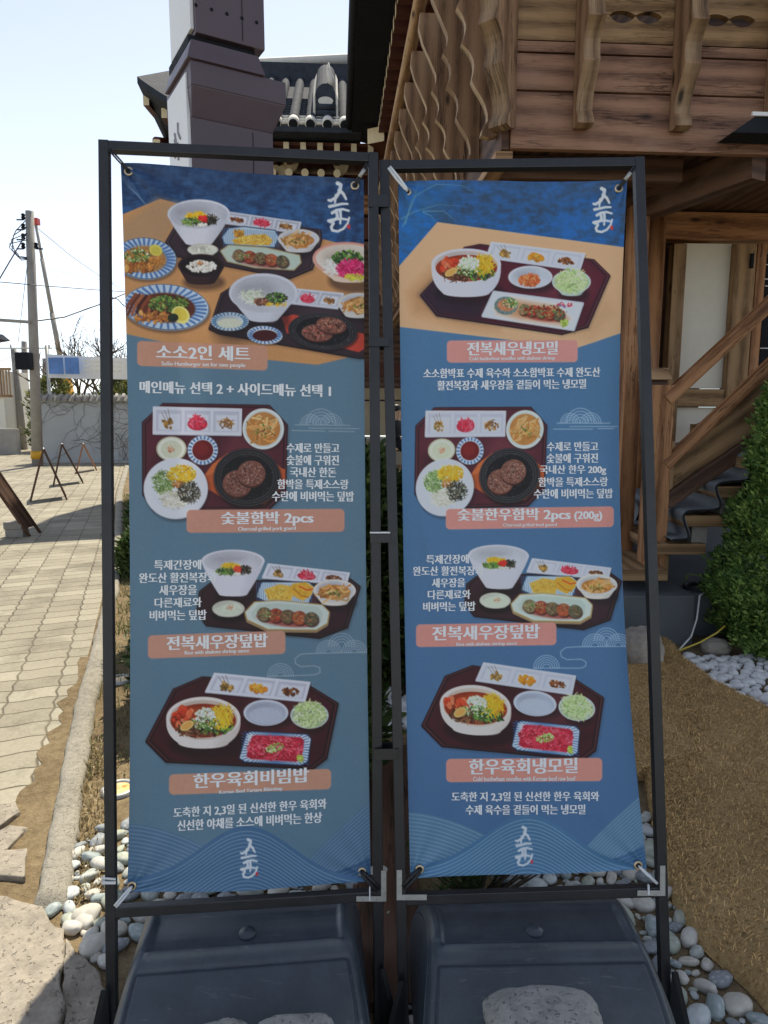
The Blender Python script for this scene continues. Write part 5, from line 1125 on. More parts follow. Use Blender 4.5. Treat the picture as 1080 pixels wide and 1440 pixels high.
def blades(poly, n, h, tones, seed, name, dens=None):
    r_ = np.random.default_rng(seed); P = np.array(poly); lo, hi = P.min(0), P.max(0); b = lo+(hi-lo)*r_.random((n*3, 2)); b = np.array([p for p in b if inside(p, poly)])[:n]
    k = fbm(np.c_[b, np.zeros(len(b))], 3.2, seed) > (-.25 if dens is None else dens); b = b[k]; m = len(b); a = r_.random(m)*6.28; L = h*r_.uniform(.4, 1.3, m); l = r_.uniform(.1, 1.0, m)
    b3 = np.c_[b, np.full(m, .003)]; tip = b3+np.stack([np.cos(a)*L*l, np.sin(a)*L*l, L*(1.1-.6*l)], 1); s = np.stack([-np.sin(a), np.cos(a), 0*a], 1)*(.0022+.0012*r_.random((m, 1)))
    mid = (b3+tip)/2+[0, 0, .006]; V = np.stack([b3-s, b3+s, mid+s*.8, mid-s*.8, tip, tip+s*.05], 1).reshape(-1, 3); i6 = np.arange(m)[:, None]*6; t = r_.random((m, 1)); T = np.repeat((np.array(tones[0])*(1-t)+np.array(tones[1])*t)*(.6+.7*r_.random((m, 1))), 6, 0)
    return tag(np_mesh(name, V, np.concatenate([i6+[0, 1, 2, 3], i6+[3, 2, 5, 4]]), M['leaf'], None, T), kind='stuff')
gl = [(-1.28, 2.75), (-1.62, 3.8), (-1.98, 5.0), (-2.3, 5.9), (-3.14, 8.3), (-4.75, 12.6), (-4.2, 12.6), (-2.65, 8.3), (-1.85, 5.9), (-1.5, 5.0), (-1.2, 3.8), (-.95, 2.75)]
blades(gl, 16000, .045, ((.07, .10, .025), (.26, .24, .10)), 6, 'grass', -.1)
blades([(x, y) for x, y in gl if y > 3.9 or True][1:-1], 9000, .075, ((.035, .075, .015), (.13, .19, .045)), 8, 'ground_cover', .12)
blades(g2((90, 1330), (140, 1330), (160, 1180), (150, 1040), (125, 1040), (100, 1180)), 1500, .03, ((.30, .24, .13), (.45, .36, .2)), 9, 'dry_grass', -.05)
# timber plank on the ground behind the tanks
q = MB(); a, b = G(560, 1290), G(545, 1075); q.hexa([(-.10, 1.6, 0), (.10, 1.6, 0), (.13, 3.0, 0), (-.10, 3.0, 0), (-.10, 1.6, .03), (.10, 1.6, .03), (.13, 3.0, .03), (-.10, 3.0, .03)])
tag(q.build('plank', M['wooddark'], bevel=.003), 'brown timber plank laid on the ground behind the two tanks', 'plank')
# in-ground lamps
for px, py, lab in ((167, 1112, 'round in-ground lamp with amber glass, the one nearer the pebbles'), (171, 957, 'round in-ground lamp with amber glass, farther along the kerb')):
    p = G(px, py); t = thing('ground_lamp', lab, 'lamp', (p[0], p[1], 0), 0, 'in-ground lamps')
    q = MB(); q.lathe([(.048, .0), (.050, .012), (.058, .016), (.068, .013), (.072, 0)], (p[0], p[1], .002), (0, 0, 1), 32); q.build('rim', M['steel'], t)
    q = MB(); q.lathe([(.049, .008), (.03, .013), (.0005, .015)], (p[0], p[1], .002), (0, 0, 1), 32); q.build('lens', M['lampglass'], t)
# hose and cables by the plinth
q = MB(); ce = at(985, 829, 4.75)
for k in range(3): q.tube([ce+[.11*math.cos(t), .09*math.sin(t), .012*k] for t in np.linspace(0, 6.28, 40)], .011, 8, False)
tag(q.build('hose', M['rubber']), 'coiled black hose lying on the stone plinth by the conifer', 'hose')
q = MB(); q.tube([at(992, 832, 4.7), at(984, 838, 4.42), at(980, 870, 4.36), at(972, 895, 4.28), at(955, 914, 4.15)], .0055, 6); tag(q.build('cable', M['cablewhite']), 'white cable hanging down the face of the stone plinth', 'cable')
q = MB(); q.tube([at(955, 915, 4.13), at(985, 903, 4.2), at(1008, 890, 4.2), at(1020, 880, 4.22)], .0055, 6); tag(q.build('cable', M['cableyellow']), 'yellow cable running from the coir mat into the conifer', 'cable')
# ================================================================ the timber hanok on the right (its own axes, turned a little to the left)
RB = R(3.8); CB, SB = math.cos(RB), math.sin(RB)
hk = thing('hanok_building', 'two storey timber house with tiled eaves, balcony and scalloped railing brackets behind the stands', 'building', (0, 0, 0), RB)
def b_of(p): p = np.asarray(p, float); return np.array([p[0]*CB+p[1]*SB, -p[0]*SB+p[1]*CB, p[2]])
def atb(px, py, by):
    """point seen at px,py on the house plane by = const"""
    d = ray(px, py); e = np.array([d[0]*CB+d[1]*SB, -d[0]*SB+d[1]*CB, d[2]]); return np.array([0, 0, EYE])+e*(by/e[1])
def part(q, name, mats, parent=None, **k): return q.build(name, mats, parent or hk, local=True, **k)
BX, BY0, ZB = .957, 4.20, 3.12                         # balcony: left edge, front, bracket foot height
BYE = 13.0
# floor edge boards, front and left
yb = BY0
for nm, (z0, z1, mt) in enumerate(((3.03, 3.335, 'boardred'), (3.345, 3.535, 'boardred'), (3.545, 3.60, 'boardred'))):
    q = MB(); q.box((BX+.05, yb, z0), (5.2, yb+.05-.003*nm, z1), 0); part(q, 'edge_board', M[mt], bevel=.004)
# upper board with pairs of leaf-shaped openings
def leaf_hole(cx, cz, w, h, n=14):
    L = []
    for s_ in (1, -1):
        for k in range(n):
            t = k/n; x = (-w+2*w*t)*s_; e = abs(math.sin(math.pi*t*2))**.7*(.55 if (s_ > 0) else .9)
            L.append((cx+x, cz+s_*h*max(e, .06 if 0 < t < 1 else 0)))
    return L
cv = bpy.data.curves.new('railing_board', 'CURVE'); cv.dimensions = '2D'; cv.fill_mode = 'BOTH'; cv.extrude = .02
def spl(P):
    s_ = cv.splines.new('POLY'); s_.points.add(len(P)-1)
    for p_, a in zip(s_.points, P): p_.co = (a[0], a[1], 0, 1)
    s_.use_cyclic_u = True
spl([(BX+.05, 3.61), (5.2, 3.61), (5.2, 4.3), (BX+.05, 4.3)])
for k in range(7):
    cx = BX+.75+.55*k; hz = atb(872, 20, yb)[2]; spl(leaf_hole(cx, hz, .155, .045))
co = bpy.data.objects.new('railing_board', cv); COL.objects.link(co); dg = bpy.context.evaluated_depsgraph_get(); cm = bpy.data.meshes.new_from_object(co.evaluated_get(dg))
Vc = [(v.co[0], yb+.03+v.co[2], v.co[1]) for v in cm.vertices]; q = MB(); fs = [list(p.vertices) for p in cm.polygons]; q.add(Vc, fs, [[(Vc[i][0], Vc[i][2]) for i in f] for f in fs]); bpy.data.objects.remove(co); bpy.data.curves.remove(cv); bpy.data.meshes.remove(cm)
part(q, 'railing_board', M['woodgrey'])
# left side boards, plain
for z0, z1 in ((3.03, 3.33), (3.34, 3.6), (3.61, 4.3)):
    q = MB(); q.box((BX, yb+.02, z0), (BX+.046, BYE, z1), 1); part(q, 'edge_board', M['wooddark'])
# scalloped brackets
def arc(p, q_, s, n=6):
    p, q_ = np.array(p), np.array(q_); d = q_-p; o = np.array([d[1], -d[0]])
    return [tuple(p+d*t+o*s*math.sin(math.pi*t)) for t in np.linspace(0, 1, n+1)[:-1]]
prof = [(0, .0), (.05, -.012), (.098, 0), (.092, .03)]+arc((.062, .10), (.159, .30), .10)+arc((.159, .30), (.222, .493), -.20)+arc((.222, .493), (.252, .685), -.20)+arc((.252, .685), (.262, .87), -.20)+[(.27, .90), (.32, 1.0), (.35, 1.1), (.34, 1.2), (.0, 1.2)]
prof[4:10] = [(.060, .08), (.062, .12), (.078, .17), (.105, .215), (.135, .255), (.152, .285)]
def bracket(O, A, D, e='edge'):
    q = MB(); q.prism(prof, O, A, (0, 0, 1), D, side_m=1); return part(q, 'railing_bracket', [M['bracket'], M[e]], bevel=.004)
for k in range(17):
    by = yb+.12+.535*k; bracket((BX-.002, by, ZB+.02), (-1, 0, 0), (0, .062, 0))
for bx in (1.36, 1.93, 2.49, 3.05, 3.6): bracket((bx, yb-.002, ZB+.02), (0, -1, 0), (.095, 0, 0), 'edgefront')
d_ = math.sqrt(.5); bracket((BX-.02, yb+.04, ZB), (-d_, -d_, 0), (.085, -.085, 0), 'edgefront')
q = MB(); q.tube([(BX-.34, yb-.4, 4.42), (BX-.34, BYE, 4.42)], .05, 12); part(q, 'handrail', M['woodpale'])
q = MB(); q.tube([(BX-.4, yb-.34, 4.42), (5.2, yb-.34, 4.42)], .05, 12); part(q, 'handrail', M['woodpale'])
# pale sill under the bracket feet at the corner, floor underside, joists
q = MB(); q.beam((BX+.02, yb+.03, 3.00), (BX+.02, BYE, 3.0), .10, .05); part(q, 'sill_beam', M['woodpale'])
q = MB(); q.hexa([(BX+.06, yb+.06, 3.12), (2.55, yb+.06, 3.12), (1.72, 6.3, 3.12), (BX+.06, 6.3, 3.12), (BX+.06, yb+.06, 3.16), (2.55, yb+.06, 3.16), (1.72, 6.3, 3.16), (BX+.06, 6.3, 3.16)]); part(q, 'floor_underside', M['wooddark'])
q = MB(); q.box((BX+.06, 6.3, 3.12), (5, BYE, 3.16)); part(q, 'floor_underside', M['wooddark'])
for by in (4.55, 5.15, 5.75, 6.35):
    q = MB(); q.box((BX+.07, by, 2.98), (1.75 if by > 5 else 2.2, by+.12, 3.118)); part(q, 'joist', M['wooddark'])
q = MB(); q.beam((2.55, yb+.1, 3.02), (1.55, 6.5, 2.92), .13, .2); part(q, 'trimmer_beam', M['wooddark'])
q = MB(); q.beam((BX+.1, 5.0, 2.88), (1.9, 5.0, 2.88), .16, .19); part(q, 'girder', M['wood'])
# posts
def sq_post(px0, px1, by, z0, z1, mat, name='post', wood_w=None):
    a, b = atb(px0, 600, by), atb(px1, 600, by); q = MB(); q.box((a[0], by, z0), (b[0], by+(b[0]-a[0]), z1), 2); return part(q, name, M[mat], bevel=.008)
sq_post(876, 899, 5.0, .42, 2.97, 'wood')
q = MB(); a, b = atb(905, 480, 5.75), atb(938, 480, 5.75); r_ = (b[0]-a[0])/2; q.tube([((a[0]+b[0])/2, 5.9, .4), ((a[0]+b[0])/2, 5.9, 1.6), ((a[0]+b[0])/2, 5.9, 3.1)], [r_*1.04, r_*1.02, r_], 20); part(q, 'column', M['wood'])
WY = 6.0
def rect(px0, py0, px1, py1, by, dep, mat, name, grain=None, **k):
    a, b = atb(px0, py0, by), atb(px1, py1, by); xm = [atb(p_, min(max((py0+py1)/2, 250), 620), by)[0] for p_ in (px0, px1)]; q = MB(); q.box((xm[0], by, b[2]), (xm[1], by+dep, a[2]), grain); return part(q, name, M[mat], **k)
rect(905, 296, 1290, 341, WY-.06, .16, 'wood', 'lintel', 0, bevel=.01)
rect(905, 232, 1290, 278, WY-.09, .2, 'woodgrey', 'lintel', 0, bevel=.03)
rect(905, 279, 1290, 295, WY+.02, .1, 'wooddark', 'lintel_gap', 0)
rect(800, 60, 990, 840, WY+.16, .06, 'wooddark', 'side_wall', 2)
rect(905, 120, 1290, 231, WY+.03, .1, 'plaster', 'plaster_panel')
rect(938, 342, 956, 700, WY-.05, .1, 'woodgrey', 'door_post', 2, bevel=.006)
rect(957, 342, 1022, 546, WY+.02, .06, 'plaster', 'plaster_panel')
rect(945, 547, 1022, 572, WY-.04, .1, 'woodgrey', 'rail', 0, bevel=.006)
rect(946, 573, 1022, 680, WY+.02, .06, 'plaster', 'plaster_panel')
rect(1023, 342, 1052, 700, WY-.055, .11, 'woodgrey', 'door_post', 2, bevel=.006)
rect(1053, 342, 1066, 700, WY-.045, .1, 'wood', 'door_post', 2, bevel=.005)
rect(1066, 357, 1290, 700, WY+.01, .05, 'fascia', 'door')
for y0, y1 in ((372, 393), (402, 490)):
    for x0, x1 in ((1076, 1086),):
        a, b = atb(x0, y0, WY), atb(1130, y1, WY); q = MB(); z = [(a[0], a[2]), (b[0], a[2]), (b[0], b[2]), (a[0], b[2])]
        for i in range(4):
            p0, p1 = z[i], z[(i+1) % 4]; q.beam((p0[0], WY+.004, p0[1]), (p1[0], WY+.004, p1[1]), .008+.0003*i, .008)
        part(q, 'door_trim', M['signwhite'])
a = atb(1053, 357, WY-.05); q = MB(); q.box((a[0]+.01, WY-.075, a[2]-.12), (a[0]+.035, WY-.046, a[2])); part(q, 'hinge', M['fascia'])
rect(905, 700, 1400, 840, WY+.0, .1, 'plinth', 'base_wall')
# side wall of the house, under the balcony, running away from us
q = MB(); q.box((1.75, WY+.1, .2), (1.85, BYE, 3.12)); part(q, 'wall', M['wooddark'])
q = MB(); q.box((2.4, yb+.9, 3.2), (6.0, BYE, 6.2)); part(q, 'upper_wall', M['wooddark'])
# lamp under the floor at the far right
a, b = atb(1030, 186, 4.02), atb(1120, 160, 4.02); q = MB(); q.prism([(0, 0), (.32, 0), (.32, .085), (.115, .085)], (a[0], 4.02, a[2]), (1.35, 0, 0), (0, 0, 1.25), (0, .16, 0)); lt = part(q, 'wall_lamp', M['fascia'])
q = MB(); q.box((a[0]+.10, 4.005, a[2]+.085), (a[0]+.42, 4.018, a[2]+.105)); part(q, 'lamp_strip', M['aluminium'], lt)
# ---------------- eaves over the balcony, running away
EH, X_R, X_G = 6.05, .157*4.5+.0, .064*4.5
BY_C = 12.5                                             # inner corner with the rear wing
q = MB(); q.hexa([(X_G, 3.6, EH+.10), (6.2, 3.6, EH+.13), (6.2, BY_C+4, EH+.13), (X_G, BY_C+.35, EH+.10), (X_G, 3.6, EH+.26), (6.2, 3.6, EH+3.3), (6.2, BY_C+4, EH+3.3), (X_G, BY_C+.35, EH+.26)]); part(q, 'roof', M['fascia'])
q = MB(); q.box((X_R+.12, 3.7, EH+.045), (5.5, BY_C+2.5, EH+.098)); part(q, 'soffit', M['rafter'])
q = MB(); q.tube([(X_G-.03, 3.6, EH+.20), (X_G-.03, BY_C+.3, EH+.20)], .075, 12); q.tube([(X_G-.10, 7.5, EH+.14), (X_G+.02, 7.5, EH+.02), (X_G+.1, 7.5, EH+.03), (X_G+.14, 7.5, EH+.12)], .03, 8); part(q, 'gutter', M['fascia'])
for k in range(30):
    by = 3.75+.3*k
    q = MB(); q.hexa([(X_R, by, EH-.10), (3.2, by, EH+.0), (3.2, by+.12, EH+.0), (X_R, by+.12, EH-.10), (X_R, by, EH+.044), (3.2, by, EH+.044), (3.2, by+.12, EH+.044), (X_R, by+.12, EH+.044)], 0)
    q.m = 1; q.box((X_R-.004, by+.003, EH-.097), (X_R-.0005, by+.117, EH+.041)); part(q, 'rafter', [M['rafter'], M['cream']])
q = MB(); q.hexa([(X_R-.16, BY_C-.30, EH-.20), (X_R+.10, BY_C-.46, EH-.20), (X_R+1.9, BY_C+1.8, EH-.2), (X_R+1.6, BY_C+2.0, EH-.2), (X_R-.16, BY_C-.30, EH+.04), (X_R+.10, BY_C-.46, EH+.04), (X_R+1.9, BY_C+1.8, EH+.04), (X_R+1.6, BY_C+2.0, EH+.04)], 0); q.m = 1
q.beam((X_R-.165, BY_C-.305, EH-.08), (X_R+.095, BY_C-.465, EH-.08), .008, .23); part(q, 'corner_beam', [M['rafter'], M['cream']])
# ---------------- rear wing across the back
XL = -3.2
def lift(bx): return .75*max(0, (-1.3-bx)/2.0)**2
def eave_pt(bx, up=0., back=0.): return np.array([bx, BY_C+back, EH+.10+lift(bx)*(1-back/4)+up])
SL = math.tan(R(33))
q = MB(); xs = np.linspace(XL, .45, 24)
for i in range(23):
    a, b = xs[i], xs[i+1]
    q.hexa([eave_pt(a, -.02), eave_pt(b, -.02), eave_pt(b, .1, 3.2), eave_pt(a, .1, 3.2), eave_pt(a, .08), eave_pt(b, .08), eave_pt(b, .08+3.2*SL, 3.2), eave_pt(a, .08+3.2*SL, 3.2)])
part(q, 'roof', M['tile'])
q = MB(); q.smooth = True
for k in range(17):                                    # convex tile rows with plastered ends, concave rows between
    bx = -3.25+.285*k
    if bx > .42 or bx < -2.1: continue
    a, b = eave_pt(bx, .12, .02), eave_pt(bx, .12+3.0*SL, 3.02); q.m = 0; q.tube([a+(b-a)*t for t in np.linspace(0, 1, 12)], [.085+.006*(i % 2) for i in range(12)], 12); q.m = 1
    ax = (b-a)/np.linalg.norm(b-a); q.lathe([(.0005, 0), (.082, 0), (.092, .01), (.094, .22), (.086, .24)], a-ax*.05, ax, 16); q.m = 2; q.lathe([(.0005, -.004), (.076, -.003)], a-ax*.05, ax, 16)
    for j in range(10):
        c = eave_pt(bx+.142, .085+.06*SL+j*.16*SL, .06+j*.16); q.m = 1 if j < 3 else 0; q.box(c-[.075, .07, .025], c+[.075, .07, .02])
part(q, 'tile_row', [M['tile'], M['mortar'], M['fascia']])
q = MB(); q.box((XL+.5, BY_C+3.0, EH+.1+3.0*SL), (.5, BY_C+3.4, EH+.55+3.0*SL)); part(q, 'ridge', M['tile'])
q = MB(); q.tube([(XL+.3, BY_C+3.2, EH+.6+3*SL), (-2, BY_C+3.2, EH+.56+3*SL), (.5, BY_C+3.2, EH+.75+3*SL)], .1, 10); part(q, 'ridge_cap', M['mortar'])
# descending ridge with arched end, white mortar cheeks and a finial
rx = b_of(at(458, 150, 12.9))[0]
prof_r = [(-.17, 0), (-.17, .50)]+[(.17*math.cos(math.pi-math.pi*t/10), .50+.19*math.sin(math.pi*t/10)) for t in range(11)]+[(.17, .50), (.17, 0)]
o = eave_pt(rx, .20, .35); dv = np.array([0, 1.5, 1.5*SL]); q = MB(); q.prism(prof_r, o, (1, 0, 0), (0, 0, 1), dv); q.m = 1
for s_ in (-1, 1): q.prism([(s_*.175, 0), (s_*.215, 0), (s_*.215, .45), (s_*.175, .55)][::s_], o+[0, -.02, -.02], (1, 0, 0), (0, 0, 1), dv*.98)
q.prism([(.13*math.cos(t), .40+.07*math.sin(t)) for t in np.linspace(0, 2*math.pi, 14)[:-1]], o+[0, -.03, 0], (1, 0, 0), (0, 0, 1), (0, .02, 0)); q.m = 0
for zz in (.08, .2, .3): q.tube([o+[-.165, -.03, zz], o+[.165, -.03, zz]], .055, 8)
part(q, 'descending_ridge', [M['tile'], M['mortar']])
q = MB(); q.tube([o+[.08, .1, .66], o+[.09, .05, .80], o+[.05, .05, .92], o+[.06, .05, 1.04]], [.07, .06, .035, .01], 8); part(q, 'finial', M['mortar'])
# higher roof behind, rising to the right
q = MB(); q.hexa([(rx+.3, BY_C+2.2, EH+1.35), (2.2, BY_C+2.2, EH+1.2), (2.2, BY_C+4.4, EH+2.6), (rx+.3, BY_C+4.4, EH+2.6), (rx+.3, BY_C+2.2, EH+1.5), (2.2, BY_C+2.2, EH+1.35), (2.2, BY_C+4.4, EH+2.75), (rx+.3, BY_C+4.4, EH+2.85)])
for k in range(9): q.tube([(rx+.35+.28*k, BY_C+2.15, EH+1.5-.012*k), (rx+.35+.28*k, BY_C+4.4, EH+2.84-.01*k)], .07, 8)
part(q, 'upper_roof', M['tile'])
q = MB(); q.tube([(rx+.1, BY_C+4.4, EH+2.95), (2.2, BY_C+4.4, EH+2.8)], .09, 8); part(q, 'ridge_cap', M['mortar'])
for k in range(16):                                     # square flying rafters and round rafters below
    bx = -3.2+.29*k; z = EH-.02+lift(bx)
    if bx > .6: continue
    q = MB(); q.hexa([(bx, BY_C+.32, z-.11), (bx+.1, BY_C+.32, z-.11), (bx+.1, BY_C+2.4, z+.1), (bx, BY_C+2.4, z+.1), (bx, BY_C+.32, z+.05), (bx+.1, BY_C+.32, z+.05), (bx+.1, BY_C+2.4, z+.25), (bx, BY_C+2.4, z+.25)], 1)
    q.m = 1; q.box((bx+.003, BY_C+.314, z-.107), (bx+.097, BY_C+.3195, z+.047)); part(q, 'flying_rafter', [M['rafter'], M['cream']])
    if bx < .2:
        q = MB(); q.tube([(bx+.05, BY_C+.9, z-.26+lift(bx)*-.3), (bx+.05, BY_C+2.6, z+.1)], .072, 10); q.m = 1; q.lathe([(.0005, -.004), (.068, -.003)], (bx+.05, BY_C+.9, z-.26+lift(bx)*-.3), (0, 1, .2), 14); part(q, 'round_rafter', [M['rafter'], M['cream']])
q = MB(); q.box((XL+.4, BY_C+.38, EH-.0), (2.6, BY_C+2.6, EH+.055)); part(q, 'soffit', M['rafter'])
for k, (z0, z1, mt) in enumerate(((5.20, 5.55, 'wood'), (4.75, 5.15, 'rafter'), (4.2, 4.72, 'wooddark'))):
    q = MB(); q.box((-3.2, BY_C+1.35+.03*k, z0), (1.6, BY_C+1.6+.03*k, z1), 0); part(q, 'lintel', M[mt], bevel=.01)
q = MB(); q.box((-3.2, BY_C+1.7, 3.0), (1.6, BY_C+1.8, 6.0)); part(q, 'upper_wall', M['rafter'])
for px, py in ((409, 233), (393, 242), (480, 236)):
    p = atb(px, py, BY_C+1.25); q = MB(); q.prism([(.0, -.13), (.10, -.05), (.14, .05), (.11, .12), (.05, .13), (0, .10), (-.05, .13), (-.11, .12), (-.14, .05), (-.10, -.05)], p, (1, 0, 0), (0, 0, 1), (0, .1, 0)); part(q, 'beam_end', M['cream'])
# dark verandah, red beam and the lit dining room behind glass at ground level
WYB = BY_C+1.0
zf = at(550, 668, 13.6)[2]
q = MB(); q.box((-3.2, WYB, 3.0), (1.74, WYB+.1, 4.19)); part(q, 'upper_wall', M['wooddark'])
a = atb(550, 546, WYB)[2]; q = MB(); q.box((-3.2, WYB-.02, a), (1.74, WYB+.06, 2.999)); part(q, 'upper_wall', M['wooddark'])
z = atb(550, 520, WYB)[2]; q = MB(); q.box((-3.2, WYB-.08, z-.12), (1.74, WYB-.021, z+.12), 0); part(q, 'red_beam', M['rafter'])
wf = MB()
for bx in (-1.4, -.1, .35, 1.65): wf.box((bx, WYB-.02, zf), (bx+.05, WYB+.03, a))
wf.box((-3.2, WYB-.025, zf-.05), (1.74, WYB+.035, zf+.0)); wz = atb(550, 562, WYB)[2]; wf.box((-3.2, WYB-.024, wz-.03), (1.74, WYB+.034, wz)); wf_o = part(wf, 'window_frame', M['fascia'])
q = MB(); q.box((-3.1, WYB, zf), (1.7, WYB+.006, a)); part(q, 'pane', M['glass'], wf_o)
q = MB(); q.box((-3.2, WYB+2.6, 0), (3.0, WYB+2.7, 3.0)); part(q, 'room_wall', M['interior']); q = MB(); q.box((-3.2, WYB+.1, zf-.1), (3, WYB+2.6, zf)); part(q, 'room_floor', M['woodgrey'])
q = MB(); q.box((-3.2, WYB-.7, zf-.25), (1.74, WYB-.03, zf-.06)); part(q, 'door_step', M['plinth'], bevel=.01)
hk_b = hk
Wb = lambda p: tuple(np.array(world(hk) @ Vector(p)))
# diner seated behind the glass
def person_mesh(base, mirror=1):
    bx, by, bz = base; J = {}
    pts = [((0, 0, .46), .15), ((0, .01, .66), .145), ((0, .02, .86), .15), ((0, .0, 1.02), .10), ((0, -.01, 1.08), .055), ((0, -.03, 1.15), .075), ((0, -.03, 1.25), .09), ((0, -.02, 1.32), .06),
           ((.17, .02, .96), .06), ((.25, -.02, .76), .048), ((.16, -.24, .70), .036), ((.12, -.32, .71), .03), ((-.17, .02, .96), .06), ((-.25, -.02, .76), .048), ((-.16, -.24, .70), .036), ((-.12, -.32, .71), .03),
           ((.10, -.2, .48), .085), ((.11, -.44, .48), .065), ((.11, -.46, .08), .045), ((.11, -.56, .04), .035), ((-.10, -.2, .48), .085), ((-.11, -.44, .48), .065), ((-.11, -.46, .08), .045), ((-.11, -.56, .04), .035)]
    ed = [(0, 1), (1, 2), (2, 3), (3, 4), (4, 5), (5, 6), (6, 7), (3, 8), (8, 9), (9, 10), (10, 11), (3, 12), (12, 13), (13, 14), (14, 15), (0, 16), (16, 17), (17, 18), (18, 19), (0, 20), (20, 21), (21, 22), (22, 23)]
    me = bpy.data.meshes.new('person'); me.from_pydata([(p[0]*1.0, p[1], p[2]) for p, r in pts], ed, []); o = bpy.data.objects.new('person', me); COL.objects.link(o)
    m = o.modifiers.new('s', 'SKIN'); m.use_smooth_shade = True; o.modifiers.new('u', 'SUBSURF').levels = 1
    for v, (p, r) in zip(me.skin_vertices[0].data, pts): v.radius = (r, r)
    me.skin_vertices[0].data[0].use_root = True; dg = bpy.context.evaluated_depsgraph_get(); dg.update(); out = bpy.data.meshes.new_from_object(o.evaluated_get(dg)); bpy.data.objects.remove(o)
    V = np.array([v.co for v in out.vertices]); F = [list(f.vertices) for f in out.polygons]; mi = [1 if (V[f].mean(0)[2] > 1.06 or V[f].mean(0)[1] < -.25 and V[f].mean(0)[2] > .6) else 0 for f in F]
    bpy.data.meshes.remove(out); return V, F, mi
Vp, Fp, mip = person_mesh((0, 0, 0))
pp = np.array(Wb((.0, WYB+.95, zf))); px = at(553, 640, pp[1]); base = np.array([px[0]+.06, pp[1], zf])
t = thing('person', 'person in dark clothes seated at a table behind the dining room glass', 'person', tuple(base))
q = MB(); q.smooth = True; ca = .9; Rm = np.array([[math.cos(ca), math.sin(ca), 0], [-math.sin(ca), math.cos(ca), 0], [0, 0, 1]]); q.add(Vp@Rm+base, Fp); q.mi = mip; q.build('body', [M['darkcloth'], M['skin']], t)
q = MB(); q.lathe([(.098, 0), (.108, .05), (.10, .10), (.07, .14), (.0005, .155)], base+np.array([0, .0, 1.22]), (0, .15, 1), 16); q.build('hair', M['hair'], t)
def chair_(base, label):
    t = thing('dining_chair', label, 'chair', tuple(base)); q = MB(); q.box(base+[-.2, -.2, .42], base+[.2, .2, .45]); q.build('seat', M['woodpale'], t)
    for sx in (-1, 1):
        for sy in (-1, 1): q = MB(); q.box(base+[sx*.18-.015, sy*.18-.015, 0], base+[sx*.18+.015, sy*.18+.015, .42 if sy < 0 else .85]); q.build('leg', M['woodpale'], t)
    q = MB(); q.box(base+[-.164, .168, .6], base+[.164, .192, .85]); q.build('backrest', M['woodpale'], t)
chair_(base+[0, .02, 0], 'pale wooden chair under the seated diner'); chair_(base+[.32, -.35, 0], 'pale wooden chair close to the dining room glass')
q = MB(); b2 = base+[-.42, -.25, 0]; t = thing('dining_table', 'dining table with a white edge behind the glass', 'table', tuple(b2)); q.box(b2+[-.35, -.3, .70], b2+[.35, .3, .74]); q.build('tabletop', M['signwhite'], t)
q = MB(); q.box(b2+[-.04, -.04, 0], b2+[.04, .04, .70]); q.build('leg', M['black'], t)

# ================================================================ staircase up to the right
st = thing('staircase', 'timber staircase with carved handrails and grey matting climbing to the balcony', 'staircase', tuple(at(928, 800, 4.7)))
YS = 4.70
def sp(px, py, Y=YS): return at(px, py, Y)
def post_at(px0, px1, ytop, ybot, Y, dep, mat, name='newel_post'):
    a, b = sp(px0, ybot, Y), sp(px1, ytop, Y); xm = [sp(p_, (ytop+ybot)/2, Y)[0] for p_ in (px0, px1)]; q = MB(); q.box((xm[0], Y, a[2]), (xm[1], Y+dep, b[2]), 2); return q.build(name, M[mat], st, bevel=.007)
n1 = post_at(911, 943, 541, 802, YS, .13, 'wood')
a, b = sp(909, 534, YS-.01), sp(946, 517, YS-.01); q = MB(); q.hexa([(a[0], YS-.02, a[2]), (b[0], YS-.02, a[2]), (b[0], YS+.15, a[2]), (a[0], YS+.15, a[2]), (a[0]+.02, YS, b[2]), (b[0]-.02, YS, b[2]), (b[0]-.02, YS+.13, b[2]), (a[0]+.02, YS+.13, b[2])]); q.build('post_cap', M['woodpale'], n1, bevel=.006)
q = MB(); a, b = sp(914, 541, YS), sp(940, 533.5, YS); q.box((a[0], YS+.02, a[2]), (b[0], YS+.1, b[2])); q.build('post_neck', M['wooddark'], n1)
def rail(p0, p1, th, w, mat, name, Y=YS+.03, bev=.012):
    a, b = sp(*p0, Y), sp(*p1, Y); q = MB(); q.beam(a, b, w, th); return q.build(name, M[mat], st, bevel=bev)
rail((936, 563), (1210, 308), .085, .085, 'wood', 'handrail'); rail((934, 655), (1210, 391), .075, .075, 'wood', 'lower_rail')
rail((934, 706), (1210, 520), .10, .08, 'wooddark', 'stringer', YS+.05)
pa, pb, pc, pd = sp(934, 668, YS+.06), sp(1210, 400, YS+.06), sp(1210, 515, YS+.06), sp(934, 700, YS+.06); q = MB(); q.hexa([pd, pc, pc+[0, .02, 0], pd+[0, .02, 0], pa, pb, pb+[0, .02, 0], pa+[0, .02, 0]]); q.build('side_panel', M['woodgrey'], st)
post_at(934.5, 948, 620, 696, YS+.045, .05, 'woodgrey', 'baluster')
a0, b0 = sp(877, 820, YS+.9), sp(893, 520, YS+.9)
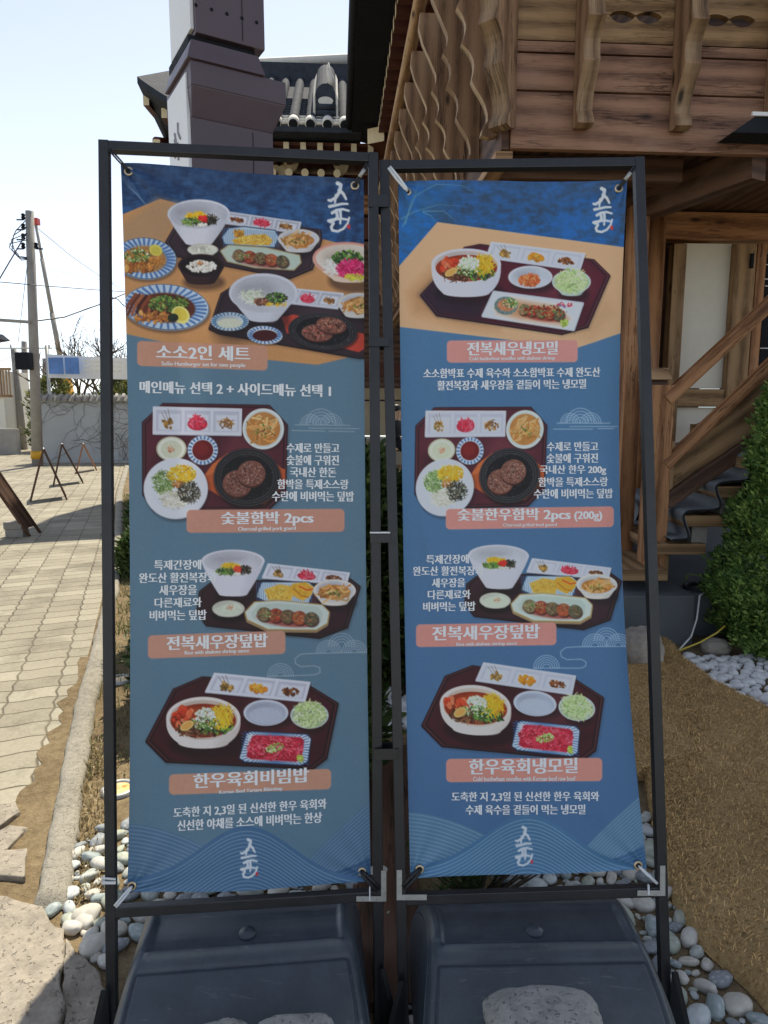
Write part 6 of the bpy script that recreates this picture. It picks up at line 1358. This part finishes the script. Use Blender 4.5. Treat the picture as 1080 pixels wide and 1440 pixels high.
# treads (each with its own plank end), risers' blocks, floor beams
for px0, px1, y0, y1, Y in ((923, 993, 765, 780, 4.60), (960, 1032, 725, 741, 4.60), (1006, 1085, 684, 700, 4.60), (1046, 1130, 643, 659, 4.60), (1090, 1180, 602, 618, 4.60)):
    a, b = sp(px0, y1, Y), sp(px1, y0, Y); q = MB(); q.box((a[0], Y, a[2]), (b[0], Y+1.3, b[2]), 1); q.build('tread', M['woodgrey'], st, bevel=.005)
for px0, px1, y0, y1 in ((972, 995, 741, 764), (1012, 1036, 700, 724), (1056, 1080, 660, 683)):
    a, b = sp(px0, y1, 4.66), sp(px1, y0, 4.66); q = MB(); q.box((a[0], 4.66, a[2]+.001), (b[0], 4.9, b[2]-.001)); q.build('riser_block', M['concrete'], st)
a, b = sp(872, 817, 4.52), sp(940, 801, 4.52); q = MB(); q.box((a[0], 4.52, a[2]), (b[0], 5.9, b[2]), 1); q.build('landing_beam', M['woodgrey'], st, bevel=.005)
a, b = sp(933, 815, 4.75), sp(941, 781, 4.75); q = MB(); q.box((a[0], 4.75, a[2]), (b[0], 4.9, b[2])); q.build('landing_post', M['woodgrey'], st)
# grey matting draped over the steps
prof2 = [(944, 760), (968, 759), (968, 750), (962, 735), (960, 722), (975, 718), (1012, 717), (1013, 706), (1008, 694), (1006, 682), (1020, 677), (1054, 676), (1056, 664), (1050, 652), (1050, 641), (1064, 636), (1100, 636), (1102, 622), (1096, 610), (1100, 600), (1150, 597)]
def smooth_path(P, n):
    P = np.array(P, float); 
    for _ in range(3):
        Q = np.empty((len(P)*2, 2)); Q[0::2] = P*.75+np.roll(P, -1, 0)*.25; Q[1::2] = P*.25+np.roll(P, -1, 0)*.75; P = np.concatenate([P[:1], Q[:-2], P[-1:]])
    return P
pc2 = smooth_path(prof2, 3); L3 = np.array([sp(x, y-1, 4.575) for x, y in pc2]); tv = np.array([0, 1., 0]); q = MB(); q.smooth = True; k = len(L3)
ny = 14; V = []
for j in range(ny):
    f = j/(ny-1); V += [tuple(p+tv*(1.25*f)+np.array([0, 0, .006*math.sin(9*f+i*.2)])) for i, p in enumerate(L3)]
q.add(V, [(j*k+i, j*k+i+1, (j+1)*k+i+1, (j+1)*k+i) for j in range(ny-1) for i in range(k-1)])
tr = np.gradient(L3, axis=0); nn = np.stack([-tr[:, 2], 0*tr[:, 0], tr[:, 0]], 1); nn /= np.linalg.norm(nn, axis=1)[:, None]; o = len(q.v); q.smooth = False
q.add([tuple(p) for p in L3]+[tuple(p-n_*.012) for p, n_ in zip(L3, nn)], [(i, i+1, k+i+1, k+i) for i in range(k-1)])
mt_ = tag(q.build('step_mat', M['carpet']), 'grey ribbed matting draped in waves over the staircase treads', 'mat')
q = MB(); q.tube([p+[0, -.004, -.004] for p in L3], .007, 6); q.build('hem', M['hem'], mt_)
# matting standing behind the left post
q = MB(); q.smooth = True; pts2 = smooth_path([(876, 700), (893, 702), (900, 715), (893, 735), (880, 735), (884, 760), (893, 775), (893, 800)], 3); L4 = np.array([sp(x, y, 5.35) for x, y in pts2]); k = len(L4)
q.add([tuple(p) for p in L4]+[tuple(p+[.0, .5, 0]) for p in L4], [(i, i+1, k+i+1, k+i) for i in range(k-1)]); tag(q.build('step_mat', M['carpet']), 'curled end of grey matting showing left of the black upright', 'mat')
# plinth
a, b = at(870, 838, 4.45), at(978, 838, 4.45); q = MB(); q.box((a[0]-.5, 4.45, 0), (b[0], 5.85, a[2])); tag(q.build('stone_plinth', M['plinth'], bevel=.008), 'blue grey dressed stone plinth under the staircase', 'plinth')
q = MB(); q.box((b[0]+.004, 4.62, 0), (4.2, 5.85, a[2]-.03)); tag(q.build('stone_plinth', M['plinth'], bevel=.008), 'darker recessed length of stone plinth behind the conifer', 'plinth')
# slate edging running away behind the bushes
t0 = thing('slate_wall', 'low dry wall of stacked dark slate running away behind the bushes', 'wall', (.2, 9, 0)); q = MB()
for j in range(7):
    y = 6.2
    while y < 12.9:
        l = .25+.4*random.random(); z = .052*j; x = .10-.02*random.random()-.066*(y-6.2)*.0; q.box((x+.0, y, z+.003), (x+.42+.0, y+l-.01, z+.049)); y += l
q.build('stone_courses', M['plinth'], t0)

# ================================================================ sign pillar
pz = R(30); pp = at(284, 560, 2.5); pil = thing('sign_pillar', 'tall purple brown sign pillar with white side panels behind the left stand', 'sign pillar', (float(pp[0]), float(pp[1]), 0), pz)
Wm = np.array(world(pil)); 
def pbox(x0, x1, y0, y1, z0, z1, name, mat, parent=None, **k):
    q = MB(); q.box((x0, y0, z0), (x1, y1, z1)); return q.build(name, M[mat], parent or pil, local=True, **k)
zz = lambda px, py, Y=2.52: float(at(px, py, Y)[2])
W0 = .288; z1, z2 = zz(272, 168), zz(268, 78); D0 = .27
pbox(0, W0, 0, D0, 0, z1, 'lower_shaft', 'pylon')
q = MB(); e = .024
q.hexa([(-.0, -.0, z1), (W0, 0, z1), (W0, D0, z1), (0, D0, z1), (-e*.3, -e*1.6, z1+.088), (W0+e*1.6, -e*1.6, z1+.088), (W0+e*1.6, D0+e, z1+.088), (-e*.3, D0+e, z1+.088)])
q.hexa([(-e*.3, -e*1.6, z1+.0881), (W0+e*1.6, -e*1.6, z1+.0881), (W0+e*1.6, D0+e, z1+.0881), (-e*.3, D0+e, z1+.0881), (-e*.3, -e*1.6, z1+.163), (W0+e*1.6, -e*1.6, z1+.163), (W0+e*1.6, D0+e, z1+.163), (-e*.3, D0+e, z1+.163)])
q.hexa([(-.02, -.05, z1+.1631), (W0*.86, -.05, z1+.1631), (W0*.86, D0, z1+.1631), (-.02, D0, z1+.1631), (0, -.03, z2+.03), (W0*.80, -.03, z2+.03), (W0*.80, D0, z2+.03), (0, D0, z2+.03)])
q.build('cornice', M['pylon'], pil, local=True, bevel=.004)
pbox(.0, W0*.80, .004, D0, z2+.031, z2+.058, 'neck_band', 'fascia'); pbox(.02, W0*.90, -.02, D0+.02, z2+.0585, z2+1.5, 'upper_shaft', 'pylon', bevel=.004)
sides = []
for x, z0_, z1_, y0_ in ((-.006, .6, z1+.14, 0.01), (.014, z2+.075, z2+1.48, 0.0)):
    o = pbox(x-.006, x+.005, y0_, D0-.005, z0_, z1_, 'side_panel', 'signwhite'); sides.append(o)
    q = MB(); r_ = random.Random(4+int(z0_*9)); z = z1_-.12
    while z > z0_+.2:
        for s_ in range(4):
            y = D0*(.25+.45*r_.random()); q.tube([(x-.0075, y, z-.02*s_), (x-.0075, y+.05*(r_.random()-.3), z-.03-.02*s_), (x-.0075, y+.07*(r_.random()-.5), z-.06-.02*s_)], .0045, 5)
        z -= .17
    q.build('lettering', M['scrib'], o, local=True)
q = MB(); q.box((W0*.74, -.0025, .3), (W0*.745, -.0005, z1-.01)); q.box((W0*.62, -.0225, z2+.07), (W0*.625, -.0205, z2+1.49)); q.box((W0*.02, -.0025, z1-.42), (W0*.735, -.0008, z1-.415)); q.build('seams', M['fascia'], pil, local=True)
q = MB()
for k in range(5): q.lathe([(.006, 0), (.004, .004), (.0005, .005)], (W0*(.08+.18*k), -.0205, z2+.14), (0, -1, 0), 8)
q.build('rivets', M['fascia'], pil, local=True)
# ================================================================ sandwich boards, block, far street
def aframe(px_apex, px_l, px_r, y_apex, y_l, y_r, Y, label, dep=.55, mat='wooddark', ang=None, th=.028):
    A, Lf, Rf = at(px_apex, y_apex, Y), G(px_l, y_l), G(px_r, y_r); A = np.array([A[0], (Lf[1]+Rf[1])/2, A[2]])
    t = thing('sandwich_board', label, 'sandwich board', (float(A[0]), float(A[1]), 0), 0, 'sandwich boards along the path')
    d = np.array([A[0], A[1], 0]); d /= np.linalg.norm(d)
    if ang is not None: d = np.array([math.sin(ang), math.cos(ang), 0])
    for f in (Lf, Rf):
        f = f+[0, 0, .006]; u = (A-f)/np.linalg.norm(A-f); n = np.cross(u, d); n = n/np.linalg.norm(n)*th/2; o = d*dep; q = MB()
        for s0, s1 in ((0, .07), (.93, 1.)):
            q.hexa([f-n+o*s0, f+n+o*s0, f+n+o*s1, f-n+o*s1, A-n+o*s0, A+n+o*s0, A+n+o*s1, A-n+o*s1], 2)
        lo = .12; a_, b_ = f+(A-f)*lo, f+(A-f)*.985
        q.hexa([a_-n*.6+o*.0705, a_+n*.6+o*.0705, a_+n*.6+o*.9295, a_-n*.6+o*.9295, b_-n*.6+o*.0705, b_+n*.6+o*.0705, b_+n*.6+o*.9295, b_-n*.6+o*.9295], 2); q.build('panel', M[mat], t)
    q = MB(); q.tube([A+d*.04, A+d*(dep-.04)], .012, 8); q.build('hinge', M['steel'], t)
aframe(62, 43, 94, 632, 706, 703, 11.8, 'brown sandwich board, nearest of the three seen edge on'); aframe(88.5, 75, 117, 625, 685, 680, 14.3, 'brown sandwich board, middle one of the three seen edge on'); aframe(115, 107, 136, 625, 667, 662, 17.1, 'reddish sandwich board, farthest one by the painted wall', mat='wood')
aframe(3, -42, 41, 660, 768, 755, 8.5, 'dark sandwich board cut by the left edge of view, its broad face towards us', dep=.27, ang=R(2), th=.035)
p = G(20, 756); q = MB(); q.box((p[0]-.11, p[1], .001), (p[0]+.11, p[1]+.15, .10)); q.box((p[0]-.12, p[1]-.01, .101), (p[0]+.10, p[1]+.14, .19)); tag(q.build('concrete_block', M['concrete'], bevel=.008), 'stacked grey concrete blocks beside the near sandwich board', 'block')
# painted wall with dry creeper
wx0, wx1, wy = -10.0, -1.2, 20.3
t = thing('garden_wall', 'pale blue painted block wall with a tiled coping at the end of the path', 'wall', (-6, wy, 0))
q = MB(); q.box((wx0, wy, 0), (wx1, wy+.2, 1.78)); q.build('wall', M['concretewhite'], t)
q = MB(); q.hexa([(wx0, wy-.12, 1.785), (wx1, wy-.12, 1.785), (wx1, wy+.3, 1.785), (wx0, wy+.3, 1.785), (wx0, wy+.05, 1.95), (wx1, wy+.05, 1.95), (wx1, wy+.13, 1.95), (wx0, wy+.13, 1.95)])
for k in range(44): q.tube([(wx0+.1+.2*k, wy-.16, 1.80), (wx0+.1+.2*k, wy+.08, 1.97)], .05, 6)
q.build('coping', M['concrete'], t)
def creeper(q, p, ang, n, r):
    P = [p]
    for k in range(n):
        ang += random.gauss(0, .35); P.append(P[-1]+np.array([math.cos(ang)*.16, 0, math.sin(ang)*.16]))
        if P[-1][2] > 1.75 or P[-1][2] < .1: ang = -ang
        if random.random() < .22 and n > 4: creeper(q, P[-1]-[0, .004, 0], ang+random.choice((-.7, .7)), n//2, r*.7)
    P = [np.array([min(max(x[0], wx0+.1), wx1), x[1], min(max(x[2], .05), 1.75)]) for x in P]; q.tube(P, list(np.linspace(r, r*.4, len(P))), 4)
q = MB(); random.seed(11)
for k in range(30): creeper(q, np.array([wx0+.9+.16*k+random.random()*.1, wy-.02-.0015*k, 1.7 if k % 2 else .1+random.random()]), random.choice((-.5, -2.6, 2.4, .6, -1.2)), 12, .007)
tag(q.build('dry_creeper', M['vine']), 'leafless creeper stems clinging to the pale blue wall', 'creeper')
# utility poles, wires
def upole(px0, px1, py0, py1, Y, r0, label, group='utility poles', arms=()):
    a, b = at(px1, py1, Y), at(px0, py0, Y); a[2] = 0 if py1 > 560 else a[2]
    t = thing('utility_pole', label, 'utility pole', tuple(a), 0, group); q = MB(); q.tube([a, (a+b)/2, b], [r0, r0*.86, r0*.7], 14); q.build('pole', M['concrete'], t)
    for z, w in arms:
        q = MB(); c = a+(b-a)*z; q.beam(c-[w, .15, 0], c+[w, -.15, 0], .06, .06)
        for s_ in (-.9, -.4, .4, .9): q.lathe([(.03, 0), (.05, .05), (.03, .09), (.05, .12), (.0005, .16)], c+[w*s_, -.15, .03], (0, 0, 1), 8)
        q.build('crossarm', M['steel'], t)
    return t, a, b
t, a, b = upole(41.5, 53, 297, 655, 19.2, .145, 'tall concrete utility pole with a dark equipment box by the painted wall')
for py in (309, 323, 337, 350):
    for s_ in (-1, 1):
        if s_ > 0 and py != 350: continue
        c = at(42-9*s_*-1 if s_ > 0 else 33, py, 19.2); q = MB(); q.beam(c, c+[.18*-s_*-1, 0, 0], .03, .03); q.lathe([(.03, 0), (.06, .04), (.04, .09), (.06, .13), (.0005, .17)], c, (0, 0, 1), 8); q.build('insulator', M['fascia'], t)
q = MB()
for k in range(4):
    q.tube([at(36+k, 310+9*k, 19.1), at(22-3*k, 325+6*k, 18.9), at(13+4*k, 348+3*k, 18.9), at(24+2*k, 360+2*k, 18.9), at(38, 362+k, 19.0)], .012, 5, False)
q.build('drop_loop', M['wire'], t)
q = MB(); c0, c1 = at(27, 520, 19.0), at(45, 496, 19.0); q.box((c0[0], 18.8, c0[2]), (c1[0], 19.05, c1[2])); q.build('equipment_box', M['fascia'], t, bevel=.02)
q = MB(); q.beam(at(-30, 448, 19.0), at(42, 453, 19.0), .06, .08); q.build('lamp_arm', M['concrete'], t)
q = MB(); q.tube([at(51.6, 634, 19.2), at(52.3, 645, 19.2)], [.158, .158], 14); q.build('warning_band', M['yellow'], t)
upole(19, 33, 491, 631, 27, .15, 'leaning wooden looking pole left of the main utility pole'); upole(34, 35, 480, 600, 34, .18, 'thin far pole with a crossarm behind the main pole', arms=((.93, 1.4),)); upole(63, 63, 504, 600, 34, .15, 'short thin pole right of the main pole', arms=((.9, .6),))
def wire(label, *P, r=.012, Y=19.):
    q = MB(); pts = [at(*p) for p in P]; q.tube(pts, r, 5, False); tag(q.build('wire', M['wire']), label, 'wire', 'overhead wires')
wire('overhead wire crossing level behind the left upright', (-40, 393, 18), (50, 401, 19), (140, 408, 22), (330, 420, 30))
wire('overhead wire rising steeply from lower left to the pole', (-40, 440, 17), (0, 391, 18), (36, 330, 19.1), r=.016); wire('sagging overhead wire leaving the pole to the right', (54, 451, 19.2), (90, 446, 20), (140, 428, 22), (180, 411, 24), r=.02)
wire('thin slanting wire high right of the pole', (54, 322, 19.2), (100, 360, 22), (150, 395, 25), (260, 450, 34), r=.008); wire('thin wire from the boom tip level to the far right', (66, 378, 25), (110, 388, 26), (175, 400, 28), r=.006); wire('low wire running right below the sagging wire', (84, 482, 24), (130, 458, 26), (178, 425, 30), r=.008); wire('wire from far left to the thin far pole', (-30, 520, 20), (20, 500, 26), (34, 486, 34), r=.01); wire('upright stay wire left of the main pole', (25, 485, 19.1), (38, 375, 19.1), r=.008)
# crane boom standing behind the wall
t = thing('crane', 'mobile crane boom with a red tip and yellow base behind the wall', 'crane', tuple(at(92, 600, 32)*[1, 1, 0])); 
q = MB(); a, b = at(84, 500, 32), at(50.5, 317, 32); q.tube([a, a+(b-a)*.33], [.11, .11], 10); q.tube([a+(b-a)*.33, a+(b-a)*.75], [.085, .085], 10); q.tube([a+(b-a)*.75, b], [.06, .06], 10); q.build('boom', M['concrete'], t)
q = MB(); c = at(50, 312, 32); q.box(c-[.14, .14, .12], c+[.14, .14, .14]); q.build('boom_tip', M['red'], t)
q = MB(); a, b = at(98, 575, 32), at(88, 522, 32); q.beam(a, b, .55, .4, (0, 1, 0)); q.build('base_ram', M['yellow'], t, bevel=.05)
q = MB(); a = at(95, 575, 32); q.box((a[0]-2.5, 31, .5), (a[0]+2.5, 33.4, a[2]+.2)); q.build('deck', M['yellow'], t, bevel=.06)
# street banner on posts
t = thing('street_banner', 'long white street banner with two blue pictures above the wall', 'banner', tuple(at(122, 530, 21)*[1, 1, 0]))
a, b, c_, d_ = at(66, 498, 21.0), at(250, 505, 21.4), at(250, 533, 21.4), at(67, 531, 21.0)
q = MB(); q.grid(lambda u, v: (a*(1-u)+b*u)*(1-v)+(d_*(1-u)+c_*u)*v+np.array([0, .05*math.sin(u*9)+.02*math.sin(u*31+v*2), -.03*math.sin(u*math.pi)]), 40, 6, True); q.build('cloth', M['bannerwhite'], t, smooth=True)
for x0, x1 in ((69, 90), (92, 112)):
    q = MB(); pa = at(x0, 503, 20.9); pb = at(x1+1, 526, 20.9); q.box((pa[0], 20.84, pb[2]), (pb[0], 20.85, pa[2])); q.build('picture', M['blueprint'], t)
q = MB()
for k in range(3):
    for j in range(7): x = 118+j*8; q.beam(at(x, 508+6*k+.06*j*4, 20.86), at(x+5.5, 508+6*k+.06*j*4, 20.86), .02, .05)
q.build('lettering', M['plaster'], t)
for px in (66, 250): q = MB(); c = at(px, 500, 21.1); q.tube([(c[0], c[1], 0), (c[0], c[1], c[2]+.3)], .05, 8); q.build('post', M['steel'], t)
# bare trees behind the wall
def bare_tree(base, h, seed, label, lean=0.):
    r_ = random.Random(seed); t = thing('bare_tree', label, 'tree', tuple(base), 0, 'bare trees behind the wall'); tr, cr = MB(), MB()
    def grow(q, p, d, L, r, k):
        P = [p]; 
        for i in range(4):
            d = d+np.array([r_.gauss(0, .12), r_.gauss(0, .12), .05]); d /= np.linalg.norm(d); P.append(P[-1]+d*L/4)
        q.tube(P, list(np.linspace(r, r*.6, 5)), 6 if k > 2 else 4, False)
        if k == 0: return
        for i in range(3 if k > 2 else r_.choice((2, 3))):
            a = r_.random()*6.28; s_ = .55+.35*r_.random(); e = d+np.array([math.cos(a), math.sin(a), .1])*s_; grow(cr, P[r_.choice((2, 3, 4))], e/np.linalg.norm(e), L*(.62+.2*r_.random()), r*.60, k-1)
    grow(tr, np.array(base, float), np.array([lean, 0, 1.]), h*.34, h*.020, 5); tr.build('trunk', M['bark'], t); cr.build('crown', M['bark'], t)
for px, Y, h, s_, lab in ((105, 27, 5.6, 1, 'bare tree with fine twigs left of the black upright'), (131, 25, 5.2, 2, 'bare tree behind the white street banner, hidden half by the upright'), (168, 26, 4.6, 4, 'bare tree between left upright and left banner edge')):
    p = at(px, 600, Y); bare_tree((p[0], Y, 0), h, s_, lab)
for px, Y, h, r, lab, k in ((168, 23, 2.6, .8, 'olive green shrub behind the wall beside the left banner edge', 70), (78, 26, 2.7, .9, 'yellow green shrub behind the wall under the street banner', 71), (12, 30, 1.6, 1.2, 'green shrub by the grey block wall far left', 72)):
    p = at(px, 600, Y); conifer('shrub', lab, (float(p[0]), Y, 0), h, r, 1200, .16, k, 'shrubs behind the wall', ((.08, .11, .03), (.30, .30, .10)), 'shrub', .3, .3)
# far left: block wall, little house, lattice gate house
q = MB(); a, b = at(-40, 603, 24.), at(22, 603, 24.); q.box((a[0], 24, 0), (b[0], 24.25, a[2])); tag(q.build('block_wall', M['concrete'], bevel=.02), 'low grey concrete block wall at the far left', 'wall')
q = MB(); a, b = at(20, 588, 30.), at(45, 588, 30.); q.box((a[0], 30, 0), (b[0], 30.3, a[2])); tag(q.build('block_wall', M['concretewhite'], bevel=.02), 'pale wall stub behind the poles at the far left', 'wall')
t = thing('small_house', 'small grey roofed house beyond the block wall', 'house', tuple(at(5, 600, 40)*[1, 1, 0])); a, b = at(-60, 585, 40), at(22, 585, 40); q = MB(); q.box((a[0], 40, 0), (b[0], 44, a[2])); q.build('wall', M['plaster'], t)
e = at(24, 580, 39.5); f = at(18, 564, 42); q = MB(); q.hexa([(a[0], 39.5, e[2]), (e[0], 39.5, e[2]), (e[0], 44.5, e[2]), (a[0], 44.5, e[2]), (a[0], 41.9, f[2]), (f[0], 41.9, f[2]), (f[0], 42.1, f[2]), (a[0], 42.1, f[2])]); q.build('roof', M['concrete'], t)
t = thing('gate_house', 'timber lattice gate house with a tiled eave cut by the left edge', 'house', tuple(at(-10, 620, 26)*[1, 1, 0])); a, b, c = at(-60, 555, 26), at(15, 555, 26), at(15, 521, 26); q = MB(); 
for k in range(9): x = b[0]-.11*k; q.box((x-.03, 26, a[2]), (x, 26.06, c[2]))
q.box((a[0], 25.99, c[2]+.001), (b[0]+.05, 26.07, c[2]+.10)); q.box((a[0], 25.99, a[2]-.10), (b[0]+.05, 26.07, a[2]-.001)); q.build('lattice', M['woodpale'], t)
q = MB(); q.box((a[0], 26.07, 0), (b[0]-.3, 28, c[2])); q.build('wall', M['plaster'], t); q = MB(); c = at(7, 478, 26); d = at(2, 470, 26)
q.hexa([(a[0], 25.7, c[2]-.3), (c[0], 25.7, c[2]), (c[0], 26.4, c[2]), (a[0], 26.4, c[2]-.3), (a[0], 26, c[2]+.3), (d[0], 26, d[2]), (d[0], 26.1, d[2]), (a[0], 26.1, c[2]+.3)]); q.build('roof', M['tile'], t)
# distant hills
q = MB(); vs = []; n = 80
for i in range(n):
    x = -900+i*1800/(n-1); z = 38+16*math.sin(i*.31)+9*math.sin(i*.83+1)+4*math.sin(i*2.1); vs += [(x, 900, -1), (x, 1100, z)]
q.smooth = True; q.add(vs, [(2*i, 2*i+2, 2*i+3, 2*i+1) for i in range(n-1)]); tag(q.build('hills', simple('hazy far hillside', (.20, .26, .28), .95, .2, .02)), kind='structure')
